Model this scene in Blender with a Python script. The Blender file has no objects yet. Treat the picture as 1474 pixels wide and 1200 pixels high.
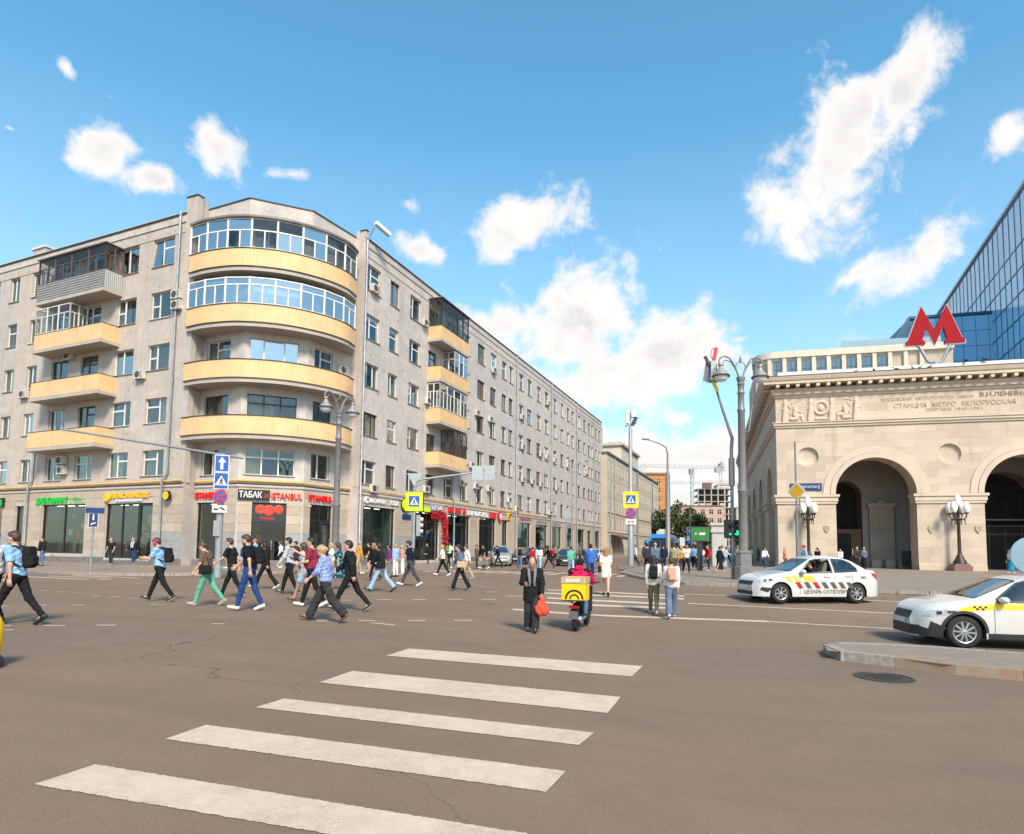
import bpy, bmesh, math, random
import numpy as np
from mathutils import Vector, Matrix
random.seed(7)
RNG = np.random.default_rng(11)
scene = bpy.context.scene
COL = scene.collection
PI = math.pi
R = math.radians

# ------------------------------------------------------------------ camera
cam_data = bpy.data.cameras.new('camera')
cam = bpy.data.objects.new('camera', cam_data)
COL.objects.link(cam)
cam_data.sensor_width = 36.0
cam_data.lens = 36.0 * 920.0 / 1474.0
cam_data.shift_y = 117.0 / 1474.0
cam_data.clip_start = 0.1
cam_data.clip_end = 8000.0
cam.matrix_world = Matrix.Translation((0, 0, 1.55)) @ (Matrix.Rotation(PI / 2 + R(4.4), 4, 'X') @ Matrix.Rotation(R(0.65), 4, 'Z'))
scene.camera = cam
scene.render.resolution_x = 1024
scene.render.resolution_y = 834

# ------------------------------------------------------------------ sky and sun
SUN_EL, SUN_AZ = 42.0, 164.0          # azimuth clockwise from +Y: behind the camera, a little to the right
world = bpy.data.worlds.new('World')
scene.world = world
world.use_nodes = True
wn = world.node_tree
for n in list(wn.nodes):
 wn.nodes.remove(n)

def wnode(t, **k):
 n = wn.nodes.new(t)
 for a, b in k.items():
  setattr(n, a, b)
 return n

def wmath(op, a, b=None, c=None, clamp=False):
 n = wnode('ShaderNodeMath', operation=op, use_clamp=clamp)
 for i, v in enumerate((a, b, c)):
  if v is None:
   continue
  if isinstance(v, (int, float)):
   n.inputs[i].default_value = v
  else:
   wn.links.new(v, n.inputs[i])
 return n.outputs[0]

sky = wnode('ShaderNodeTexSky', sky_type='NISHITA')
sky.sun_disc = False
sky.sun_elevation = R(SUN_EL)
sky.sun_rotation = R(SUN_AZ)
sky.air_density = 1.0
sky.dust_density = 0.6
sky.ozone_density = 2.2
hs = wnode('ShaderNodeHueSaturation')
hs.inputs['Hue'].default_value = 0.485
hs.inputs['Saturation'].default_value = 1.17
hs.inputs['Value'].default_value = 1.60
wn.links.new(sky.outputs[0], hs.inputs['Color'])
tcw = wnode('ShaderNodeTexCoord')
sep = wnode('ShaderNodeSeparateXYZ')
wn.links.new(tcw.outputs['Generated'], sep.inputs[0])
az = wmath('ARCTAN2', sep.outputs[0], sep.outputs[1])
el = wmath('ARCSINE', sep.outputs[2])
# turbulence that frays the cloud outlines
nz = wnode('ShaderNodeTexNoise')
nz.inputs['Scale'].default_value = 13.0
nz.inputs['Detail'].default_value = 9.0
nz.inputs['Roughness'].default_value = 0.62
nz.inputs['Distortion'].default_value = 0.25
wn.links.new(tcw.outputs['Generated'], nz.inputs['Vector'])
nz2 = wnode('ShaderNodeTexNoise')
nz2.inputs['Scale'].default_value = 34.0
nz2.inputs['Detail'].default_value = 6.0
wn.links.new(tcw.outputs['Generated'], nz2.inputs['Vector'])
turb = wmath('ADD', wmath('MULTIPLY', wmath('SUBTRACT', nz.outputs[0], 0.5), 3.6),
             wmath('MULTIPLY', wmath('SUBTRACT', nz2.outputs[0], 0.5), 1.0))
# single cumulus clouds: azimuth, elevation, half extents (degrees), body
CLOUDS = [(-36.48, 31.88, 1.03, 0.66, -25, 0.75), (-33.6, 31.28, 1.2, 0.41, -15, 0.55), (-34.11, 27.9, 2.39, 1.54, 30, 1.1), (-30.52, 27.11, 2.27, 0.99, 5, 1.0), (-26.33, 30.32, 2.46, 1.6, -20, 1.1), (-20.93, 29.42, 2.42, 0.66, 8, 0.6), (-10.05, 28.58, 1.89, 0.91, 0, 0.6), (-8.25, 25.3, 2.79, 1.07, -12, 0.95), (0.88, 27.48, 5.4, 2.18, 12, 1.15), (-0.94, 19.42, 5.09, 2.07, 8, 0.95), (5.1, 19.41, 6.24, 4.08, 35, 1.25), (13.46, 17.07, 5.05, 3.3, 8, 1.25), (8.87, 15.21, 7.83, 2.71, 0, 1.15), (19.89, 17.56, 1.89, 0.61, 0, 0.6), (15.19, 11.3, 1.98, 1.06, 8, 0.9), (32.53, 32.43, 3.58, 2.02, 48, 1.15), (27.21, 29.12, 5.38, 3.3, 42, 1.3), (24.75, 26.25, 4.12, 1.64, 50, 0.9), (38.48, 27.93, 1.95, 1.14, 40, 0.8), (33.51, 22.1, 5.44, 1.96, 38, 1.0), (28.74, 21.32, 2.88, 1.0, 30, 0.5), (7.32, 13.15, 3.7, 0.96, -5, 0.7), (10.08, 7.94, 7.68, 2.68, 0, 1.1), (16.62, 8.1, 4.5, 3.08, 10, 1.1), (13.07, 4.25, 9.06, 2.43, 0, 0.9), (-39.69, 27.48, 0.55, 0.24, 0, 0.4), (-17.49, 23.61, 1.77, 0.42, 0, 0.4)]
field = None
for a, e, ra, re, tilt, body in CLOUDS:
 da = wmath('SUBTRACT', az, R(a))
 de = wmath('SUBTRACT', el, R(e))
 ct, st = math.cos(R(tilt)), math.sin(R(tilt))
 p = wmath('ADD', wmath('MULTIPLY', da, ct / R(ra)), wmath('MULTIPLY', de, st / R(ra)))
 q = wmath('ADD', wmath('MULTIPLY', de, ct / R(re)), wmath('MULTIPLY', da, -st / R(re)))
 d = wmath('SQRT', wmath('ADD', wmath('MULTIPLY', p, p), wmath('MULTIPLY', q, q)))
 m = wmath('SUBTRACT', body, d)
 field = m if field is None else wmath('MAXIMUM', field, m)
# the same kind of fair-weather cloud goes on over the rest of the sky
big = wnode('ShaderNodeTexNoise')
big.inputs['Scale'].default_value = 3.4
big.inputs['Detail'].default_value = 3.0
wn.links.new(tcw.outputs['Generated'], big.inputs['Vector'])
gen = wmath('MULTIPLY', wmath('SUBTRACT', big.outputs[0], 0.63), 7.0)
behind = wmath('MULTIPLY_ADD', sep.outputs[1], -4.0, 0.4, clamp=True)
gen = wmath('ADD', wmath('MULTIPLY', gen, behind), wmath('MULTIPLY', wmath('SUBTRACT', 1.0, behind), -3.0))
field = wmath('MAXIMUM', field, gen)
field = wmath('ADD', field, turb)
mr = wnode('ShaderNodeMapRange', interpolation_type='SMOOTHSTEP')
wn.links.new(field, mr.inputs[0])
mr.inputs[1].default_value = -0.22
mr.inputs[2].default_value = 0.70
cov = mr.outputs[0]
# low haze veil near the horizon
veil = wmath('MULTIPLY', wmath('SUBTRACT', 1.0, wmath('DIVIDE', el, R(34.0)), clamp=True), 0.62)
veil = wmath('MULTIPLY', veil, wmath('MULTIPLY_ADD', nz.outputs[0], 1.1, 0.3, clamp=True))
# cloud light: bright bodies, greyer underside where the cloud is thick
thick = wnode('ShaderNodeMapRange', interpolation_type='SMOOTHSTEP')
wn.links.new(field, thick.inputs[0])
thick.inputs[1].default_value = 0.35
thick.inputs[2].default_value = 1.3
tn = wnode('ShaderNodeTexNoise')
tn.inputs['Scale'].default_value = 7.0
tn.inputs['Detail'].default_value = 5.0
mpw = wnode('ShaderNodeMapping')
mpw.inputs['Location'].default_value = (3.1, 1.7, 0.4)
wn.links.new(tcw.outputs['Generated'], mpw.inputs[0])
wn.links.new(mpw.outputs[0], tn.inputs['Vector'])
mpu = wnode('ShaderNodeMapping')
mpu.inputs['Location'].default_value = (0.0, 0.0, 0.035)
wn.links.new(tcw.outputs['Generated'], mpu.inputs[0])
nzu = wnode('ShaderNodeTexNoise')
for _k, _v in (('Scale', 13.0), ('Detail', 5.0), ('Roughness', 0.6), ('Distortion', 0.25)):
 nzu.inputs[_k].default_value = _v
wn.links.new(mpu.outputs[0], nzu.inputs['Vector'])
# cloud overhead of a point takes its light away
under = wmath('MULTIPLY_ADD', wmath('SUBTRACT', nzu.outputs[0], nz.outputs[0]), 3.4, 0.34, clamp=True)
shade = wmath('MULTIPLY', thick.outputs[0], wmath('MAXIMUM', under, wmath('MULTIPLY_ADD', tn.outputs[0], 2.0, -0.75, clamp=True)))
ccol = wnode('ShaderNodeMix', data_type='RGBA')
wn.links.new(shade, ccol.inputs['Factor'])
ccol.inputs['A'].default_value = (6.0, 5.85, 5.7, 1)
ccol.inputs['B'].default_value = (4.0, 3.9, 3.95, 1)
tint = wnode('ShaderNodeMix', data_type='RGBA', blend_type='MULTIPLY')
tint.inputs['Factor'].default_value = 1.0
wn.links.new(hs.outputs[0], tint.inputs['A'])
tint.inputs['B'].default_value = (0.90, 1.04, 1.0, 1)
vcol = wnode('ShaderNodeMix', data_type='RGBA')
wn.links.new(veil, vcol.inputs['Factor'])
wn.links.new(tint.outputs['Result'], vcol.inputs['A'])
vcol.inputs['B'].default_value = (4.3, 4.5, 4.65, 1)
mixc = wnode('ShaderNodeMix', data_type='RGBA')
wn.links.new(cov, mixc.inputs['Factor'])
wn.links.new(vcol.outputs['Result'], mixc.inputs['A'])
wn.links.new(ccol.outputs['Result'], mixc.inputs['B'])
bg = wnode('ShaderNodeBackground')
bg.inputs['Strength'].default_value = 0.10
wn.links.new(mixc.outputs['Result'], bg.inputs['Color'])
wo = wnode('ShaderNodeOutputWorld')
wn.links.new(bg.outputs[0], wo.inputs[0])

sun_data = bpy.data.lights.new('sun', 'SUN')
sun = bpy.data.objects.new('sun', sun_data)
COL.objects.link(sun)
sun_data.energy = 3.2
sun_data.angle = R(13.0)
sun_data.color = (1.0, 0.875, 0.72)
_sd = Vector((math.sin(R(SUN_AZ)) * math.cos(R(SUN_EL)), math.cos(R(SUN_AZ)) * math.cos(R(SUN_EL)), math.sin(R(SUN_EL))))
sun.rotation_euler = _sd.to_track_quat('Z', 'Y').to_euler()

scene.view_settings.view_transform = 'Standard'
scene.view_settings.look = 'None'
scene.view_settings.gamma = 1.0
scene.view_settings.use_curve_mapping = False
scene.view_settings.exposure = 0.80

# ------------------------------------------------------------------ helpers
def ss(a, b, x):
 t = np.clip((np.asarray(x, float) - a) / (b - a), 0, 1)
 return t * t * (3 - 2 * t)

def gh(x, y):
 """height of the road surface: it drains towards the right foreground"""
 return float(-0.38 * np.clip((x + 5.5) / 7.7, 0, 1) * (1 - ss(16, 25, y)))

class MB:
 """collects faces and links them as one mesh"""
 def __init__(s):
  s.v, s.f, s.m = [], [], []
 def add(s, vs, fs, m=0):
  o = len(s.v)
  s.v += [tuple(p) for p in vs]
  for f in fs:
   s.f.append(tuple(i + o for i in f))
   s.m.append(m)
  return s
 def quad(s, a, b, c, d, m=0):
  return s.add([a, b, c, d], [(0, 1, 2, 3)], m)
 def box(s, x0, x1, y0, y1, z0, z1, m=0):
  return s.add([(x0, y0, z0), (x1, y0, z0), (x1, y1, z0), (x0, y1, z0), (x0, y0, z1), (x1, y0, z1), (x1, y1, z1), (x0, y1, z1)],
                     [(0, 3, 2, 1), (4, 5, 6, 7), (0, 1, 5, 4), (1, 2, 6, 5), (2, 3, 7, 6), (3, 0, 4, 7)], m)
 def bar(s, p0, p1, w, h, m=0, up=(0, 0, 1)):
  p0, p1, up = Vector(p0), Vector(p1), Vector(up)
  d = (p1 - p0).normalized()
  a = d.cross(up)
  if a.length < 1e-4:
   a = d.cross(Vector((1, 0, 0)))
  a.normalize(); b = a.cross(d)
  vs = []
  for p in (p0, p1):
   for i, j in ((-1, -1), (1, -1), (1, 1), (-1, 1)):
    vs.append(p + a * (i * w / 2) + b * (j * h / 2))
  return s.add(vs, [(0, 1, 2, 3), (7, 6, 5, 4), (0, 4, 5, 1), (1, 5, 6, 2), (2, 6, 7, 3), (3, 7, 4, 0)], m)
 def tube(s, pts, r, n=10, m=0, caps=True):
  pts = [Vector(p) for p in pts]
  rr = r if isinstance(r, (list, tuple)) else [r] * len(pts)
  rings = []
  prev = None
  for i, p in enumerate(pts):
   d = (pts[min(i + 1, len(pts) - 1)] - pts[max(i - 1, 0)]).normalized()
   if prev is None:
    a = d.cross(Vector((0, 0, 1)))
    if a.length < 1e-3:
     a = d.cross(Vector((0, 1, 0)))
   else:
    a = prev - d * prev.dot(d)
   a.normalize(); prev = a
   b = d.cross(a)
   rings.append([p + a * (rr[i] * math.cos(2 * PI * k / n)) + b * (rr[i] * math.sin(2 * PI * k / n)) for k in range(n)])
  vs = [q for g in rings for q in g]
  fs = []
  for i in range(len(pts) - 1):
   for k in range(n):
    k2 = (k + 1) % n
    fs.append((i * n + k, i * n + k2, (i + 1) * n + k2, (i + 1) * n + k))
  if caps:
   fs.append(tuple(range(n - 1, -1, -1)))
   fs.append(tuple((len(pts) - 1) * n + k for k in range(n)))
  return s.add(vs, fs, m)
 def lathe(s, prof, c=(0, 0, 0), n=20, m=0, axis='z', sq=1.0):
  vs, fs = [], []
  for r, h in prof:
   for k in range(n):
    a = 2 * PI * k / n
    if axis == 'z':
     vs.append((c[0] + r * math.cos(a), c[1] + r * math.sin(a) * sq, c[2] + h))
    elif axis == 'y':
     vs.append((c[0] + r * math.cos(a), c[1] + h, c[2] + r * math.sin(a)))
    else:
     vs.append((c[0] + h, c[1] + r * math.cos(a), c[2] + r * math.sin(a)))
  for i in range(len(prof) - 1):
   for k in range(n):
    k2 = (k + 1) % n
    f = (i * n + k, i * n + k2, (i + 1) * n + k2, (i + 1) * n + k)
    fs.append(f if axis != 'y' else f[::-1])
  if prof[0][0] > 1e-6:
   fs.append(tuple(range(n - 1, -1, -1)))
  if prof[-1][0] > 1e-6:
   fs.append(tuple((len(prof) - 1) * n + k for k in range(n)))
  return s.add(vs, fs, m)
 def prism(s, poly, z0, z1, m=0, tr=None):
  """poly in xy, extruded z0..z1 (tr maps every point)"""
  n = len(poly)
  ar = sum(poly[i][0] * poly[(i + 1) % n][1] - poly[(i + 1) % n][0] * poly[i][1] for i in range(n))
  if ar < 0:
   poly = poly[::-1]
  vs = [(x, y, z0) for x, y in poly] + [(x, y, z1) for x, y in poly]
  if tr:
   vs = [tr(p) for p in vs]
  fs = [tuple(range(n - 1, -1, -1)), tuple(range(n, 2 * n))]
  fs += [(i, (i + 1) % n, n + (i + 1) % n, n + i) for i in range(n)]
  return s.add(vs, fs, m)
 def sweep(s, line, prof, m=0, closed=False):
  """profile [(out, z)] swept along a plan polyline; out is to the right of travel"""
  L = [Vector((p[0], p[1])) for p in line]
  n = len(L)
  def nrm(a, b):
   d = (b - a).normalized()
   return Vector((d.y, -d.x))
  offs = []
  for i in range(n):
   if i == 0:
    o = nrm(L[0], L[1])
   elif i == n - 1:
    o = nrm(L[-2], L[-1])
   else:
    a, b = nrm(L[i - 1], L[i]), nrm(L[i], L[i + 1])
    o = (a + b)
    o = o / max(0.25, o.dot(a))
   offs.append(o)
  k = len(prof)
  vs = []
  for i in range(n):
   for o, z in prof:
    q = L[i] + offs[i] * o
    vs.append((q.x, q.y, z))
  fs = []
  for i in range(n - 1):
   for j in range(k):
    j2 = (j + 1) % k
    fs.append((i * k + j, i * k + j2, (i + 1) * k + j2, (i + 1) * k + j))
  fs.append(tuple(range(k - 1, -1, -1)))
  fs.append(tuple((n - 1) * k + j for j in range(k)))
  return s.add(vs, fs, m)
 def ball(s, c, r, n=12, m=0, sc=(1, 1, 1)):
  prof = [(max(1e-4, math.sin(PI * i / (n // 2 + 2))) if 0 < i < n // 2 + 2 else 1e-7, -math.cos(PI * i / (n // 2 + 2))) for i in range(n // 2 + 3)]
  o = len(s.v)
  s.lathe([(a * r, b * r) for a, b in prof], (0, 0, 0), n, m)
  for i in range(o, len(s.v)):
   v = s.v[i]
   s.v[i] = (c[0] + v[0] * sc[0], c[1] + v[1] * sc[1], c[2] + v[2] * sc[2])
  return s
 def mesh(s, name, mats, smooth=False):
  me = bpy.data.meshes.new(name)
  me.from_pydata(s.v, [], s.f)
  if not isinstance(mats, (list, tuple)):
   mats = [mats]
  for q in mats:
   me.materials.append(MAT[q] if isinstance(q, str) else q)
  if len(mats) > 1:
   me.polygons.foreach_set('material_index', s.m)
  if smooth:
   shade(me, smooth if isinstance(smooth, (int, float)) and not isinstance(smooth, bool) else 40)
  me.update()
  return me

def shade(me, ang=40):
 me.polygons.foreach_set('use_smooth', [True] * len(me.polygons))
 if ang < 179:
  me.set_sharp_from_angle(angle=R(ang))

def obj(name, me, parent=None, loc=(0, 0, 0), rot=(0, 0, 0), sc=None, kind=None, label=None):
 o = bpy.data.objects.new(name, me)
 COL.objects.link(o)
 if parent is not None:
  o.parent = parent
 o.location = loc
 o.rotation_euler = rot if not isinstance(rot, (int, float)) else (0, 0, rot)
 if sc is not None:
  o.scale = sc if not isinstance(sc, (int, float)) else (sc, sc, sc)
 if kind:
  o['kind'] = kind
 if label:
  o['label'] = label
 return o

def tag(o, label, cat, group=None):
 o['label'] = label
 o['category'] = cat
 if group:
  o['group'] = group
 return o

def thing(name, label, cat, loc=(0, 0, 0), rot=0.0, group=None, sc=None):
 o = bpy.data.objects.new(name, None)
 o.empty_display_size = 0.2
 COL.objects.link(o)
 o.location = loc
 o.rotation_euler = (0, 0, rot)
 if sc:
  o.scale = (sc, sc, sc)
 return tag(o, label, cat, group)

def copy_tree(o, loc, rot, label=None, group=None, sc=None):
 c = o.copy(); COL.objects.link(c)
 c.location = loc; c.rotation_euler = (0, 0, rot)
 if sc: c.scale = (sc, sc, sc)
 if label: c['label'] = label
 if group: c['group'] = group
 for ch in o.children:
  d = ch.copy(); COL.objects.link(d); d.parent = c
  for g in ch.children:
   e = g.copy(); COL.objects.link(e); e.parent = d
 return c

_deps = None
def text_mb(txt, size, depth=0.0, bold=0.0, align='CENTER', sx=1.0, shear=0.0):
 """letters as a mesh builder in the xz plane (x right, z up, front at -y)"""
 cu = bpy.data.curves.new('lettering', 'FONT')
 cu.body = txt
 cu.size = size
 cu.extrude = depth / 2
 cu.offset = bold
 cu.align_x = align
 cu.shear = shear
 cu.resolution_u = 3
 to = bpy.data.objects.new('lettering_tmp', cu)
 COL.objects.link(to)
 me = bpy.data.meshes.new_from_object(to)
 mb = MB()
 mb.v = [(v.co.x * sx, -v.co.z, v.co.y) for v in me.vertices]
 mb.f = [tuple(p.vertices) for p in me.polygons]
 mb.m = [0] * len(mb.f)
 bpy.data.objects.remove(to)
 bpy.data.meshes.remove(me)
 bpy.data.curves.remove(cu)
 return mb

class Frame:
 """a wall's own axes: u to the right as seen from outside, y into the wall, z up"""
 def __init__(s, o, d, root=(0, 0)):
  s.o = Vector((o[0], o[1])); s.d = Vector((d[0], d[1])).normalized()
  s.root = Vector((root[0], root[1]))
  s.ang = math.atan2(s.d.y, s.d.x)
  s.n = Vector((-s.d.y, s.d.x))          # into the wall
 def w(s, u, y=0.0):
  return s.o + s.d * u + s.n * y
 def loc(s, u=0.0, y=0.0, z=0.0):
  q = s.w(u, y) - s.root
  return (q.x, q.y, z)
 def wloc(s, u=0.0, y=0.0, z=0.0):
  q = s.w(u, y)
  return (q.x, q.y, z)

def wall_mb(u0, u1, z0, z1, holes, depth=0.36, m=0, mr=0):
 """a wall face at y=0 with rectangular openings and their reveals"""
 us = sorted({u0, u1, *[h[0] for h in holes], *[h[1] for h in holes]})
 zs = sorted({z0, z1, *[h[2] for h in holes], *[h[3] for h in holes]})
 us = [u for u in us if u0 <= u <= u1]; zs = [z for z in zs if z0 <= z <= z1]
 mb = MB()
 for i in range(len(us) - 1):
  run = None
  for j in range(len(zs) - 1):
   uc, zc = (us[i] + us[i + 1]) / 2, (zs[j] + zs[j + 1]) / 2
   solid = not any(h[0] < uc < h[1] and h[2] < zc < h[3] for h in holes)
   if solid:
    if run is None:
     run = zs[j]
   if (not solid or j == len(zs) - 2) and run is not None:
    top = zs[j] if not solid else zs[j + 1]
    mb.quad((us[i], 0, run), (us[i + 1], 0, run), (us[i + 1], 0, top), (us[i], 0, top), m)
    run = None
 for a, b, c, d in [h[:4] for h in holes]:
  mb.quad((a, 0, c), (a, 0, d), (a, depth, d), (a, depth, c), mr)
  mb.quad((b, 0, d), (b, 0, c), (b, depth, c), (b, depth, d), mr)
  mb.quad((a, 0, d), (b, 0, d), (b, depth, d), (a, depth, d), mr)
  mb.quad((b, 0, c), (a, 0, c), (a, depth, c), (b, depth, c), mr)
 return mb

# ------------------------------------------------------------------ materials (procedural)
MAT = {}

def srgb(r, g, b):
 f = lambda c: (c / 255 / 12.92) if c / 255 <= 0.04045 else ((c / 255 + 0.055) / 1.055) ** 2.4
 return (f(r), f(g), f(b))

class NT:
 def __init__(s, name):
  s.mat = bpy.data.materials.new(name)
  s.mat.use_nodes = True
  s.t = s.mat.node_tree
  s.b = s.t.nodes['Principled BSDF']
  s.out = s.t.nodes['Material Output']
  s._pos = None
  MAT[name] = s.mat
 def n(s, t, **k):
  q = s.t.nodes.new(t)
  for a, b in k.items():
   setattr(q, a, b)
  return q
 def l(s, a, b):
  s.t.links.new(a, b)
 def pos(s):
  if s._pos is None:
   s._pos = s.n('ShaderNodeNewGeometry').outputs['Position']
  return s._pos
 def mathn(s, op, a, b=None, clamp=False, c=None):
  q = s.n('ShaderNodeMath', operation=op, use_clamp=clamp)
  for i, v in enumerate((a, b, c)):
   if v is None: continue
   if isinstance(v, (int, float)): q.inputs[i].default_value = v
   else: s.l(v, q.inputs[i])
  return q.outputs[0]
 def noise(s, scale, detail=4, rough=0.55, vec=None, sc=None):
  q = s.n('ShaderNodeTexNoise')
  q.inputs['Scale'].default_value = scale
  q.inputs['Detail'].default_value = detail
  q.inputs['Roughness'].default_value = rough
  v = vec if vec is not None else s.pos()
  if sc:
   mp = s.n('ShaderNodeMapping'); mp.inputs['Scale'].default_value = sc
   s.l(v, mp.inputs[0]); v = mp.outputs[0]
  s.l(v, q.inputs['Vector'])
  return q.outputs[0]
 def rng(s, v, a, b, c=0.0, d=1.0):
  q = s.n('ShaderNodeMapRange')
  s.l(v, q.inputs[0])
  for i, x in enumerate((a, b, c, d)):
   q.inputs[i + 1].default_value = x
  return q.outputs[0]
 def mix(s, f, a, b, mode='MIX'):
  q = s.n('ShaderNodeMix', data_type='RGBA', blend_type=mode)
  if isinstance(f, (int, float)): q.inputs['Factor'].default_value = f
  else: s.l(f, q.inputs['Factor'])
  for k, v in (('A', a), ('B', b)):
   if isinstance(v, (tuple, list)): q.inputs[k].default_value = (*v[:3], 1)
   else: s.l(v, q.inputs[k])
  return q.outputs['Result']
 def bump(s, h, strength=0.3, dist=0.02):
  q = s.n('ShaderNodeBump')
  q.inputs['Strength'].default_value = strength
  q.inputs['Distance'].default_value = dist
  s.l(h, q.inputs['Height'])
  s.l(q.outputs[0], s.b.inputs['Normal'])
 def col(s, v):
  if isinstance(v, (tuple, list)): s.b.inputs['Base Color'].default_value = (*v[:3], 1)
  else: s.l(v, s.b.inputs['Base Color'])
 def setp(s, **k):
  for a, b in k.items():
   s.b.inputs[a.replace('_', ' ')].default_value = b

def simple(name, c, rough=0.6, metal=0.0, var=0.12, scale=3.0, bump=0.0, bscale=40.0, spec=0.5, coat=0.0):
 q = NT(name)
 if var > 0:
  f = q.noise(scale, 5)
  f = q.rng(f, 0.3, 0.7)
  q.col(q.mix(f, tuple(x * (1 - var) for x in c), tuple(min(1, x * (1 + var)) for x in c)))
 else:
  q.col(c)
 q.setp(Roughness=rough, Metallic=metal, Specular_IOR_Level=spec)
 if coat: q.setp(Coat_Weight=coat, Coat_Roughness=0.05)
 if bump: q.bump(q.noise(bscale, 3), bump, 0.01)
 return q

# asphalt
def asphalt(name, base, warm):
 q = NT(name)
 big = q.rng(q.noise(0.13, 4), 0.32, 0.68)
 mid = q.rng(q.noise(1.1, 7, 0.7), 0.32, 0.68)
 fine = q.noise(75.0, 3, 0.85)
 spk = q.rng(q.noise(120.0, 1), 0.62, 0.70)
 pit = q.rng(q.noise(48.0, 2, 0.6), 0.60, 0.72)
 k = lambda f: tuple(min(1, x * f) for x in base)
 c = q.mix(big, k(.72), warm)
 c = q.mix(q.mathn('MULTIPLY', mid, 0.55), c, k(.62))
 # repaired areas of different age, with tar seams between them
 mp = q.n('ShaderNodeMapping'); mp.inputs['Rotation'].default_value = (0, 0, R(24)); mp.inputs['Scale'].default_value = (.10, .21, .2)
 q.l(q.pos(), mp.inputs[0])
 vc = q.n('ShaderNodeTexVoronoi', distance='CHEBYCHEV'); vc.inputs['Scale'].default_value = 1.0
 q.l(mp.outputs[0], vc.inputs['Vector'])
 sp_ = q.n('ShaderNodeSeparateColor'); q.l(vc.outputs['Color'], sp_.inputs[0])
 c = q.mix(q.mathn('MULTIPLY', q.rng(sp_.outputs[0], .2, 1.0), .34), c, k(.58))
 # darker wheel paths along the main road
 wp = q.rng(q.noise(1.0, 3, .5, vec=mp.outputs[0], sc=(.6, 6.0, 1)), .48, .68)
 c = q.mix(q.mathn('MULTIPLY', wp, .38), c, k(.55))
 c = q.mix(q.mathn('MULTIPLY', q.rng(fine, 0.28, 0.72), 0.50), c, k(.45))
 c = q.mix(q.mathn('MULTIPLY', pit, 0.45), c, k(.35))
 c = q.mix(q.mathn('MULTIPLY', spk, 0.42), c, k(1.9))
 coarse = q.rng(q.noise(26.0, 4, .75), .36, .66)
 c = q.mix(q.mathn('MULTIPLY', coarse, .34), c, k(.55))
 wob = q.n('ShaderNodeVectorMath', operation='ADD')
 q.l(q.pos(), wob.inputs[0])
 nzv = q.n('ShaderNodeTexNoise'); nzv.inputs['Scale'].default_value = 0.7; nzv.inputs['Detail'].default_value = 7
 q.l(q.pos(), nzv.inputs['Vector'])
 scn = q.n('ShaderNodeVectorMath', operation='SCALE'); scn.inputs['Scale'].default_value = 1.7
 q.l(nzv.outputs['Color'], scn.inputs[0]); q.l(scn.outputs[0], wob.inputs[1])
 vo = q.n('ShaderNodeTexVoronoi', feature='DISTANCE_TO_EDGE'); vo.inputs['Scale'].default_value = 0.15
 q.l(wob.outputs[0], vo.inputs['Vector'])
 cr = q.mathn('SUBTRACT', 1.0, q.rng(vo.outputs['Distance'], 0.0006, 0.0032))
 cr = q.mathn('MULTIPLY', cr, q.rng(q.noise(0.35, 4), 0.44, 0.60))
 c = q.mix(q.mathn('MULTIPLY', cr, 0.55), c, (0.030, 0.024, 0.019))
 drip = q.rng(q.noise(0.75, 3, 0.4), 0.62, 0.72)
 c = q.mix(q.mathn('MULTIPLY', drip, 0.30), c, k(.5))
 q.col(c)
 q.setp(Roughness=0.86, Specular_IOR_Level=0.3)
 q.bump(q.mathn('ADD', q.mathn('MULTIPLY', fine, 0.8), q.mathn('MULTIPLY', cr, -0.7)), 0.5, 0.014)
asphalt('asphalt', (0.270, 0.189, 0.131), (0.325, 0.228, 0.156))

# road paint, worn at the edges
q = NT('road_paint')
w1 = q.rng(q.noise(7.0, 6, 0.7), 0.25, 0.62)
w2 = q.rng(q.noise(60.0, 3, 0.75), 0.66, 0.74)
c = q.mix(w1, (0.47, 0.372, 0.285), (0.56, 0.452, 0.352))
c = q.mix(q.mathn('MULTIPLY', w2, 0.85), c, (0.17, 0.13, 0.10))
w3 = q.mathn('MULTIPLY', q.rng(q.noise(1.6, 5, .75), .44, .60), q.rng(q.noise(38, 3, .8), .42, .60))
c = q.mix(q.mathn('MULTIPLY', w3, 0.42), c, (0.22, 0.165, 0.125))
q.col(c); q.setp(Roughness=0.75)
q.bump(q.noise(70, 2), 0.3, 0.008)

# pavement with slab joints
q = NT('pavement_slabs')
br = q.n('ShaderNodeTexBrick')
mp = q.n('ShaderNodeMapping'); mp.inputs['Rotation'].default_value = (0, 0, R(-24))
q.l(q.pos(), mp.inputs[0]); q.l(mp.outputs[0], br.inputs['Vector'])
br.inputs['Scale'].default_value = 1.0
br.inputs['Brick Width'].default_value = 0.6; br.inputs['Row Height'].default_value = 0.3
br.inputs['Mortar Size'].default_value = 0.006
br.inputs['Color1'].default_value = (0.285, 0.218, 0.162, 1)
br.inputs['Color2'].default_value = (0.245, 0.188, 0.142, 1)
br.inputs['Mortar'].default_value = (0.12, 0.10, 0.085, 1)
st = q.rng(q.noise(0.5, 5), 0.35, 0.7)
c = q.mix(q.mathn('MULTIPLY', st, 0.35), br.outputs['Color'], (0.15, 0.125, 0.105))
q.col(c); q.setp(Roughness=0.8)
q.bump(q.noise(50, 2), 0.2, 0.006)

simple('granite_kerb', (0.29, 0.245, 0.205), 0.75, var=0.25, scale=9, bump=0.25)
q = NT('rusty_kerb')
f = q.rng(q.noise(3.2, 5, 0.6), 0.40, 0.60)
q.col(q.mix(f, (0.27, 0.22, 0.175), (0.29, 0.18, 0.105))); q.setp(Roughness=0.85)
q.bump(q.noise(40, 3), 0.3, 0.01)

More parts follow.
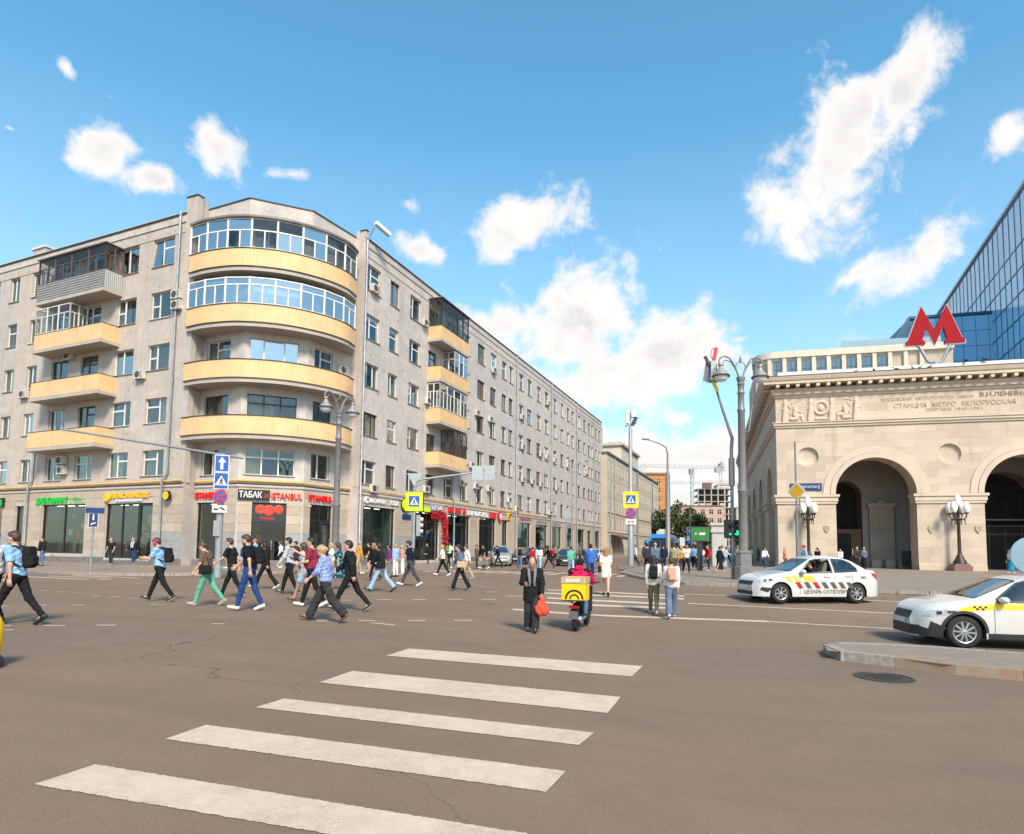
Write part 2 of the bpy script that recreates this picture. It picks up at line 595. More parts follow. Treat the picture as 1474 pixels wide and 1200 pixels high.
# painted brick facade
def brickpaint(name, base, warm, bl=0.0):
 q = NT(name)
 ge = q.n('ShaderNodeTexCoord').outputs['Object']
 mp = q.n('ShaderNodeMapping'); mp.inputs['Rotation'].default_value = (R(90), 0, 0)
 q.l(ge, mp.inputs[0])
 br = q.n('ShaderNodeTexBrick')
 q.l(mp.outputs[0], br.inputs['Vector'])
 br.inputs['Scale'].default_value = 1.0
 br.inputs['Brick Width'].default_value = 0.26; br.inputs['Row Height'].default_value = 0.085
 br.inputs['Mortar Size'].default_value = 0.008
 br.inputs['Mortar Smooth'].default_value = 0.3
 big = q.rng(q.noise(0.22, 4, 0.5), 0.35, 0.65)
 c = q.mix(big, base, warm)
 patch = q.rng(q.noise(0.33, 1, 0.2, sc=(1.0, 1.0, 0.5)), 0.56, 0.575)
 c = q.mix(q.mathn('MULTIPLY', patch, 0.30), c, (0.40, 0.415, 0.44))
 brm = q.rng(q.noise(1.6, 6, 0.7), 0.40, 0.66)
 c = q.mix(q.mathn('MULTIPLY', q.mathn('MULTIPLY', brm, br.outputs['Fac']), 0.9), c, tuple(x * 0.48 for x in base))
 indiv = q.rng(q.noise(5.0, 2, .9, sc=(1.0, 1.0, 2.6)), .36, .64)
 c = q.mix(q.mathn('MULTIPLY', indiv, .42), c, tuple(x * .66 for x in base))
 streak = q.rng(q.noise(1.0, 5, 0.65, sc=(2.2, 2.2, 0.10)), 0.52, 0.80)
 c = q.mix(q.mathn('MULTIPLY', streak, 0.62), c, tuple(x * 0.55 for x in base))
 band_ = q.rng(q.noise(1.0, 4, .6, sc=(.35, .35, 1.1)), .50, .62)
 c = q.mix(q.mathn('MULTIPLY', band_, .22), c, tuple(min(1, x * 1.22) for x in base))
 pock = q.rng(q.noise(2.6, 2, 0.3), 0.735, 0.765)
 c = q.mix(q.mathn('MULTIPLY', pock, 0.55), c, (0.10, 0.075, 0.06))
 grime = q.rng(q.noise(9, 4), 0.45, 0.8)
 c = q.mix(q.mathn('MULTIPLY', grime, 0.32), c, tuple(x * 0.6 for x in base))
 q.col(c); q.setp(Roughness=0.85, Specular_IOR_Level=0.25)
 h = q.mathn('ADD', q.mathn('MULTIPLY', br.outputs['Fac'], q.mathn('MULTIPLY', brm, -0.9)), q.mathn('MULTIPLY', q.noise(12, 4), 0.5))
 q.bump(h, 0.7, 0.025)
brickpaint('facade_paint', (0.515, 0.445, 0.390), (0.560, 0.476, 0.408))
brickpaint('facade_paint_street', (0.575, 0.512, 0.472), (0.60, 0.53, 0.48))
simple('reveal_plaster', (0.44, 0.40, 0.355), 0.85, var=0.15, scale=4)
for i, c in enumerate([(0.46, 0.37, 0.28), (0.50, 0.41, 0.32), (0.43, 0.345, 0.262), (0.47, 0.395, 0.32)]):
 q = NT('cladding_%d' % i)
 f = q.rng(q.noise(2.4, 6, 0.65), 0.3, 0.72)
 q.col(q.mix(f, tuple(x * 0.82 for x in c), c)); q.setp(Roughness=0.7)
 q.bump(q.noise(26, 4), 0.2, 0.01)
simple('cladding_grey', (0.30, 0.295, 0.29), 0.7, var=0.12, scale=3)
simple('plinth', (0.16, 0.145, 0.135), 0.8, var=0.25, scale=2)
def stained(name, c, stain, rough=0.6):
 q = NT(name)
 f = q.rng(q.noise(1.1, 4, 0.6), 0.35, 0.7)
 s2 = q.rng(q.noise(1.0, 5, 0.7, sc=(5, 5, 0.5)), 0.55, 0.8)
 cc = q.mix(f, c, tuple(x * 0.86 for x in c))
 q.col(q.mix(q.mathn('MULTIPLY', s2, 0.55), cc, stain)); q.setp(Roughness=rough)
 q.bump(q.noise(15, 3), 0.12, 0.01)
stained('balcony_yellow', srgb(224, 184, 134), srgb(150, 106, 66))
stained('slab_concrete', (0.44, 0.38, 0.33), (0.22, 0.17, 0.13), 0.85)
stained('corrugated_grey', (0.33, 0.33, 0.32), (0.2, 0.17, 0.14), 0.5)
simple('pvc_white', (0.70, 0.68, 0.65), 0.4, var=0.06)
simple('wood_brown', (0.14, 0.075, 0.045), 0.6, var=0.3, scale=8)
simple('wood_dark', (0.075, 0.05, 0.038), 0.6, var=0.3, scale=8)
simple('frame_black', (0.02, 0.02, 0.022), 0.4, var=0.1)
simple('sill_metal', (0.30, 0.26, 0.23), 0.5, var=0.2)
simple('sill_white', (0.6, 0.58, 0.55), 0.5, var=0.1)
simple('roof_metal', (0.16, 0.15, 0.145), 0.5, var=0.25, scale=1.5)
simple('flashing_dark', (0.05, 0.042, 0.038), 0.6, var=0.2)
simple('pipe_zinc', (0.36, 0.38, 0.40), 0.4, 0.55, var=0.2, scale=2)
simple('gas_yellow', srgb(222, 170, 62), 0.5, var=0.2, scale=2)
simple('cable_grey', (0.11, 0.10, 0.095), 0.7)
simple('ac_white', (0.56, 0.51, 0.45), 0.5, var=0.15, scale=2)
simple('ac_grille', (0.06, 0.055, 0.05), 0.6)
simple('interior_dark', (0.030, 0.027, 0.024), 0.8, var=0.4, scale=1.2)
simple('interior_green', (0.055, 0.075, 0.06), 0.7, var=0.4, scale=0.9)
simple('interior_teal', (0.15, 0.24, 0.235), 0.5, var=0.25, scale=0.6)
simple('interior_mid', (0.13, 0.115, 0.10), 0.8, var=0.3, scale=1.0)
for nm, c in dict(curtain_white=(0.52, 0.50, 0.46), curtain_cream=(0.46, 0.40, 0.31), curtain_grey=(0.30, 0.30, 0.30),
                  curtain_blue=(0.33, 0.45, 0.50), curtain_brown=(0.21, 0.15, 0.10)).items():
 q = NT(nm)
 wv = q.n('ShaderNodeTexWave'); wv.inputs['Scale'].default_value = 5.0; wv.inputs['Distortion'].default_value = 2.0
 q.l(q.n('ShaderNodeTexCoord').outputs['Object'], wv.inputs['Vector'])
 q.col(q.mix(wv.outputs['Fac'], tuple(x * 0.62 for x in c), c)); q.setp(Roughness=0.9)

def glass(name, tint, refl, rough=0.03):
 q = NT(name)
 q.t.nodes.remove(q.b)
 tr = q.n('ShaderNodeBsdfTransparent'); tr.inputs[0].default_value = (*tint, 1)
 gl = q.n('ShaderNodeBsdfGlossy'); gl.inputs['Roughness'].default_value = rough
 gl.inputs['Color'].default_value = (0.96, 0.98, 1.0, 1)
 lw = q.n('ShaderNodeLayerWeight'); lw.inputs['Blend'].default_value = 0.35
 fac = q.mathn('ADD', q.mathn('MULTIPLY', lw.outputs['Fresnel'], 0.30), refl, True)
 mx = q.n('ShaderNodeMixShader')
 q.l(fac, mx.inputs[0]); q.l(tr.outputs[0], mx.inputs[1]); q.l(gl.outputs[0], mx.inputs[2])
 bp = q.n('ShaderNodeBump'); bp.inputs['Strength'].default_value = 0.05; bp.inputs['Distance'].default_value = 0.05
 q.l(q.noise(0.9, 2), bp.inputs['Height'])
 q.l(bp.outputs[0], gl.inputs['Normal'])
 q.l(mx.outputs[0], q.out.inputs[0])
glass('window_glass', (0.74, 0.77, 0.75), 0.05)
glass('window_glass_sky', (0.35, 0.42, 0.46), 0.42)
glass('shop_glass', (0.74, 0.78, 0.75), 0.02)
glass('car_glass', (0.30, 0.36, 0.37), 0.10)

# travertine of the station
def stone(name, base, dark, joints=True):
 q = NT(name)
 f = q.rng(q.noise(0.45, 5, 0.6), 0.3, 0.7)
 c = q.mix(f, base, tuple(x * 0.86 for x in base))
 lay = q.rng(q.noise(1.0, 5, 0.7, sc=(0.6, 0.6, 7.0)), 0.45, 0.75)
 c = q.mix(q.mathn('MULTIPLY', lay, 0.22), c, tuple(x * 0.75 for x in base))
 stn = q.rng(q.noise(0.8, 6, 0.7, sc=(1.2, 1.2, 0.35)), 0.58, 0.82)
 c = q.mix(q.mathn('MULTIPLY', stn, 0.75), c, dark)
 h = q.noise(22, 4)
 if joints:
  oc = q.n('ShaderNodeTexCoord').outputs['Object']
  mp = q.n('ShaderNodeMapping'); mp.inputs['Rotation'].default_value = (R(90), 0, 0)
  q.l(oc, mp.inputs[0])
  br = q.n('ShaderNodeTexBrick'); q.l(mp.outputs[0], br.inputs['Vector'])
  br.inputs['Scale'].default_value = 1.0; br.inputs['Brick Width'].default_value = 1.5; br.inputs['Row Height'].default_value = 0.62
  br.inputs['Mortar Size'].default_value = 0.006
  br.inputs['Color1'].default_value = (0.80, 0.79, 0.78, 1); br.inputs['Color2'].default_value = (1, 1, 1, 1)
  br.inputs['Mortar'].default_value = (0.52, 0.49, 0.45, 1)
  c = q.mix(0.85, c, br.outputs['Color'], 'MULTIPLY')
 q.col(c); q.setp(Roughness=0.7, Specular_IOR_Level=0.3)
 q.bump(h, 0.22, 0.01)
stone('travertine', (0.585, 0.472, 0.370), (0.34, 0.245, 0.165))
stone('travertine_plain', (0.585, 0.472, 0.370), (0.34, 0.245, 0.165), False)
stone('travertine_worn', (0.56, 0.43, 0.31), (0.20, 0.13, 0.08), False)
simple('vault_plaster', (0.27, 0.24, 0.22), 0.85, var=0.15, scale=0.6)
simple('relief_wall', (0.40, 0.36, 0.33), 0.8, var=0.1)
simple('stone_beige', (0.56, 0.49, 0.40), 0.8, var=0.12, scale=0.6)
simple('stone_beige_dark', (0.40, 0.33, 0.25), 0.8, var=0.15, scale=0.6)
simple('roof_sheet', (0.60, 0.58, 0.56), 0.6, var=0.12)
simple('letter_bronze', (0.23, 0.165, 0.11), 0.7, var=0.2)
simple('letter_engraved', (0.36, 0.28, 0.20), 0.8, var=0.25, scale=6)
simple('bronze_dark', (0.055, 0.045, 0.036), 0.5, 0.5, var=0.3)
simple('granite_red', (0.20, 0.105, 0.085), 0.5, var=0.3, scale=12)
q = simple('globe_white', (0.78, 0.76, 0.72), 0.3, var=0.04)
simple('door_wood', (0.20, 0.085, 0.035), 0.5, var=0.25)

# glass tower
q = NT('tower_glass')
f = q.rng(q.noise(0.05, 2), 0.35, 0.65)
q.col(q.mix(f, (0.24, 0.50, 0.74), (0.32, 0.60, 0.84)))
q.setp(Roughness=0.12, Specular_IOR_Level=0.35, Metallic=0.0)
simple('tower_mullion', (0.05, 0.11, 0.18), 0.4, 0.4)
simple('tower_edge', (0.45, 0.52, 0.58), 0.4)

# street furniture paint
simple('pole_grey', (0.185, 0.180, 0.178), 0.45, 0.15, var=0.12, scale=4)
simple('pole_light', (0.29, 0.30, 0.31), 0.45, 0.25, var=0.12, scale=3)
simple('lamp_cap', (0.30, 0.29, 0.265), 0.45, 0.3)
simple('lamp_glass', (0.72, 0.74, 0.76), 0.15, var=0.0)
simple('sign_blue', srgb(26, 82, 160), 0.4, var=0.05)
simple('sign_navy', srgb(24, 48, 100), 0.4, var=0.05)
simple('sign_white', (0.62, 0.61, 0.60), 0.4, var=0.03)
simple('sign_black', (0.012, 0.012, 0.013), 0.4, var=0.05)
simple('sign_red', srgb(198, 28, 36), 0.4, var=0.05)
simple('sign_lime', srgb(198, 232, 20), 0.45, var=0.04)
simple('sign_yellow', srgb(246, 220, 20), 0.45, var=0.04)
simple('sign_back', (0.33, 0.35, 0.37), 0.5, 0.2)
simple('diamond_yellow', srgb(240, 178, 40), 0.5, var=0.05)
simple('metro_red', srgb(150, 8, 24), 0.6, var=0.05, spec=0.15)
simple('disc_blue', srgb(128, 152, 168), 0.4, var=0.1, scale=2)

def glow(name, c, e):
 q = NT(name)
 q.col(c)
 q.b.inputs['Emission Color'].default_value = (*c, 1)
 q.setp(Roughness=0.4, Emission_Strength=e)
glow('neon_green', srgb(10, 170, 50), 0.16)
glow('neon_yellow', srgb(225, 165, 15), 0.14)
glow('neon_red', srgb(200, 14, 22), 0.16)
glow('neon_white', (0.66, 0.66, 0.66), 0.06)
glow('added_shop_glow', (1.0, 0.9, 0.72), 3.5)
glow('neon_pink', srgb(150, 60, 110), 0.08)
glow('signal_green', srgb(20, 230, 140), 1.2)
glow('screen_green', srgb(40, 105, 48), 0.12)
simple('flowers_red', srgb(190, 18, 40), 0.7, var=0.4, scale=20)
simple('poster_dark', (0.03, 0.03, 0.034), 0.4)
simple('food_red', srgb(190, 60, 35), 0.5, var=0.4, scale=6)
simple('brick_orange', (0.50, 0.21, 0.075), 0.8, var=0.12, scale=0.5)
simple('far_beige', (0.50, 0.42, 0.33), 0.85, var=0.12, scale=0.3)
simple('far_cream', (0.58, 0.50, 0.40), 0.85, var=0.1, scale=0.3)
simple('far_pink', (0.46, 0.33, 0.25), 0.85, var=0.12, scale=0.3)
simple('concrete_raw', (0.36, 0.33, 0.30), 0.85, var=0.2, scale=0.3)
simple('far_glass', (0.030, 0.031, 0.035), 0.6, spec=0.12, var=0.3, scale=0.4)
simple('crane_grey', (0.42, 0.40, 0.38), 0.5, var=0.1)
simple('crane_red', (0.45, 0.27, 0.22), 0.5, var=0.1)
simple('office_glass', (0.10, 0.16, 0.22), 0.15, var=0.2)
simple('far_crane', (0.38, 0.37, 0.36), 0.5, var=0.1)
simple('bark', (0.07, 0.052, 0.04), 0.9, var=0.3, scale=4)
def leaf(name, c):
 q = NT(name)
 f = q.noise(1.6, 3)
 q.col(q.mix(q.rng(f, 0.3, 0.7), tuple(x * 0.6 for x in c), tuple(x * 1.3 for x in c))); q.setp(Roughness=0.65)
leaf('leaf_dark', (0.045, 0.075, 0.022))
leaf('leaf_yellow', (0.125, 0.125, 0.026))
# vehicles
simple('car_white', (0.55, 0.535, 0.51), 0.32, var=0.03, scale=2, coat=0.7)
simple('car_silver', (0.42, 0.43, 0.43), 0.3, 0.5, var=0.04, coat=0.5)
simple('car_black', (0.015, 0.016, 0.02), 0.25, var=0.1, coat=0.7)
simple('plastic_black', (0.022, 0.022, 0.023), 0.55, var=0.2)
simple('plastic_grey', (0.10, 0.10, 0.10), 0.5, var=0.1)
simple('tyre', (0.016, 0.015, 0.015), 0.85, var=0.3, scale=12, bump=0.3)
simple('rim_silver', (0.55, 0.56, 0.57), 0.28, 0.85, var=0.05)
simple('headlight', (0.50, 0.54, 0.57), 0.1, 0.3, var=0.3, scale=9)
simple('taillight', srgb(150, 12, 22), 0.2, var=0.15)
simple('taxi_yellow', srgb(250, 196, 0), 0.35, var=0.03, coat=0.5)
simple('stripe_amber', srgb(235, 180, 55), 0.4, var=0.03)
simple('stripe_grey', (0.075, 0.07, 0.062), 0.5, var=0.05)
simple('stripe_pale', (0.52, 0.51, 0.50), 0.4, var=0.03)
simple('stripe_red', srgb(170, 25, 28), 0.4, var=0.03)
simple('bus_blue', srgb(40, 128, 200), 0.35, var=0.06, coat=0.4)
simple('chrome', (0.6, 0.6, 0.6), 0.15, 0.95, var=0.02)
simple('box_yellow', srgb(250, 190, 12), 0.55, var=0.06)
simple('moped_black', (0.02, 0.02, 0.022), 0.4, var=0.2)
simple('moped_red', srgb(150, 20, 30), 0.4)

# people
SKIN = {'skin_light': (0.56, 0.33, 0.235), 'skin_tan': (0.46, 0.26, 0.175), 'skin_dark': (0.20, 0.105, 0.07)}
for k, c in SKIN.items():
 q = NT(k)
 q.col(q.mix(q.rng(q.noise(9, 3), 0.3, 0.7), tuple(x * 0.9 for x in c), c)); q.setp(Roughness=0.5)
 q.b.inputs['Subsurface Weight'].default_value = 0.0
simple('eye_dark', (0.02, 0.015, 0.012), 0.3, var=0)
simple('lip', (0.32, 0.12, 0.10), 0.5, var=0)
def cloth(name, c, pattern=None):
 q = NT(name)
 f = q.rng(q.noise(6, 4, 0.6), 0.3, 0.7)
 base = q.mix(f, tuple(x * 0.78 for x in c), tuple(min(1, x * 1.1) for x in c))
 if pattern:
  vo = q.n('ShaderNodeTexVoronoi'); vo.inputs['Scale'].default_value = pattern[1]
  q.l(q.n('ShaderNodeTexCoord').outputs['Object'], vo.inputs['Vector'])
  base = q.mix(q.rng(vo.outputs['Distance'], 0.25, 0.38), pattern[0], base)
 q.col(base); q.setp(Roughness=0.9, Specular_IOR_Level=0.2)
 q.bump(q.noise(14, 4, 0.6), 0.35, 0.02)
for nm, c in dict(c_skyblue=srgb(140, 182, 222), c_white=(0.72, 0.71, 0.69), c_black=(0.014, 0.014, 0.015), c_charcoal=(0.035, 0.035, 0.038),
                  c_navy=srgb(28, 36, 56), c_darknavy=srgb(22, 30, 40), c_jeans=srgb(40, 66, 118), c_lightjeans=srgb(150, 178, 206), c_midjeans=srgb(86, 112, 150),
                  c_greygreen=srgb(96, 112, 108), c_grey=srgb(120, 120, 122), c_lightgrey=srgb(176, 180, 186), c_darkgrey=srgb(72, 70, 74),
                  c_teal=srgb(96, 164, 140), c_brown=srgb(104, 88, 70), c_maroon=srgb(140, 44, 60), c_mustard=srgb(196, 146, 70), c_beige=srgb(186, 160, 128),
                  c_olive=srgb(98, 92, 72), c_slate=srgb(96, 108, 132), c_greyblue=srgb(92, 106, 124), c_pink=srgb(216, 150, 130), c_hotpink=srgb(206, 24, 84),
                  c_redbag=srgb(206, 78, 56), c_green=srgb(20, 110, 80), c_turq=srgb(20, 140, 170), c_red=srgb(170, 26, 40), c_purple=srgb(120, 50, 110),
                  c_cream=srgb(228, 216, 200), c_khaki=srgb(150, 138, 110), c_leafgreen=srgb(70, 150, 60), c_orange=srgb(214, 120, 50), c_blue=srgb(62, 104, 170)).items():
 cloth(nm, c)
cloth('c_bluefloral', srgb(120, 140, 190), (srgb(190, 204, 230), 28))
cloth('c_tealfloral', srgb(26, 70, 84), (srgb(140, 190, 190), 14))
for nm, c in dict(h_black=(0.012, 0.010, 0.009), h_brown=(0.055, 0.030, 0.018), h_blond=(0.36, 0.24, 0.125), h_ginger=(0.34, 0.12, 0.035), h_grey=(0.30, 0.28, 0.26)).items():
 q = NT(nm)
 wv = q.noise(40, 3, 0.7, sc=(1, 1, 0.25))
 q.col(q.mix(wv, tuple(x * 0.5 for x in c), tuple(min(1, x * 1.5) for x in c))); q.setp(Roughness=0.5)
 q.bump(wv, 0.4, 0.01)
simple('sole_white', (0.66, 0.65, 0.63), 0.6, var=0.08)
simple('shoe_black', (0.016, 0.015, 0.015), 0.5, var=0.2)
simple('shoe_brown', (0.11, 0.055, 0.03), 0.5, var=0.2)
simple('shoe_grey', (0.30, 0.27, 0.25), 0.6, var=0.2)
simple('phone_black', (0.012, 0.012, 0.014), 0.2, var=0)
simple('lettering_black', (0.02, 0.02, 0.02), 0.5, var=0)

# ------------------------------------------------------------------ ground
def axis_pts(lo, hi, f0, f1, fine, growth=1.35):
 c = list(np.arange(f0, f1 + 1e-6, fine))
 st, x = fine, f1
 while x < hi:
  st *= growth; x += st; c.append(min(x, hi))
 st, x = fine, f0
 pre = []
 while x > lo:
  st *= growth; x -= st; pre.append(max(x, lo))
 return pre[::-1] + c
_xs = axis_pts(-2500, 2500, -8, 22, 0.6)
_ys = axis_pts(-400, 4000, -6, 28, 0.6)
mb = MB()
for y in _ys:
 for x in _xs:
  mb.v.append((x, y, gh(x, y)))
_n = len(_xs)
for j in range(len(_ys) - 1):
 for i in range(_n - 1):
  mb.f.append((j * _n + i, j * _n + i + 1, (j + 1) * _n + i + 1, (j + 1) * _n + i)); mb.m.append(0)
ROAD = obj('road', mb.mesh('road', 'asphalt', smooth=180), kind='structure')

def strip_mb(c0, c1, c2, c3, n=20, jit=0.012, lift=0.006, rag=True):
 """paint between corner order far-left, far-right, near-right, near-left"""
 mb = MB()
 P = [Vector(c) for c in (c0, c1, c2, c3)]
 K = 3
 for i in range(n + 1):
  t = i / n
  a, b = P[0].lerp(P[1], t), P[3].lerp(P[2], t)
  for k in range(K + 1):
   q = a.lerp(b, k / K)
   j = jit if k in (0, K) and rag else 0
   x, y = q.x + random.uniform(-j, j), q.y + random.uniform(-j, j)
   mb.v.append((x, y, gh(x, y) + lift))
 for i in range(n):
  for k in range(K):
   a = i * (K + 1) + k
   mb.f.append((a, a + 1, a + K + 2, a + K + 1)); mb.m.append(0)
 return mb

for quad in [[(-1.719, 11.031), (2.183, 10.709), (1.82, 9.747), (-1.951, 10.222)], [(-2.161, 8.909), (1.42, 8.325), (1.115, 7.464), (-2.376, 8.094)], [(-2.492, 7.214), (0.852, 6.63), (0.661, 6.183), (-2.639, 6.791)], [(-2.824, 6.089), (0.472, 5.444), (0.283, 4.965), (-2.952, 5.621)], [(-3.113, 4.952), (0.126, 4.237), (-0.036, 3.838), (-3.256, 4.519)]]:
 obj('zebra_stripe', strip_mb(*quad, n=150, jit=.007).mesh('zebra_stripe', 'road_paint'), ROAD)
for nm, x0, y0, x1, y1, wd in [('zebra_stripe', 1.357, 23.97, 6.036, 22.439, 0.36), ('zebra_stripe', 1.194, 22.824, 5.816, 21.711, 0.36), ('zebra_stripe', 1.217, 21.468, 5.274, 20.436, 0.36), ('zebra_stripe', 0.871, 20.387, 4.965, 19.649, 0.36), ('stop_line', 0.056, 18.52, 6.901, 17.358, 0.3), ('lane_line', 6.901, 17.358, 10.197, 15.959, 0.16), ('lane_line', 5.673, 20.684, 12.107, 18.921, 0.14), ('lane_line', 6.177, 23.053, 13.164, 21.641, 0.13), ('zebra_stripe', -21.661, 28.726, -17.811, 27.122, 0.3), ('zebra_stripe', -21.166, 29.546, -17.581, 28.398, 0.3), ('zebra_stripe', -20.725, 30.392, -16.557, 28.64, 0.3), ('zebra_stripe', -17.646, 27.455, -16.806, 27.058, 0.3), ('lane_dash', -4.15, 13.8, -3.931, 13.917, 0.12), ('lane_dash', -3.374, 14.28, -3.029, 14.464, 0.12), ('lane_dash', -2.361, 14.85, -1.973, 15.057, 0.12), ('lane_dash', -1.359, 15.43, -0.925, 15.663, 0.12), ('lane_dash', -4.867, 18.577, -4.604, 18.728, 0.12), ('lane_dash', -3.992, 19.277, -3.611, 19.46, 0.12), ('lane_dash', -3.009, 19.768, -2.604, 19.931, 0.12), ('lane_dash', -1.985, 20.181, -1.54, 20.333, 0.12), ('lane_dash', -0.936, 20.524, -0.497, 20.653, 0.12), ('lane_dash', -15.914, 21.173, -15.753, 21.201, 0.12), ('lane_dash', -15.085, 20.636, -14.828, 20.679, 0.12), ('lane_dash', -14.22, 20.138, -13.927, 20.186, 0.12), ('lane_dash', -13.357, 19.67, -13.07, 19.715, 0.12), ('lane_dash', -12.35, 18.975, -12.089, 19.014, 0.12), ('lane_dash', -11.541, 18.564, -11.229, 18.61, 0.12), ('lane_dash', -10.748, 18.174, -10.532, 18.205, 0.12), ('lane_dash', -11.738, 15.88, -11.425, 15.919, 0.12), ('lane_dash', -10.841, 15.992, -10.571, 16.026, 0.12), ('lane_dash', -12.348, 15.617, -12.195, 15.636, 0.12), ('lane_dash', -8.684, 12.028, -8.296, 12.064, 0.12), ('lane_dash', -7.798, 12.174, -7.452, 12.206, 0.12), ('lane_dash', -9.548, 11.948, -9.238, 11.976, 0.12), ('lane_dash', -14.473, 24.688, -14.211, 24.741, 0.12), ('lane_dash', -11.998, 23.401, -11.721, 23.452, 0.12), ('lane_dash', -9.161, 16.399, -8.765, 16.45, 0.12), ('lane_dash', -5.82, 12.581, -5.573, 12.604, 0.12), ('lane_dash', -2.436, 23.657, -2.06, 23.725, 0.12), ('lane_dash', -0.872, 22.807, -0.48, 22.881, 0.12), ('lane_dash', -0.172, 21.625, 0.53, 21.78, 0.12), ('lane_dash', -1.226, 24.965, -0.744, 25.053, 0.12), ('lane_dash', -3.022, 14.073, -2.492, 13.905, 0.12), ('lane_dash', -8.998, 11.267, -8.761, 11.429, 0.12)]:
 d = Vector((x1 - x0, y1 - y0)).normalized()
 nrm = Vector((-d.y, d.x)) * (wd / 2)
 a, b = Vector((x0, y0)), Vector((x1, y1))
 n = max(1, int((b - a).length / 0.8))
 obj(nm, strip_mb(a + nrm, b + nrm, b - nrm, a - nrm, n=n, jit=0.008).mesh(nm, 'road_paint'), ROAD)
# zebra across the side street
_s = Vector((0.367, 0.930))
for k in range(13):
 c = Vector((-5.3, 40.2)).lerp(Vector((6.0, 35.8)), k / 12)
 a, b = c - _s * 0.2, c + _s * 3.6
 w = Vector((0.93, -0.367)) * 0.22
 obj('zebra_stripe', strip_mb(a - w, b - w, b + w, a + w, n=4, jit=0.02).mesh('zebra_stripe', 'road_paint'), ROAD)

LDIR = Vector((0.913, -0.408)); LDIR.normalize()
SDIR = Vector((0.367, 0.930)); SDIR.normalize()
PA = Vector((-21.65, 42.0)); PB = Vector((-11.25, 46.5))
NS = Vector((SDIR.y, -SDIR.x))         # out of the street-side wall
NL = Vector((LDIR.y, -LDIR.x))         # out of the square-side wall

def fill_poly(pts, z):
 bm = bmesh.new()
 vs = [bm.verts.new((p[0], p[1], z)) for p in pts]
 es = [bm.edges.new((vs[i], vs[(i + 1) % len(vs)])) for i in range(len(vs))]
 bmesh.ops.triangle_fill(bm, use_beauty=True, edges=es)
 bmesh.ops.recalc_face_normals(bm, faces=bm.faces)
 if bm.faces and sum(f.normal.z for f in bm.faces) < 0:
  bmesh.ops.reverse_faces(bm, faces=bm.faces)
 return bm

def resample(pts, step):
 P = [Vector(p) for p in pts]
 out = [P[0]]; acc = 0.0
 for a, b in zip(P, P[1:]):
  L = (b - a).length; t = step - acc
  while t <= L:
   out.append(a.lerp(b, t / L)); t += step
  acc = L - (t - step)
 return out

def chaikin(pts, it=2):
 P = [Vector(p) for p in pts]
 for _ in range(it):
  q = [P[0]]
  for a, b in zip(P, P[1:]):
   q += [a.lerp(b, 0.25), a.lerp(b, 0.75)]
  P = q + [P[-1]]
 return P

stone_me = MB().box(-0.49, 0.49, -0.075, 0.075, -0.15, 0.0).mesh('kerb_stone', 'granite_kerb')
def pavement(name, kerb, back, near, z=0.13):
 """kerb: plan polyline of the road edge; back closes the sheet; stones where they can be told apart"""
 kp = chaikin(kerb)
 bm = fill_poly(kp + [Vector(p) for p in back], z)
 me = bpy.data.meshes.new(name); bm.to_mesh(me); bm.free()
 me.materials.append(MAT['pavement_slabs'])
 o = obj(name, me, kind='structure')
 rest = [[]]
 st = resample(kp, 1.0)
 for a, b in zip(st, st[1:]):
  c = (a + b) / 2
  if near(c):
   d = b - a
   obj('kerb_stone', stone_me, o, (c.x, c.y, z + 0.012 + random.uniform(-0.004, 0.004)), math.atan2(d.y, d.x) + random.uniform(-0.01, 0.01))
   if rest[-1]: rest.append([])
  else:
   if not rest[-1]: rest[-1].append(a)
   rest[-1].append(b)
 for r in rest:
  if len(r) > 2:
   kb = MB()
   kb.sweep([(p.x, p.y) for p in r], [(-0.075, -0.1), (0.075, -0.1), (0.075, z + 0.012), (-0.075, z + 0.012)])
   obj('kerb', kb.mesh('kerb', 'granite_kerb'), o)
 return o

kl = [(-140, 86), (-60, 50), (-36, 39.6), (-27.5, 35.8), (-24, 32.4), (-20, 30.6), (-16.4, 30.4), (-13.1, 34.2), (-8.6, 38.6), (-6.0, 41.4), (-4.4, 46), (-3.2, 52)]
for u in (10, 30, 60, 110, 160):
 p = PB + SDIR * u + NS * 3.9
 kl.append((p.x, p.y))
bk = [PB + SDIR * 160 - NS * 3, PB - NS * 6 + SDIR * 3, PA - NL * 5, PA - LDIR * 130 - NL * 3]
PAVE_L = pavement('pavement', kl, [(p.x, p.y) for p in bk], lambda c: -31 < c.x < -3 and c.y < 48)
kr = [(120, -24), (60, 3.4), (40, 12.4), (17.9, 22.3), (13.9, 24.2), (10.2, 26.8), (8.3, 27.6), (7.3, 28.4), (6.8, 31), (6.6, 35), (6.9, 41.6)]
for t in (20, 50, 90, 160):
 p = Vector((6.9, 41.6)) + SDIR * t
 kr.append((p.x, p.y))
PAVE_R = pavement('plaza', kr, [(200, 190), (200, -24)], lambda c: c.x < 21 and c.y < 46)

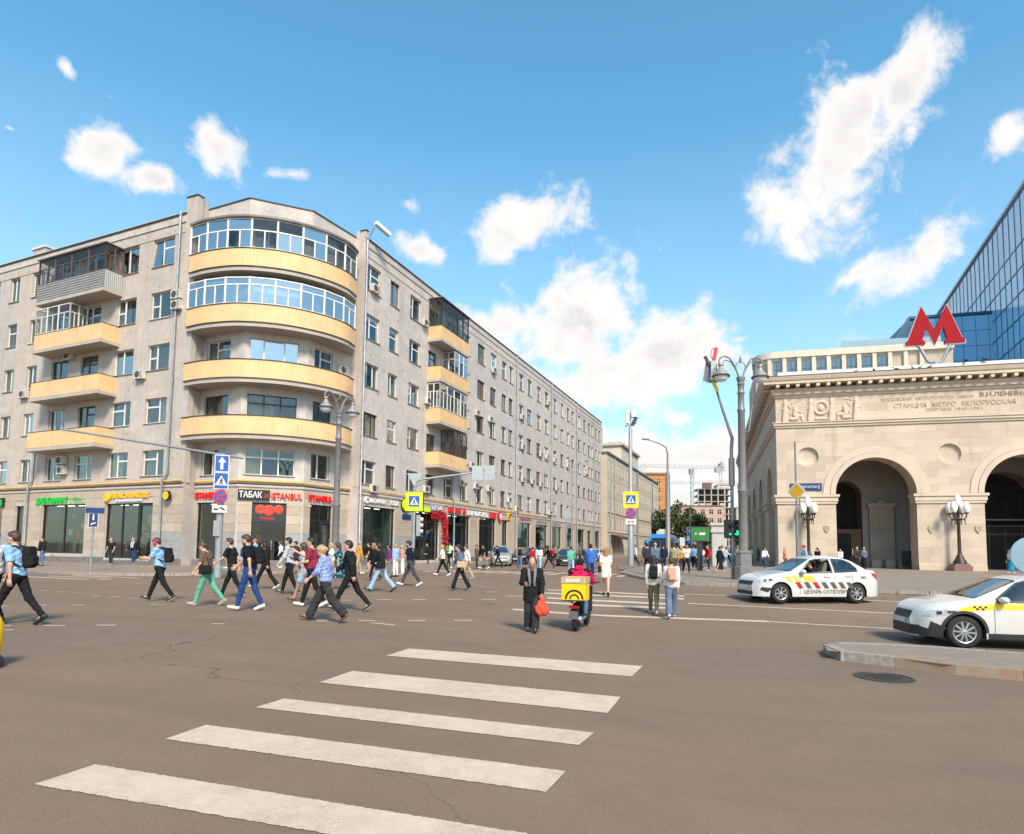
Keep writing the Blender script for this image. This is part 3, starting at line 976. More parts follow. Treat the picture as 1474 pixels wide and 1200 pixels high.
# traffic island in the right foreground
isl = [(5.931, 12.261), (5.692, 11.667), (5.892, 11.451), (6.209, 11.208), (6.936, 10.366), (7.778, 9.838), (9.061, 8.791), (10.97, 10.618), (9.191, 11.604), (8.058, 12.298), (7.132, 12.663), (6.585, 12.76), (6.238, 12.64)]
top = [Vector(p) for p in isl]
zi = -0.38 + 0.16
bm = fill_poly([p.lerp(sum(top, Vector((0, 0))) / len(top), 0.004) for p in top], zi - 0.012)
me = bpy.data.meshes.new('traffic_island'); bm.to_mesh(me); bm.free()
me.materials.append(MAT['pavement_slabs'])
ISLAND = obj('traffic_island', me, kind='structure')
loop = resample(top + [top[0]], 0.86)
for i, (a, b) in enumerate(zip(loop, loop[1:])):
 d = b - a; c = (a + b) / 2
 m = 'rusty_kerb' if (c.y < 11.5 and i % 3 != 1) else 'granite_kerb'
 s = MB().box(-0.425, 0.425, -0.09, 0.09, -0.22, 0.0).mesh('kerb_stone', m)
 inward = Vector((-d.y, d.x)).normalized() * 0.09
 o = obj('kerb_stone', s, ISLAND, (c.x + inward.x, c.y + inward.y, zi + random.uniform(-0.006, 0.006)), math.atan2(d.y, d.x) + random.uniform(-0.012, 0.012))
# cast iron manhole cover in the road
mh = (5.749, 10.01)
t = thing('manhole_cover', 'round cast iron manhole cover set in the asphalt before the traffic island', 'manhole cover', (mh[0], mh[1], gh(*mh) + 0.004))
mb = MB().lathe([(0.42, -0.03), (0.42, 0.006), (0.36, 0.010), (0.355, 0.002)], n=32)
obj('rim', mb.mesh('rim', 'bronze_dark', 40), t)
mb = MB().lathe([(0.335, -0.02), (0.335, 0.005), (0.0001, 0.006)], n=28)
for k in range(-4, 5):
 for j in range(-4, 5):
  if k * k + j * j < 17:
   mb.box(k * 0.066 - 0.02, k * 0.066 + 0.02, j * 0.066 - 0.02, j * 0.066 + 0.02, 0.004, 0.011)
obj('lid', mb.mesh('lid', 'bronze_dark'), t)

# ------------------------------------------------------------------ corner apartment building
APT = thing('apartment_building', 'grey six-storey apartment building with rounded yellow corner balconies and shops', 'building', (PA.x, PA.y, 0.0))
CD = (PB - PA).normalized(); CN = Vector((CD.y, -CD.x))
def CP(u, w):
 return PA + CD * u + CN * w
P1, P2, P3, P4 = CP(.65, -.9), CP(3.25, 1.95), CP(7.35, 1.95), CP(10.75, -.7)
LLEN, SLEN = 34.0, 75.0
FL = Frame(PA - LDIR * LLEN, LDIR, PA)
FS = Frame(PB, SDIR, PA)
FA = Frame(P1, P2 - P1, PA)
FB = Frame(P2, P3 - P2, PA)
FC = Frame(P3, P4 - P3, PA)
WZ = [(6.15, 7.9), (9.8, 11.52), (13.5, 15.3), (17.15, 19.05), (20.9, 22.9)]
EAVE_L, EAVE_S, PARA = 24.2, 24.65, 24.85
PANES = {
 'v2': [(0, .42, 0, 1), (.42, 1, 0, 1)], 'v2r': [(0, .58, 0, 1), (.58, 1, 0, 1)],
 'T': [(0, .4, 0, 1), (.4, 1, 0, .66), (.4, 1, .66, 1)], 'Tr': [(0, .6, 0, .66), (0, .6, .66, 1), (.6, 1, 0, 1)],
 '3': [(0, .29, 0, 1), (.29, .71, 0, 1), (.71, 1, 0, 1)], '3T': [(0, .33, 0, .66), (0, .33, .66, 1), (.33, .67, 0, .66), (.33, .67, .66, 1), (.67, 1, 0, .66), (.67, 1, .66, 1)],
 'g': [(0, .36, 0, .5), (0, .36, .5, 1), (.36, 1, 0, 1)], 'n': [(0, 1, 0, .62), (0, 1, .62, 1)], 'one': [(0, 1, 0, 1)],
 'door': [(0, .5, 0, 1), (.5, 1, .35, 1)]}
_cache = {}
def cached(key, fn):
 if key not in _cache:
  _cache[key] = fn()
 return _cache[key]

def ring(mb, x0, x1, z0, z1, t, y0, y1, m=0):
 mb.box(x0, x1, y0, y1, z0, z0 + t, m); mb.box(x0, x1, y0, y1, z1 - t, z1, m)
 mb.box(x0, x0 + t, y0, y1, z0 + t, z1 - t, m); mb.box(x1 - t, x1, y0, y1, z0 + t, z1 - t, m)

def window(F, u, z, w, h, style, fm, root, near=True, gl=None, curt=None, name='window', sill='sill_metal'):
 w, h = round(w, 2), round(h, 2)
 R_ = PANES[style]
 def mk_frame():
  mb = MB()
  for a, b, c, d in R_:
   ring(mb, a * w + 0.002, b * w - 0.002, c * h + 0.002, d * h - 0.002, 0.05, 0.17, 0.235)
  return mb.mesh('window_frame', fm)
 fr = obj(name, cached(('f', w, h, style, fm), mk_frame), root, F.loc(u, 0, z), F.ang)
 g = gl or ('window_glass_sky' if random.random() < 0.13 else 'window_glass')
 if near:
  for a, b, c, d in R_:
   pw, ph = round((b - a) * w - 0.08, 2), round((d - c) * h - 0.08, 2)
   me = cached(('p', pw, ph, g), lambda: MB().box(-pw / 2, pw / 2, -0.004, 0.004, -ph / 2, ph / 2).mesh('pane', g))
   ty = random.uniform(-0.02, 0.02)
   tx = random.uniform(-0.012, 0.012)
   if random.random() < 0.08 and ph > 1.0 and (b - a) < 0.5:
    tx = -0.09
   obj('pane', me, fr, ((a + b) / 2 * w, 0.20 + (0.08 if tx < -.05 else 0) * -1, (c + d) / 2 * h), (tx, 0, ty))
 else:
  def mk_p():
   mb = MB()
   for a, b, c, d in R_:
    mb.box(a * w + 0.04, b * w - 0.04, 0.196, 0.204, c * h + 0.04, d * h - 0.04)
   return mb.mesh('pane', g)
  obj('pane', cached(('pp', w, h, style, g), mk_p), fr, (0, 0, 0), (0, 0, random.uniform(-0.012, 0.012)))
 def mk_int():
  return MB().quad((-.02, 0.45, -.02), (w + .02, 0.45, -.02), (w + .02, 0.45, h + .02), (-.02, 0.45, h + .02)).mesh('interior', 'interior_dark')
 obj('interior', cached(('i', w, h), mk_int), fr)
 r = random.random()
 cm = curt if curt is not None else ('curtain_white' if r < .30 else 'curtain_cream' if r < .42 else 'curtain_grey' if r < .55 else 'curtain_blue' if r < .62 else 'curtain_brown' if r < .70 else '')
 if cm:
  cv = random.choice([(0, .3), (.7, 1), (0, .55), (.45, 1), (0, 1), (0, 1)])
  def mk_c():
   mb = MB()
   x0, x1 = cv[0] * w, cv[1] * w
   k = max(4, int((x1 - x0) / 0.09))
   vs = []
   for i in range(k + 1):
    x = x0 + (x1 - x0) * i / k
    yy = 0.36 + 0.025 * (i % 2)
    vs += [(x, yy, 0.0), (x, yy, h)]
   mb.add(vs, [(2 * i, 2 * i + 2, 2 * i + 3, 2 * i + 1) for i in range(k)])
   return mb.mesh('curtain', cm)
  obj('curtain', cached(('c', w, h, cv, cm), mk_c), fr)
 if sill:
  obj('sill', cached(('s', w, sill), lambda: MB().box(-0.06, w + 0.06, -0.09, 0.17, -0.045, -0.004).mesh('sill', sill)), fr)
 return fr

def lay(root, F, length, zb, zt, cols, extra, mat, name='wall'):
 holes = []
 for u, w, fl in cols:
  for k in fl:
   holes.append((u, u + w, WZ[k][0], WZ[k][1]))
 holes += extra
 me = wall_mb(0, length, zb, zt, holes, 0.46, 0, 1).mesh(name, [mat, 'reveal_plaster'])
 return obj(name, me, root, F.loc(), F.ang)

def styles_for(w, rnd):
 if w < 1.5:
  return rnd.choice(['v2', 'v2', 'n', 'v2r'])
 if w > 2.6:
  return '3T'
 return rnd.choice(['T', 'Tr', '3', 'T', 'g', 'v2'])

rnd = random.Random(3)
# --- square-side wing: columns (u from the far end)
def ul(d):            # measured from the corner leftwards
 return LLEN - d
ALL = [0, 1, 2, 3, 4]
colsL = [(ul(4.25), 2.15, ALL), (ul(7.85), 2.1, ALL), (ul(11.6), 2.0, ALL), (ul(15.1), 2.0, ALL), (ul(18.3), 1.3, ALL), (ul(21.3), 1.3, ALL),
         (ul(24.6), 1.9, ALL), (ul(28.4), 2.0, ALL)]
shopsL = [(ul(15.1), ul(9.95), 0.75, 4.35), (ul(7.75), ul(2.85), 0.5, 4.3), (ul(18.45), ul(17.3), 0.2, 4.3), (ul(23.6), ul(20.1), 0.75, 4.25)]
lay(APT, FL, LLEN, 0.0, EAVE_L, colsL, shopsL, 'facade_paint', 'wall')
for ci, (u, w, fl) in enumerate(colsL):
 for k in fl:
  st = styles_for(w, rnd)
  fm = 'pvc_white'
  if ci == 2 and k in (1, 2): fm, st = 'wood_dark', 'T'
  if ci == 3 and k == 2: fm = 'wood_dark'
  window(FL, u, WZ[k][0], w, WZ[k][1] - WZ[k][0], st, fm, APT, True, sill='sill_white' if rnd.random() < .4 else 'sill_metal')
# --- rounded corner: three facets between the two wings
cornerW = [(FA, [(0.40, 2.25, ALL)], 3.858, [(0.18, 2.75, 0.55, 4.32)]), (FB, [(0.36, 3.1, ALL)], 4.10, [(0.92, 3.06, 0.35, 4.32)]), (FC, [(0.58, 1.75, ALL)], 4.311, [(0.62, 2.75, 0.55, 4.35)])]
for F, cols, ln, sh in cornerW:
 lay(APT, F, ln, 0.0, PARA, cols, sh, 'facade_paint_street', 'corner_wall')
 for u, w, fl in cols:
  for k in fl:
   st = '3T' if (F is FB and k in (0, 1)) else '3' if F is FB else rnd.choice(['T', 'v2'])
   dark = k == 1
   window(F, u, WZ[k][0], w, WZ[k][1] - WZ[k][0], st, 'wood_dark' if dark else 'pvc_white', APT, True,
                   gl='window_glass_sky' if k in (2, 3) and F is FB else None, curt=('curtain_grey' if dark and F is FB else None))
# return walls beside the recessed facets, with their pilasters
def ret(a, b, zt, name='return_wall'):
 d = b - a
 Fq = Frame(a, d, PA)
 obj(name, wall_mb(0, d.length, 0, zt, []).mesh(name, 'facade_paint_street'), APT, Fq.loc(), Fq.ang)
ret(PA, P1, PARA + .5); ret(P4, PB, PARA + .5)
mb = MB()
for a, d, in ((PA - LDIR * 0.001, LDIR), ):
 pass
def pil(F, u0, u1, z0, z1):
 obj('pilaster', MB().box(u0, u1, -0.06, 0.4, z0, z1).mesh('pilaster', 'facade_paint'), APT, F.loc(), F.ang)
 obj('pilaster_cap', MB().box(u0 - .05, u1 + .05, -0.12, 0.45, z1, z1 + .07).mesh('pilaster_cap', 'flashing_dark'), APT, F.loc(), F.ang)
pil(FL, LLEN - 1.0, LLEN + 0.01, 5.6, 25.3)
pil(FS, -0.01, 0.22, 5.8, 25.25)
# --- street-side wing
colsS = [(.3, 1.9, ALL), (3.6, 1.35, ALL), (6.7, 1.85, ALL), (9.95, 1.6, ALL), (13.4, 1.85, ALL), (16.8, 1.75, ALL), (20.45, 1.85, ALL), (23.8, 1.7, ALL), (27.15, 1.4, ALL), (29.3, 1.3, ALL),
         (32.6, 1.6, ALL), (35.6, 1.6, ALL), (39.2, 1.6, ALL), (42.4, 1.7, ALL), (46.4, 1.5, ALL), (49.8, 1.5, ALL), (53.0, 1.3, ALL), (55.6, 1.3, ALL),
         (59.2, 1.4, ALL), (62.5, 1.4, ALL), (65.7, 1.3, ALL), (67.7, 1.2, ALL), (70.6, 1.3, ALL), (73.0, 1.2, ALL)]
shopsS = [(.65, 5.1, .55, 4.5), (8.3, 12.65, .35, 4.6), (14.3, 19.15, .5, 4.6), (21.35, 25.8, .5, 4.65), (27.6, 29.3, .5, 4.65), (32.5, 37.1, .6, 4.6), (39.0, 43.8, .4, 4.6),
          (45.6, 50.4, .6, 4.6), (52.5, 57.0, .5, 4.6), (59.0, 63.2, .6, 4.6), (65.2, 67.4, .3, 4.5), (70.0, 73.6, .5, 4.6)]
lay(APT, FS, SLEN, 0.0, EAVE_S, colsS, shopsS, 'facade_paint_street', 'wall')
for ci, (u, w, fl) in enumerate(colsS):
 for k in fl:
  st = styles_for(w, rnd)
  fm = 'pvc_white' if rnd.random() < (.62 if ci > 5 else .72) else rnd.choice(['wood_brown', 'wood_dark'])
  if ci in (0, ) and k == 1: fm = 'wood_dark'
  if ci in (3,) : fm, st = 'wood_dark', 'T'
  window(FS, u, WZ[k][0], w, WZ[k][1] - WZ[k][0], st, fm, APT, ci < 6, sill='sill_metal')
# far end, back walls and roof so that the block is closed
farL, farS = PA - LDIR * LLEN, PB + SDIR * SLEN
bL, bS = farL - NL * 13, farS - NS * 13
inner = PA + (PB - PA) * 0.5 - CN * 16
def plainwall(a, b, zt, name='rear_wall'):
 Fq = Frame(a, b - a, PA)
 obj(name, MB().quad((0, 0, 0), ((b - a).length, 0, 0), ((b - a).length, 0, zt), (0, 0, zt)).mesh(name, 'facade_paint_street'), APT, Fq.loc(), Fq.ang)
plainwall(farS, bS, EAVE_S, 'end_wall'); plainwall(bS, inner, EAVE_L); plainwall(inner, bL, EAVE_L); plainwall(bL, farL, EAVE_L, 'end_wall')
bm = fill_poly([farL, PA, P1, P2, P3, P4, PB, farS, bS, inner, bL], 24.05)
me = bpy.data.meshes.new('roof'); bm.to_mesh(me); bm.free(); me.materials.append(MAT['roof_metal'])
ROOF = obj('roof', me, APT, (-PA.x, -PA.y, 0))
# eaves: dark drip edge over a plaster band, and the string line under it
def rel(P):
 return (P.x - PA.x, P.y - PA.y)
def band(pts, prof, mat, name):
 obj(name, MB().sweep([rel(p) for p in pts], prof).mesh(name, mat), APT)
eL = [farL, PA - LDIR * 0.95]
eS = [PB + SDIR * 0.3, farS]
for pts, z in ((eL, EAVE_L), (eS, EAVE_S)):
 band(pts, [(-.3, z - .02), (.16, z - .02), (.16, z + .06), (-.3, z + .12)], 'flashing_dark', 'eaves_flashing')
 band(pts, [(-.02, z - .55), (.07, z - .55), (.07, z - .02), (-.02, z - .02)], 'facade_paint_street', 'eaves_band')
 band(pts, [(-.02, z - 1.28), (.035, z - 1.28), (.035, z - 1.22), (-.02, z - 1.22)], 'slab_concrete', 'string_course')
band([P1, P2, P3, P4], [(-.25, PARA), (.06, PARA), (.06, PARA + .07), (-.25, PARA + .07)], 'flashing_dark', 'parapet_flashing')
band([P1, P2, P3, P4], [(-.02, 0.0), (.10, 0.0), (.10, .5), (-.02, .53)], 'plinth', 'plinth')
# snow guard rail on the roof edge, thin posts
mb = MB()
for pts, z in ((eL, EAVE_L), (eS, EAVE_S)):
 a, b = pts
 n = int((b - a).length / 1.5)
 for i in range(n + 1):
  q = a.lerp(b, i / n) - (NL if pts is eL else NS) * 0.25
  r_ = rel(q)
  mb.bar((r_[0], r_[1], z), (r_[0], r_[1], z + .42), .03, .03)
 ra, rb = rel(a - (NL if pts is eL else NS) * .25), rel(b - (NL if pts is eL else NS) * .25)
 mb.bar((*ra, z + .4), (*rb, z + .4), .03, .03); mb.bar((*ra, z + .22), (*rb, z + .22), .02, .02)
obj('roof_railing', mb.mesh('roof_railing', 'roof_sheet'), APT)
# chimney stacks on the roof
for F, u, zz, w in ((FL, ul(19.2), EAVE_L, 1.7), (FS, 24, EAVE_S, .9), (FS, 47, EAVE_S, .9), (FS, 58, EAVE_S, .9)):
 c = obj('chimney', MB().box(-w / 2, w / 2, 0.8, 1.7, -.2, 1.25 if w > 1 else .7).mesh('chimney', 'facade_paint'), APT, F.loc(u, 0, zz), F.ang)
 obj('chimney_cap', MB().box(-w / 2 - .1, w / 2 + .1, 0.7, 1.8, 1.25 if w > 1 else .7, 1.42 if w > 1 else .8).mesh('chimney_cap', 'roof_sheet'), c)

# --- ground floor cladding, stone by stone
SHOPTOP = 5.35
unit_stone = [MB().box(0.006, 0.994, -0.045, 0.0, 0.012, 0.988).mesh('cladding_stone', 'cladding_%d' % i) for i in range(4)] + [MB().box(0.006, 0.994, -0.045, 0.0, 0.012, 0.988).mesh('cladding_stone', 'cladding_grey')]
def clad(F, u0, u1, holes, z0=0.55, z1=5.3, rows=8, greytop=2.1, greyp=0.5, bl=1.25):
 rh = (z1 - z0) / rows
 for r in range(rows):
  za, zb = z0 + r * rh, z0 + (r + 1) * rh
  cuts = [h for h in holes if h[2] < zb - .15 and h[3] > za + .15]
  segs, cur = [], u0
  for h in sorted(cuts):
   if h[0] > cur + .05: segs.append((cur, min(h[0], u1)))
   cur = max(cur, h[1])
  if cur < u1 - .05: segs.append((cur, u1))
  for a, b in segs:
   L = b - a
   if L < 0.08: continue
   n = max(1, round(L / bl))
   off = (0.5 * L / n) if (r % 2 and n > 1) else 0
   ed = [a] + [a + off + L / n * i for i in range(0 if off else 1, n)] + [b]
   for x0, x1 in zip(ed, ed[1:]):
    if x1 - x0 < .05: continue
    g = za + rh * .5 < greytop and (math.sin(a * 5.1) > 1 - 2 * greyp)
    me = unit_stone[4] if g else unit_stone[rnd.randrange(4)]
    obj('cladding_stone', me, APT, F.loc(x0, rnd.uniform(-.006, .004), za), F.ang, (x1 - x0, 1, rh))
clad(FL, ul(24.5), LLEN, shopsL)
for F, cols, ln, sh in cornerW:
 clad(F, 0.06, ln - .06, sh, z0=.55, greyp=.6)
clad(FS, 0.25, 20.8, shopsS, bl=1.4)
# plain stone coat beyond, too far to tell the slabs apart
obj('cladding', wall_mb(20.8, SLEN - .05, .5, 5.3, [h for h in shopsS if h[0] > 20], 0.05).mesh('cladding', 'cladding_1'), APT, FS.loc(0, -.04), FS.ang)
for F, a, b, hs in ((FL, 0, LLEN, shopsL), (FS, 0, SLEN, shopsS)):
 cuts = sorted([h for h in hs if h[2] < .52]); cur = a
 for h in cuts + [(b, b, 0, 0)]:
  if h[0] > cur:
   obj('plinth', MB().box(cur, h[0], -.09, .02, 0, .53).mesh('plinth', 'plinth'), APT, F.loc(), F.ang)
  cur = h[1]
for pts in ([PA - LDIR * LLEN, PA], [PB, PB + SDIR * SLEN]):
 band(pts, [(-.02, 5.3), (.10, 5.3), (.12, 5.36), (.08, 5.46), (-.02, 5.48)], 'slab_concrete', 'shop_cornice')
band([P1, P2, P3, P4], [(-.02, 5.3), (.10, 5.3), (.12, 5.36), (.08, 5.46), (-.02, 5.48)], 'slab_concrete', 'shop_cornice')
# yellow gas pipe with a grey cable duct under it
def offs(pts, d):
 return [rel(p) for p in pts]
def run(pts, r, z, out, mat, name):
 mb = MB()
 V = [Vector(rel(p)) for p in pts]
 line = []
 for i, v in enumerate(V):
  a = (V[i] - V[i - 1]).normalized() if i else None
  b = (V[i + 1] - V[i]).normalized() if i < len(V) - 1 else None
  na = Vector((a.y, -a.x)) if a else None; nb = Vector((b.y, -b.x)) if b else None
  o = (na + nb) / max(.4, (na + nb).dot(na)) if (na and nb) else (na or nb)
  line.append((v.x + o.x * out, v.y + o.y * out, z))
 mb.tube(line, r, 8)
 obj(name, mb.mesh(name, mat, 60), APT)
run([farL, PA - LDIR * .1], .055, 5.72, .13, 'gas_yellow', 'gas_pipe')
run([P1, P2, P3, P4], .055, 5.72, .13, 'gas_yellow', 'gas_pipe')
run([PB + SDIR * .3, PB + SDIR * 44], .05, 5.72, .13, 'gas_yellow', 'gas_pipe')
run([farL, PA - LDIR * .1], .05, 5.56, .11, 'cable_grey', 'cable_duct')
run([P1, P2, P3, P4], .05, 5.56, .11, 'cable_grey', 'cable_duct')
# drain pipes
def drain(F, u, ztop, jog=5.9, side=.25):
 mb = MB()
 mb.tube([(u, -.12, ztop), (u, -.16, ztop - .25), (u, -.14, ztop - .5), (u, -.14, jog + .35), (u - side, -.22, jog - .1), (u - side, -.22, .35), (u - side, -.42, .2)], .085, 10)
 mb.lathe([(.10, 0), (.17, .22), (.17, .30)], (u, -.12, ztop - .05), 12)
 for z in np.arange(1.4, ztop - 1, 1.85):
  uu = u - side if z < jog else u
  yy = -.22 if z < jog else -.14
  mb.lathe([(.10, 0), (.10, .06)], (uu, yy, z), 10)
 obj('drain_pipe', mb.mesh('drain_pipe', 'pipe_zinc', 50), APT, F.loc(), F.ang)
drain(FL, ul(1.5), EAVE_L - .1, side=.35)
drain(FL, ul(16.35), 8.2, side=.3)
for u in (.1, 31.6, 45.2, 58.2, 69.4):
 drain(FS, u, EAVE_S - .1, side=.1)
drain(FS, 15.0, 8.4, side=-.2)

# --- glazed fronts along a plan line: frame bars and single panes
def glaze(root, line, z0, z1, bays, fm, gm, transom=.62, split=2, t=.06, name='glazing_frame'):
 """line: local plan points; returns the frame object with its panes as sub-parts"""
 L = [Vector(p) for p in line]
 cum = [0]
 for a, b in zip(L, L[1:]): cum.append(cum[-1] + (b - a).length)
 def at(s):
  for i in range(len(L) - 1):
   if s <= cum[i + 1] + 1e-6:
    return L[i].lerp(L[i + 1], (s - cum[i]) / max(1e-6, cum[i + 1] - cum[i]))
  return L[-1]
 st = [at(cum[-1] * i / bays) for i in range(bays + 1)]
 mb = MB(); panes = []
 for i, p in enumerate(st):
  mb.bar((p.x, p.y, z0), (p.x, p.y, z1), t * 1.5, t * 1.5)
 for a, b in zip(st, st[1:]):
  zt = z0 + (z1 - z0) * transom
  for z in (z0 + t / 2, z1 - t / 2) + ((zt,) if transom < 1 else ()):
   mb.bar((a.x, a.y, z), (b.x, b.y, z), t, t)
  for k in range(1, split):
   q = a.lerp(b, k / split)
   mb.bar((q.x, q.y, z0), (q.x, q.y, zt), t, t)
  rows = [(z0, zt, split)] + ([(zt, z1, 1)] if transom < 1 else [])
  for za, zb, n in rows:
   for k in range(n):
    panes.append((a.lerp(b, k / n), a.lerp(b, (k + 1) / n), za, zb))
 fr = obj(name, mb.mesh(name, fm), root)
 return fr, panes

def add_panes(parent, panes, gm, curt=0.0):
 for a, b, za, zb in panes:
  d = (b - a); n = Vector((d.y, -d.x)).normalized() * random.uniform(-.008, .008)
  me = MB().quad((a.x + n.x, a.y + n.y, za), (b.x - n.x, b.y - n.y, za), (b.x - n.x, b.y - n.y, zb), (a.x + n.x, a.y + n.y, zb)).mesh('pane', gm if isinstance(gm, str) else random.choice(gm))
  obj('pane', me, parent)

# --- rounded corner balconies
def catmull(pts, n=6):
 P = [Vector(p) for p in pts]
 P = [P[0] * 2 - P[1]] + P + [P[-1] * 2 - P[-2]]
 out = []
 for i in range(1, len(P) - 2):
  for k in range(n):
   t = k / n
   out.append(0.5 * ((2 * P[i]) + (P[i + 1] - P[i - 1]) * t + (2 * P[i - 1] - 5 * P[i] + 4 * P[i + 1] - P[i + 2]) * t * t + (3 * P[i] - P[i - 1] - 3 * P[i + 1] + P[i + 2]) * t ** 3))
 return out + [P[-2]]
curve = catmull([(-.35, .02), (.9, 1.45), (2.9, 2.85), (5.5, 3.4), (8.0, 2.95), (9.75, 1.95), (10.65, .75)], 7)
CUR = [Vector(rel(CP(p.x, p.y))) for p in curve]
def inset(line, d):
 out = []
 for i, p in enumerate(line):
  a = line[max(0, i - 1)]; b = line[min(len(line) - 1, i + 1)]
  t = (b - a).normalized()
  out.append(p - Vector((t.y, -t.x)) * d)
 return out
FLOORZ = [8.35, 12.02, 15.72, 19.45]
for k, z in enumerate(FLOORZ):
 inner_pts = [Vector(rel(p)) for p in (P4, P3, P2, P1)]
 slab = MB().prism([(p.x, p.y) for p in CUR] + [(p.x, p.y) for p in inner_pts], z, z + .26)
 bal = obj('corner_balcony', slab.mesh('corner_balcony', 'slab_concrete'), APT)
 out = inset(CUR, -.03)
 mb = MB()
 # ribbed sheet: one rib every 11 cm along the curve
 rs = resample([Vector((p.x, p.y)) for p in out], 0.11)
 for i, p in enumerate(rs):
  pass
 wob = inset(rs, 0)
 n_ = len(wob)
 pts = [wob[i] if i % 2 else inset(wob[max(0, i - 1):i + 2], .011)[1 if i else 0] for i in range(n_)]
 zt = z + 1.48
 vs = []
 for p in pts: vs += [(p.x, p.y, z + .30), (p.x, p.y, zt)]
 mb.add(vs, [(2 * i, 2 * i + 2, 2 * i + 3, 2 * i + 1) for i in range(n_ - 1)])
 inn = inset(pts, .05)
 vs = []
 for p in inn: vs += [(p.x, p.y, z + .30), (p.x, p.y, zt)]
 mb.add(vs, [(2 * i + 2, 2 * i, 2 * i + 1, 2 * i + 3) for i in range(n_ - 1)])
 obj('parapet', mb.mesh('parapet', 'balcony_yellow'), bal)
 rail = MB().sweep([(p.x, p.y) for p in inset(out, .02)], [(-.06, zt), (.06, zt), (.06, zt + .05), (-.06, zt + .05)])
 obj('rail', rail.mesh('rail', 'flashing_dark'), bal)
 trim = MB().sweep([(p.x, p.y) for p in out], [(-.02, z + .262), (.05, z + .262), (.05, z + .31), (-.02, z + .31)])
 obj('drip_edge', trim.mesh('drip_edge', 'flashing_dark'), bal)
 if k >= 2:
  g0 = zt + .06
  g1 = g0 + (1.78 if k == 2 else 2.05)
  fr, panes = glaze(bal, [(p.x, p.y) for p in inset(CUR, .06)], g0, g1, 8, 'pvc_white', None, .72 if k == 2 else .6, 2, .075)
  fr.name = 'glazing_frame'
  for a, b, za, zb in panes:
   d = (b - a); nn = Vector((d.y, -d.x)).normalized() * random.uniform(-.02, .02)
   me = MB().quad((a.x + nn.x, a.y + nn.y, za), (b.x - nn.x, b.y - nn.y, za), (b.x - nn.x, b.y - nn.y, zb), (a.x + nn.x, a.y + nn.y, zb)).mesh('pane', 'window_glass_sky' if k == 2 or random.random() < .55 else 'window_glass')
   obj('pane', me, bal)
  if k == 3:
   rf = MB().prism([(p.x, p.y) for p in inset(CUR, -.12)] + [(p.x, p.y) for p in inner_pts], g1, g1 + .14)
   obj('balcony_roof', rf.mesh('balcony_roof', 'roof_metal'), bal)
  # blinds drawn behind part of the glazing
  for s0, s1, cm in (((4, 12, 'curtain_blue') if k == 2 else (0, 9, 'curtain_white')), (24, 34, 'curtain_grey')):
   seg = inset(CUR, .35)[s0:s1]
   vs = []
   for p in seg: vs += [(p.x, p.y, g0), (p.x, p.y, g1 - .1)]
   obj('blind', MB().add(vs, [(2 * i, 2 * i + 2, 2 * i + 3, 2 * i + 1) for i in range(len(seg) - 1)]).mesh('blind', cm), bal)

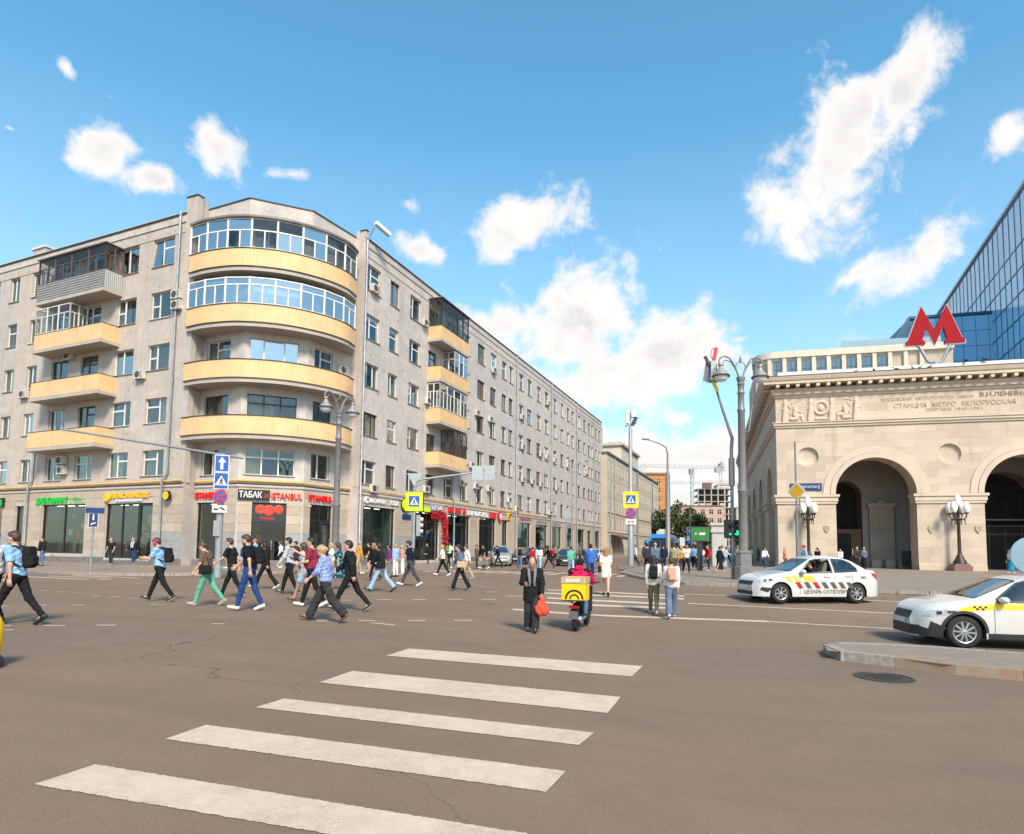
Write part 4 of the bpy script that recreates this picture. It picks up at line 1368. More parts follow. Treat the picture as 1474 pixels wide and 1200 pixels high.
# --- straight balconies
def balcony(F, u0, u1, z, proj=1.3, h=1.15, par='balcony_yellow', glz=None, lab=None):
 """glz: list of (from, to along front 0..1, side_left, side_right, frame material, glass, top, bays, split)"""
 b = obj('balcony', MB().box(u0 - .08, u1 + .08, -proj - .08, 0.02, z, z + .24).mesh('balcony', 'slab_concrete'), APT, F.loc(), F.ang)
 if lab: b['label'] = lab
 zt = z + .26 + h
 if par == 'corrugated_grey':
  for (ax, ay, bx, by, vert) in ((u0, -proj, u1, -proj, False), (u1, -proj, u1, 0, True), (u0, 0, u0, -proj, True)):
   mb = MB()
   if not vert:
    nr = 7
    for i in range(nr):
     za, zb = z + .26 + h * i / nr, z + .26 + h * (i + 1) / nr
     zm = (za + zb) / 2
     mb.quad((ax, ay, za), (bx, by, za), (bx, by - .06, zm), (ax, ay - .06, zm)); mb.quad((ax, ay - .06, zm), (bx, by - .06, zm), (bx, by, zb), (ax, ay, zb))
   else:
    n = 9
    vs = []
    for i in range(n * 2 + 1):
     yy = ay + (by - ay) * i / (2 * n)
     xo = .05 if i % 2 else 0
     vs += [(ax + (xo if ax == u1 else -xo), yy, z + .26), (ax + (xo if ax == u1 else -xo), yy, zt)]
    mb.add(vs, [(2 * i, 2 * i + 2, 2 * i + 3, 2 * i + 1) for i in range(2 * n)])
   obj('parapet', mb.mesh('parapet', par), b)
 else:
  for x0, x1, y0, y1 in ((u0, u1, -proj, -proj + .05), (u0, u0 + .05, -proj + .052, 0), (u1 - .05, u1, -proj + .052, 0)):
   obj('parapet', MB().box(x0, x1, y0, y1, z + .26, zt).mesh('parapet', par), b)
 mb = MB()
 mb.box(u0 - .02, u1 + .02, -proj - .02, -proj + .07, zt, zt + .04); mb.box(u0 - .02, u0 + .07, -proj + .072, 0, zt, zt + .04); mb.box(u1 - .07, u1 + .02, -proj + .072, 0, zt, zt + .04)
 mb.box(u0 - .05, u1 + .05, -proj - .05, -proj + .08, z + .242, z + .259)
 obj('rail', mb.mesh('rail', 'flashing_dark'), b)
 for g in glz or []:
  f0, f1, sl, sr, fm, gm, top, bays, split, tr = g
  xa, xb = u0 + (u1 - u0) * f0, u0 + (u1 - u0) * f1
  xa += .05 if f0 == 0 else 0; xb -= .05 if f1 == 1 else 0
  runs = [([(xa, -proj + .05), (xb, -proj + .05)], bays)]
  if sl: runs.append(([(xa, -.02), (xa, -proj + .05)], 1 + (proj > 1)))
  if sr: runs.append(([(xb, -proj + .05), (xb, -.02)], 1 + (proj > 1)))
  for ln, nb in runs:
   fr, panes = glaze(b, ln, zt + .05, top, nb, fm, None, tr, split, .055)
   add_panes(b, panes, gm)
  obj('balcony_roof', MB().box(xa - .15, xb + .15, -proj - .12, 0.0, top + .03, top + .10).mesh('balcony_roof', 'roof_metal'), b) if g[6] > 21 else None
 return b
W_, WB, WD = 'pvc_white', 'wood_brown', 'wood_dark'
G1, G2 = 'window_glass', 'window_glass_sky'
u0, u1 = ul(15.2), ul(7.4)
balcony(FL, u0, u1, 8.2)
balcony(FL, u0, u1, 11.95)
balcony(FL, u0, u1, 15.6, glz=[(0, .52, True, True, W_, [G1], 19.0, 3, 2, .66)])
balcony(FL, u0, u1, 19.3, h=1.3, par='corrugated_grey', glz=[(0, 1, True, True, WB, [G1], 22.75, 4, 2, .62)])
u0, u1 = 9.9, 15.5
balcony(FS, u0, u1, 8.45, glz=[(.5, 1, True, True, WD, [G1], 12.2, 3, 3, .5)])
balcony(FS, u0, u1, 12.3, glz=[(0, 1, True, True, W_, [G1, G2], 15.95, 4, 2, .66)])
balcony(FS, u0, u1, 16.05, glz=[(.5, 1, True, True, W_, [G2], 19.55, 3, 1, .66)])
balcony(FS, u0, u1, 19.7, glz=[(0, 1, True, True, 'flashing_dark', [G1], 23.6, 5, 1, .7)])

# --- shop fronts: recessed rooms behind the openings
def shopfront(F, h, frm, back, nb, door=None, transom=.78, depth=1.6, gm='shop_glass', name='shop_window', steps=0):
 u0, u1, z0, z1 = h
 s = obj(name, MB().mesh('e', 'frame_black'), APT, F.loc(u0, 0, z0), F.ang)
 w, hh = u1 - u0, z1 - z0
 mb = MB()
 ring(mb, 0.0, w, 0.0, hh, .09, .14, .26)
 ed = [w * i / nb for i in range(nb + 1)]
 for e in ed[1:-1]:
  mb.box(e - .045, e + .045, .145, .255, .09, hh - .09)
 zt = hh * transom
 if transom < 1: mb.box(.09, w - .09, .15, .25, zt - .04, zt + .04)
 s.data = mb.mesh(name, frm)
 for i in range(nb):
  for a, b in ((.05, zt), (zt, hh - .05)) if transom < 1 else ((.05, hh - .05),):
   pw, ph = ed[i + 1] - ed[i] - .06, b - a - .04
   obj('pane', MB().box(-pw / 2, pw / 2, -.005, .005, -ph / 2, ph / 2).mesh('pane', gm), s, ((ed[i] + ed[i + 1]) / 2, .20, (a + b) / 2), (0, 0, random.uniform(-.006, .006)))
 if door is not None:
  d = MB(); ring(d, ed[door] + .07, ed[door + 1] - .07, .06, zt - .07, .11, .10, .145)
  dd = obj('door', d.mesh('door', frm), s)
  obj('handle', MB().bar((ed[door + 1] - .16, .06, .85), (ed[door + 1] - .16, .06, 1.5), .035, .035).mesh('handle', 'chrome'), s)
 rm = MB()
 D = depth
 rm.quad((0, D, 0), (w, D, 0), (w, D, hh), (0, D, hh)); rm.quad((0, .46, 0), (0, D, 0), (0, D, hh), (0, .46, hh)); rm.quad((w, D, 0), (w, .46, 0), (w, .46, hh), (w, D, hh))
 rm.quad((0, .46, hh), (0, D, hh), (w, D, hh), (w, .46, hh)); rm.quad((0, .26, 0.002), (w, .26, 0.002), (w, D, 0.002), (0, D, 0.002))
 obj('interior', rm.mesh('interior', back), s)
 # shelves and things standing in the shop
 sh = MB(); r2 = random.Random(int(u0 * 100))
 for k in range(int(w * 2)):
  x = r2.uniform(.1, w - .5); y = r2.uniform(D * .55, D - .12); hgt = r2.uniform(.3, 1.9)
  sh.box(x, x + r2.uniform(.15, .5), y, y + .1, .003, hgt, r2.randrange(3))
 for k in range(int(w * 1.3) if D > .8 else 0):
  x = r2.uniform(.1, w - .5); z_ = r2.uniform(.2, hh - .9); ww_ = r2.uniform(.2, .6)
  sh.box(x, x + ww_, D - .09, D - .03, z_, z_ + r2.uniform(.15, .6), r2.randrange(7))
 if D > .6:
  obj('display', sh.mesh('display', ['interior_mid', 'curtain_cream', 'interior_dark', 'food_red', 'neon_yellow', 'curtain_blue', 'sign_white']), s)
  lm = MB()  # glowing bars added under the ceiling to brighten the shop interior
  for k in range(max(1, int(w / 1.3))):
   lm.box(.3 + k * 1.3, 1.0 + k * 1.3, D * .55, D * .55 + .1, hh - .07, hh - .02)
  obj('added_light_bar', lm.mesh('added_light_bar', 'added_shop_glow'), s)
 if steps:
  for k in range(steps):
   obj('step', MB().box(-.2, w + .2, -.32 * (k + 1) - .02, -.32 * k - .021, -z0 + .13, -z0 + .13 + (z0 - .13) * (steps - k) / (steps + 1)).mesh('step', 'plinth'), s)
 return s
shopfront(FL, shopsL[0], 'frame_black', 'interior_green', 2, transom=1)
shopfront(FL, shopsL[1], 'frame_black', 'interior_green', 3, door=2, transom=1, steps=2)
shopfront(FL, shopsL[2], 'frame_black', 'interior_dark', 1, transom=1)
shopfront(FL, shopsL[3], 'frame_black', 'food_red', 2, transom=1, depth=.7)
shopfront(FA, cornerW[0][3][0], 'frame_black', 'interior_dark', 1, transom=1)
shopfront(FB, cornerW[1][3][0], 'frame_black', 'interior_dark', 3, door=1, transom=.62, steps=1)
shopfront(FC, cornerW[2][3][0], 'frame_black', 'interior_dark', 2, door=1, transom=.72)
_bk = ['interior_teal', 'interior_dark', 'interior_dark', 'interior_dark', 'interior_dark', 'interior_teal', 'interior_dark', 'interior_teal', 'interior_green', 'interior_teal', 'interior_dark', 'interior_mid']
for i, h in enumerate(shopsS):
 shopfront(FS, h, 'frame_black', _bk[i], [3, 4, 3, 3, 1, 2, 2, 2, 2, 2, 1, 2][i], door=(1 if i in (1, 2) else None), transom=.8 if i not in (0, 5, 7, 9) else 1, depth=1.6 if i < 5 else .8)

# ------------------------------------------------------------------ metro station with arcade
M0 = Vector((22.41, 53.8)); MD = Vector((0.966, -0.26)).normalized(); MSD = Vector((0.295, 0.955)).normalized()
MLEN, MSLEN = 27.0, 54.0
METRO = thing('metro_station', 'pale limestone metro station with tall round arches, carved frieze and deep cornice', 'station', (M0.x, M0.y, 0.1))
FM = Frame(M0, MD, M0)
FMS = Frame(M0 + MSD * MSLEN, -MSD, M0)
GZ = 0.03                      # local base of the walls (root stands at 0.1)
SPR, AR, ARO = 6.15, 2.95, 3.9

def circ_hole(mb, cu, cz, r, s, y=0.0, n=32, m=0, dep=.28):
 """square of half size s around a round recess with a shallow dished back"""
 for k in range(n):
  a0, a1 = 2 * PI * k / n, 2 * PI * (k + 1) / n
  def sq(a):
   c, q = math.cos(a), math.sin(a)
   f = s / max(abs(c), abs(q))
   return (cu + c * f, y, cz + q * f)
  i0, i1 = (cu + r * math.cos(a0), y, cz + r * math.sin(a0)), (cu + r * math.cos(a1), y, cz + r * math.sin(a1))
  o0, o1 = sq(a0), sq(a1)
  mb.quad(i0, o0, o1, i1, m)
  prev = (i0, i1)
  for f, d in ((1.0, dep * .45), (.85, dep * .75), (.5, dep), (0.02, dep * 1.08)):
   j0 = (cu + r * f * math.cos(a0), y + d, cz + r * f * math.sin(a0)); j1 = (cu + r * f * math.cos(a1), y + d, cz + r * f * math.sin(a1))
   mb.quad(prev[0], prev[1], j1, j0, m); prev = (j0, j1)

def arcade(F, L, arches, roundels, zt, depth, name, smat):
 """front wall with round arches; arches: centres"""
 mb = MB()
 ed = [0.0]
 for c in arches: ed += [c - AR, c + AR]
 ed.append(L)
 NA = 28
 for i in range(0, len(ed), 2):           # piers
  a, b = ed[i], ed[i + 1]
  mb.quad((a, 0, GZ), (b, 0, GZ), (b, 0, SPR), (a, 0, SPR))
  rs = [r for r in roundels if a < r < b]
  if rs:
   c, z, s = rs[0], 9.3, 1.0
   mb.quad((a, 0, SPR), (b, 0, SPR), (b, 0, z - s), (a, 0, z - s)); mb.quad((a, 0, z + s), (b, 0, z + s), (b, 0, zt), (a, 0, zt))
   mb.quad((a, 0, z - s), (c - s, 0, z - s), (c - s, 0, z + s), (a, 0, z + s)); mb.quad((c + s, 0, z - s), (b, 0, z - s), (b, 0, z + s), (c + s, 0, z + s))
   circ_hole(mb, c, z, .82, s)
  else:
   mb.quad((a, 0, SPR), (b, 0, SPR), (b, 0, zt), (a, 0, zt))
 for c in arches:
  pts = [(c - AR * math.cos(PI * k / NA), SPR + AR * math.sin(PI * k / NA)) for k in range(NA + 1)]
  for (x0, z0), (x1, z1) in zip(pts, pts[1:]):
   mb.quad((x0, 0, z0), (x1, 0, z1), (x1, 0, zt), (x0, 0, zt))
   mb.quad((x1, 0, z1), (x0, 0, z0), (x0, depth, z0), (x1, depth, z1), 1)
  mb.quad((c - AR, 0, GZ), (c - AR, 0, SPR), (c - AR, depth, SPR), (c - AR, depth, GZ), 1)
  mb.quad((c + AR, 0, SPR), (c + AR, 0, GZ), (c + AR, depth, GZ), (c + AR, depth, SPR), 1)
 return obj(name, mb.mesh(name, ['travertine', smat]), METRO, F.loc(), F.ang)

def half_ring(c, r0, r1, y0, y1, n=30):
 mb = MB()
 for k in range(n):
  a0, a1 = PI * k / n, PI * (k + 1) / n
  P_ = lambda r, a, y: (c - r * math.cos(a), y, SPR + r * math.sin(a))
  mb.quad(P_(r0, a0, y0), P_(r0, a1, y0), P_(r1, a1, y0), P_(r1, a0, y0))
  mb.quad(P_(r1, a0, y0), P_(r1, a1, y0), P_(r1, a1, y1), P_(r1, a0, y1))
  mb.quad(P_(r0, a1, y0), P_(r0, a0, y0), P_(r0, a0, y1), P_(r0, a1, y1))
 for a in (0, PI):
  P_ = lambda r, y: (c - r * math.cos(a), y, SPR)
  mb.quad(P_(r0, y0), P_(r1, y0), P_(r1, y1), P_(r0, y1))
 return mb

archF = [7.45, 18.05]; archS = [MSLEN - 5.6 - 10.6 * k for k in range(5)][::-1]
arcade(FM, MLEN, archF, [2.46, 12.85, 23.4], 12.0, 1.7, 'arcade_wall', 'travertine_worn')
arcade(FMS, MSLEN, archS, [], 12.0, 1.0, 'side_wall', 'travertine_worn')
for F, cs in ((FM, archF), (FMS, archS)):
 for c in cs:
  o = obj('archivolt', half_ring(c, AR + .02, AR + .42, -.14, 0.0).mesh('archivolt', 'travertine_plain'), METRO, F.loc(), F.ang)
  obj('moulding', half_ring(c, AR + .44, ARO, -.08, 0.0).mesh('moulding', 'travertine_plain'), o)
IMP = [(.0, 5.35), (.10, 5.35), (.10, 5.5), (.16, 5.55), (.16, 5.85), (.26, 5.92), (.26, 6.12), (.0, 6.14)]
def impost(F, a, b, dep):
 """string moulding at arch springing round one pier"""
 obj('impost', MB().sweep([(a + .0, dep), (a + .0, 0), (b - .0, 0), (b - .0, dep)], IMP).mesh('impost', 'travertine_plain'), METRO, F.loc(), F.ang)
for F, L, cs, dep in ((FM, MLEN, archF, 1.2), (FMS, MSLEN, archS, .7)):
 ed = [0.0]
 for c in cs: ed += [c - AR, c + AR]
 ed.append(L)
 for i in range(0, len(ed), 2):
  impost(F, ed[i] + (.0 if ed[i] else .0), ed[i + 1], dep)
  obj('plinth', MB().box(ed[i] - .0 if ed[i] else -.06, ed[i + 1], -.06, .5, -.12, .42).mesh('plinth', 'travertine_worn'), METRO, F.loc(), F.ang)
# entablature swept round the corner
line = [(p.x - M0.x, p.y - M0.y) for p in (M0 + MSD * MSLEN, M0, M0 + MD * MLEN)]
def ent(prof, mat, name):
 return obj(name, MB().sweep(line, prof).mesh(name, mat), METRO)
ent([(-.4, 11.8), (.10, 11.8), (.13, 11.95), (.22, 12.0), (.22, 12.15), (.30, 12.2), (.30, 12.27), (-.4, 12.29)], 'travertine_plain', 'architrave')
ent([(-.4, 12.28), (.0, 12.28), (.0, 14.4), (-.4, 14.4)], 'travertine', 'frieze')
ent([(-.4, 14.38), (.10, 14.40), (.14, 14.56), (.30, 14.62), (.30, 14.86), (.38, 14.9), (.38, 15.10), (-.4, 15.12)], 'travertine_plain', 'bed_moulding')
ent([(-.4, 15.4), (.98, 15.4), (.98, 15.62), (1.06, 15.68), (1.14, 15.88), (1.18, 16.0), (-.4, 16.02)], 'travertine_plain', 'cornice')
ent([(-1.6, 16.0), (1.20, 16.0), (1.20, 16.055), (-1.6, 16.10)], 'flashing_dark', 'cornice_flashing')
ent([(-1.2, 16.06), (-.2, 16.06), (-.26, 16.7), (-1.2, 16.72)], 'roof_sheet', 'roof_curb')
mod = MB().box(-.13, .13, -.92, -.38, 15.13, 15.395).mesh('modillion', 'travertine_plain')
for k in range(34):
 obj('modillion', mod, METRO, FM.loc(.1 + .78 * k), FM.ang)
for k in range(68):
 obj('modillion', mod, METRO, FMS.loc(.3 + .79 * k), FMS.ang)
obj('roof', MB().add([(line[0][0], line[0][1], 16.03), (0, 0, 16.03), (line[2][0], line[2][1], 16.03), (line[2][0] + MSD.x * 40, line[2][1] + MSD.y * 40, 16.03), (line[0][0] + MD.x * 20, line[0][1] + MD.y * 20, 16.03)], [(4, 3, 2, 1, 0)]).mesh('roof', 'roof_sheet'), METRO)
# the hall behind the arcade
Dh = 7.5
mb = MB()
inner_arch = [(6.9, 1.35), (19.6, 2.6)]
BZ = 10.6
ed = [.6]
for c, r in inner_arch: ed += [c - r, c + r]
ed.append(MLEN)
for i in range(0, len(ed), 2):
 mb.quad((ed[i], Dh, GZ), (ed[i + 1], Dh, GZ), (ed[i + 1], Dh, BZ), (ed[i], Dh, BZ))
for c, r in inner_arch:
 sp = 6.6 if r < 2 else 6.0
 pts = [(c - r * math.cos(PI * k / 16), sp + r * math.sin(PI * k / 16)) for k in range(17)]
 for (x0, z0), (x1, z1) in zip(pts, pts[1:]):
  mb.quad((x0, Dh, z0), (x1, Dh, z1), (x1, Dh, BZ), (x0, Dh, BZ))
  mb.quad((x1, Dh, z1), (x0, Dh, z0), (x0, Dh + 2, z0), (x1, Dh + 2, z1), 1)
 mb.quad((c - r, Dh, GZ), (c - r, Dh, sp), (c - r, Dh + 2, sp), (c - r, Dh + 2, GZ), 1); mb.quad((c + r, Dh, sp), (c + r, Dh, GZ), (c + r, Dh + 2, GZ), (c + r, Dh + 2, sp), 1)
 mb.quad((c - r - .2, Dh + 2, GZ), (c + r + .2, Dh + 2, GZ), (c + r + .2, Dh + 2, sp + r + .2), (c - r - .2, Dh + 2, sp + r + .2), 2)
obj('hall_wall', mb.mesh('hall_wall', ['relief_wall', 'vault_plaster', 'interior_dark']), METRO, FM.loc(), FM.ang)
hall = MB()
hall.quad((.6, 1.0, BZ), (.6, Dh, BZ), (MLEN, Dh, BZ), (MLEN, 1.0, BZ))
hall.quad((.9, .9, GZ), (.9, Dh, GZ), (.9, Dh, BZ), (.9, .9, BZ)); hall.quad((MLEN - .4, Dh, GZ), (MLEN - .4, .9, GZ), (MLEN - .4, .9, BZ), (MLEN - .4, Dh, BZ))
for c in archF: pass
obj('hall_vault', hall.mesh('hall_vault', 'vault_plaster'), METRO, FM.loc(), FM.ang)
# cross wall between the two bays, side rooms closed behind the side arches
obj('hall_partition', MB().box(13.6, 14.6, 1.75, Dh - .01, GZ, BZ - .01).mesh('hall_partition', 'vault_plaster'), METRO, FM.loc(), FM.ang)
obj('side_infill', MB().quad((0, .98, GZ), (MSLEN - 1, .98, GZ), (MSLEN - 1, .98, 9.8), (0, .98, 9.8)).mesh('side_infill', 'travertine_worn'), METRO, FMS.loc(), FMS.ang)
for c in archS:
 d = obj('side_door', MB().box(c - 1.5, c + 1.5, .86, .96, GZ, 3.6).mesh('side_door', 'door_wood'), METRO, FMS.loc(), FMS.ang)
 obj('glazing', MB().box(c - 1.9, c + 1.9, .90, .97, 4.0, 8.2).mesh('glazing', 'far_glass'), d)
# pilaster and doors in the hall, seen through the arches
p = obj('hall_pilaster', MB().box(8.75, 10.75, Dh - .45, Dh - .01, GZ, 5.5).mesh('hall_pilaster', 'travertine'), METRO, FM.loc(), FM.ang)
obj('capital', MB().box(8.6, 10.9, Dh - .6, Dh - .005, 5.5, 5.85).mesh('capital', 'travertine_plain'), p)
obj('crest', MB().ball((9.75, Dh - .4, 5.98), .22, 10, 0, (1.8, .5, 1)).mesh('crest', 'travertine_worn', 60), p)
p = obj('entrance_door', MB().box(5.6, 8.2, Dh + .3, Dh + .42, GZ, 3.5).mesh('entrance_door', 'door_wood'), METRO, FM.loc(), FM.ang)
obj('door_opening', MB().box(6.2, 7.3, Dh + .18, Dh + .296, GZ + .05, 3.1).mesh('door_opening', 'interior_dark'), p)
obj('handle', MB().bar((7.42, Dh + .24, 1.1), (7.42, Dh + .24, 1.7), .05, .05).mesh('handle', 'chrome'), p)
p = obj('entrance_door', MB().box(17.0, 22.2, Dh + .3, Dh + .42, GZ, 3.9).mesh('entrance_door', 'interior_mid'), METRO, FM.loc(), FM.ang)
for k in range(4):
 obj('door_leaf', MB().box(17.2 + 1.25 * k, 18.3 + 1.25 * k, Dh + .2, Dh + .295, GZ + .05, 3.0).mesh('door_leaf', 'interior_dark'), p)
 obj('fanlight', MB().box(17.2 + 1.25 * k, 18.3 + 1.25 * k, Dh + .2, Dh + .295, 3.2, 3.75).mesh('fanlight', 'interior_dark'), p)
obj('crossbar', MB().box(17.0, 22.2, Dh + .1, Dh + .18, 4.3, 4.42).mesh('crossbar', 'pole_light'), METRO, FM.loc(), FM.ang)

# ---- small signed-distance mesher: smooth organic shapes as one closed surface
def sd_cone(P, a, b, ra, rb, side=None):
 """tapered limb from a to b; ra/rb are radii or (across, along side) pairs"""
 a = np.asarray(a, float); b = np.asarray(b, float)
 ab = b - a; L2 = max(1e-9, float(ab @ ab)); L = math.sqrt(L2)
 v = P - a
 t = np.clip((v @ ab) / L2, 0, 1)
 if side is None and not isinstance(ra, tuple):
  d = np.sqrt(np.maximum(1e-12, ((v - t[..., None] * ab) ** 2).sum(-1)))
  return d - (ra + (rb - ra) * t)
 s = np.asarray(side, float); ax = ab / L
 s = s - ax * (s @ ax); s = s / np.linalg.norm(s)
 n = np.cross(ax, s)
 q = v - t[..., None] * ab
 rx = ra[0] + (rb[0] - ra[0]) * t; ry = ra[1] + (rb[1] - ra[1]) * t
 rm = np.minimum(rx, ry)
 k = np.sqrt((q @ n / rx) ** 2 + (q @ s / ry) ** 2 + (q @ ax / rm) ** 2 + 1e-12)
 return (k - 1) * rm

def sd_ell(P, c, r):
 q = (P - np.asarray(c, float)) / np.asarray(r, float)
 k = np.sqrt((q ** 2).sum(-1) + 1e-12)
 return (k - 1) * min(r)

def smin(a, b, k):
 if a is None: return b
 h = np.clip(0.5 + 0.5 * (b - a) / k, 0, 1)
 return b + (a - b) * h - k * h * (1 - h)

_EDG = [((0, 0, 0), (1, 0, 0)), ((0, 1, 0), (1, 1, 0)), ((0, 0, 1), (1, 0, 1)), ((0, 1, 1), (1, 1, 1)),
  ((0, 0, 0), (0, 1, 0)), ((1, 0, 0), (1, 1, 0)), ((0, 0, 1), (0, 1, 1)), ((1, 0, 1), (1, 1, 1)),
  ((0, 0, 0), (0, 0, 1)), ((1, 0, 0), (1, 0, 1)), ((0, 1, 0), (0, 1, 1)), ((1, 1, 0), (1, 1, 1))]
def grid(lo, hi, h):
 ax = [np.arange(l - 2 * h, u + 2.5 * h, h) for l, u in zip(lo, hi)]
 return np.stack(np.meshgrid(*ax, indexing='ij'), -1), np.array([a[0] for a in ax])

def surf_net(f, org, h):
 """naive surface nets: returns vertices and quads"""
 s = f < 0
 nx, ny, nz = f.shape
 cnt = np.zeros((nx - 1, ny - 1, nz - 1), np.int8)
 for i in (0, 1):
  for j in (0, 1):
   for k in (0, 1):
    cnt += s[i:nx - 1 + i, j:ny - 1 + j, k:nz - 1 + k]
 mask = (cnt > 0) & (cnt < 8)
 I, J, K = np.nonzero(mask)
 ids = np.full(mask.shape, -1, np.int64)
 ids[I, J, K] = np.arange(len(I))
 acc = np.zeros((len(I), 3)); num = np.zeros(len(I))
 for o0, o1 in _EDG:
  f0 = f[I + o0[0], J + o0[1], K + o0[2]]; f1 = f[I + o1[0], J + o1[1], K + o1[2]]
  c = (f0 < 0) != (f1 < 0)
  t = np.where(c, f0 / np.where(f0 == f1, 1, f0 - f1), 0)
  for q in range(3):
   acc[:, q] += np.where(c, o0[q] + t * (o1[q] - o0[q]), 0)
  num += c
 V = org + (np.stack([I, J, K], 1) + acc / num[:, None]) * h
 Q = []
 for ax in range(3):
  sh = [slice(1, -1)] * 3
  sl0 = list(sh); sl1 = list(sh)
  sl0[ax] = slice(0, -1); sl1[ax] = slice(1, None)
  a, b = s[tuple(sl0)], s[tuple(sl1)]
  for sgn, mk in ((1, a & ~b), (0, ~a & b)):
   i, j, k = np.nonzero(mk)
   g = [i + 1, j + 1, k + 1]; g[ax] = g[ax] - 1
   u, v = (ax + 1) % 3, (ax + 2) % 3
   def cid(du, dv):
    e = [g[0].copy(), g[1].copy(), g[2].copy()]
    e[u] -= du; e[v] -= dv
    return ids[e[0], e[1], e[2]]
   q4 = [cid(1, 1), cid(0, 1), cid(0, 0), cid(1, 0)]
   if not sgn: q4 = q4[::-1]
   Q.append(np.stack(q4, 1))
 Q = np.concatenate(Q)
 return V, Q[(Q >= 0).all(1)]

def np_mesh(name, V, Q, mats, mi=None, smooth=True):
 me = bpy.data.meshes.new(name)
 me.vertices.add(len(V)); me.vertices.foreach_set('co', np.asarray(V, np.float32).ravel())
 me.loops.add(len(Q) * 4); me.loops.foreach_set('vertex_index', np.asarray(Q, np.int32).ravel())
 me.polygons.add(len(Q)); me.polygons.foreach_set('loop_start', np.arange(0, len(Q) * 4, 4, dtype=np.int32))
 for m in mats: me.materials.append(MAT[m])
 if mi is not None: me.polygons.foreach_set('material_index', np.asarray(mi, np.int32))
 me.polygons.foreach_set('use_smooth', np.ones(len(Q), bool))
 me.update(calc_edges=True)
 return me

# carved frieze panel: standing and seated figures round a wreath
def relief_figure(x, pose, hgt=1.0, flip=1):
 """limbs of one figure in the plane of the wall: list of (a, b, ra, rb)"""
 f = flip
 H = hgt
 if pose == 'stand':
  return [((x, 1.72 * H), (x, 1.74 * H), .13, .12), ((x, 1.5 * H), (x, 1.0 * H), .20, .17), ((x, 1.0 * H), (x - .06, .05), .21, .24), ((x + .18 * f, 1.45 * H), (x + .42 * f, 1.1 * H), .075, .065), ((x + .42 * f, 1.1 * H), (x + .62 * f, 1.35 * H), .06, .05),
    ((x - .18 * f, 1.45 * H), (x - .28 * f, .95 * H), .075, .06), ((x + .08, .95 * H), (x + .12, .05), .13, .15)]
 return [((x, 1.18), (x, 1.2), .13, .12), ((x, .98), (x - .05 * f, .5), .2, .2), ((x, .42), (x + .5 * f, .45), .17, .13), ((x + .5 * f, .45), (x + .55 * f, .06), .12, .1), ((x + .15 * f, .92), (x + .48 * f, .7), .075, .06), ((x - .16 * f, .9), (x - .4 * f, .55), .075, .06), ((x - .35 * f, .2), (x + .1 * f, .2), .16, .18)]
h_ = .036
Pg, og = grid((.35, -.20, 12.30), (6.6, .02, 14.38), h_)
d = None
figs = [(.75, 'stand', 1.05, 1), (1.55, 'sit', 1, 1), (2.75, 'stand', 1.08, 1), (4.35, 'stand', 1.08, -1), (5.35, 'sit', 1, -1), (6.2, 'stand', 1.05, -1)]
for x, po, hg, fl in figs:
 for a, b, ra, rb in relief_figure(x, po, hg, fl):
  d = smin(d, sd_cone(Pg, (a[0], 0, 12.36 + a[1]), (b[0], 0, 12.36 + b[1]), ra, rb), .04)
# wreath and shield
rr = np.sqrt((Pg[..., 0] - 3.55) ** 2 + (Pg[..., 2] - 13.42) ** 2)
tor = np.sqrt((rr - .52) ** 2 + Pg[..., 1] ** 2) - .13
d = smin(d, tor, .03)
d = smin(d, sd_ell(Pg, (3.55, 0, 13.42), (.26, .14, .3)), .03)
d = smin(d, sd_cone(Pg, (3.15, 0, 12.5), (3.95, 0, 12.5), .12, .12), .05)
d = smin(d, sd_cone(Pg, (.9, 0, 13.75), (1.75, 0, 14.1), .07, .05), .03)
d = smin(d, sd_cone(Pg, (5.4, 0, 14.1), (5.95, 0, 14.0), .07, .05), .03)
r2 = np.random.default_rng(8)
for k in range(46):
 x, z = r2.uniform(.5, 6.45), r2.uniform(12.45, 14.2); a = r2.uniform(0, PI); l = r2.uniform(.1, .28)
 d = smin(d, sd_cone(Pg, (x, .02, z), (x + l * math.cos(a), .02, z + l * math.sin(a)), r2.uniform(.035, .07), .03), .025)
d = np.maximum(d + .012 * np.sin(Pg[..., 0] * 31) * np.sin(Pg[..., 2] * 23), -Pg[..., 1] - .19)
V, Q = surf_net(d, og, h_)
obj('frieze_relief', np_mesh('frieze_relief', V, Q, ['travertine_plain']), METRO, FM.loc(), FM.ang)
# inscriptions
def inscr(t, u0, u1, z, size, mat, dep=.03, bold=0.0):
 ws = t.split(); n = sum(len(w) + 1.3 for w in ws) - 1.3; x = u0
 for w in ws:                                   # each word a part of its own
  mb = text_mb(w, size, dep, bold, 'LEFT')
  xs = [v[0] for v in mb.v]; L_ = (u1 - u0) * len(w) / n
  k = L_ / (max(xs) - min(xs))
  mb.v = [(x + (v[0] - min(xs)) * k, v[1] - .012, z + v[2]) for v in mb.v]
  obj('inscription', mb.mesh('inscription', mat), METRO, FM.loc(), FM.ang)
  x += L_ + (u1 - u0) * 1.3 / n
inscr('МОСКОВСКИЙ МЕТРОПОЛИТЕН ИМЕНИ', 8.1, 14.7, 13.74, .36, 'letter_engraved')
inscr('В.И.ЛЕНИНА', 15.1, 18.35, 13.80, .44, 'letter_bronze', .06, .008)
inscr('СТАНЦИЯ  МЕТРО  БЕЛОРУССКАЯ', 9.0, 17.5, 13.14, .50, 'letter_engraved', .04, .003)
inscr('СООРУЖЕНА 1940-1951', 11.3, 15.2, 12.78, .32, 'letter_engraved')
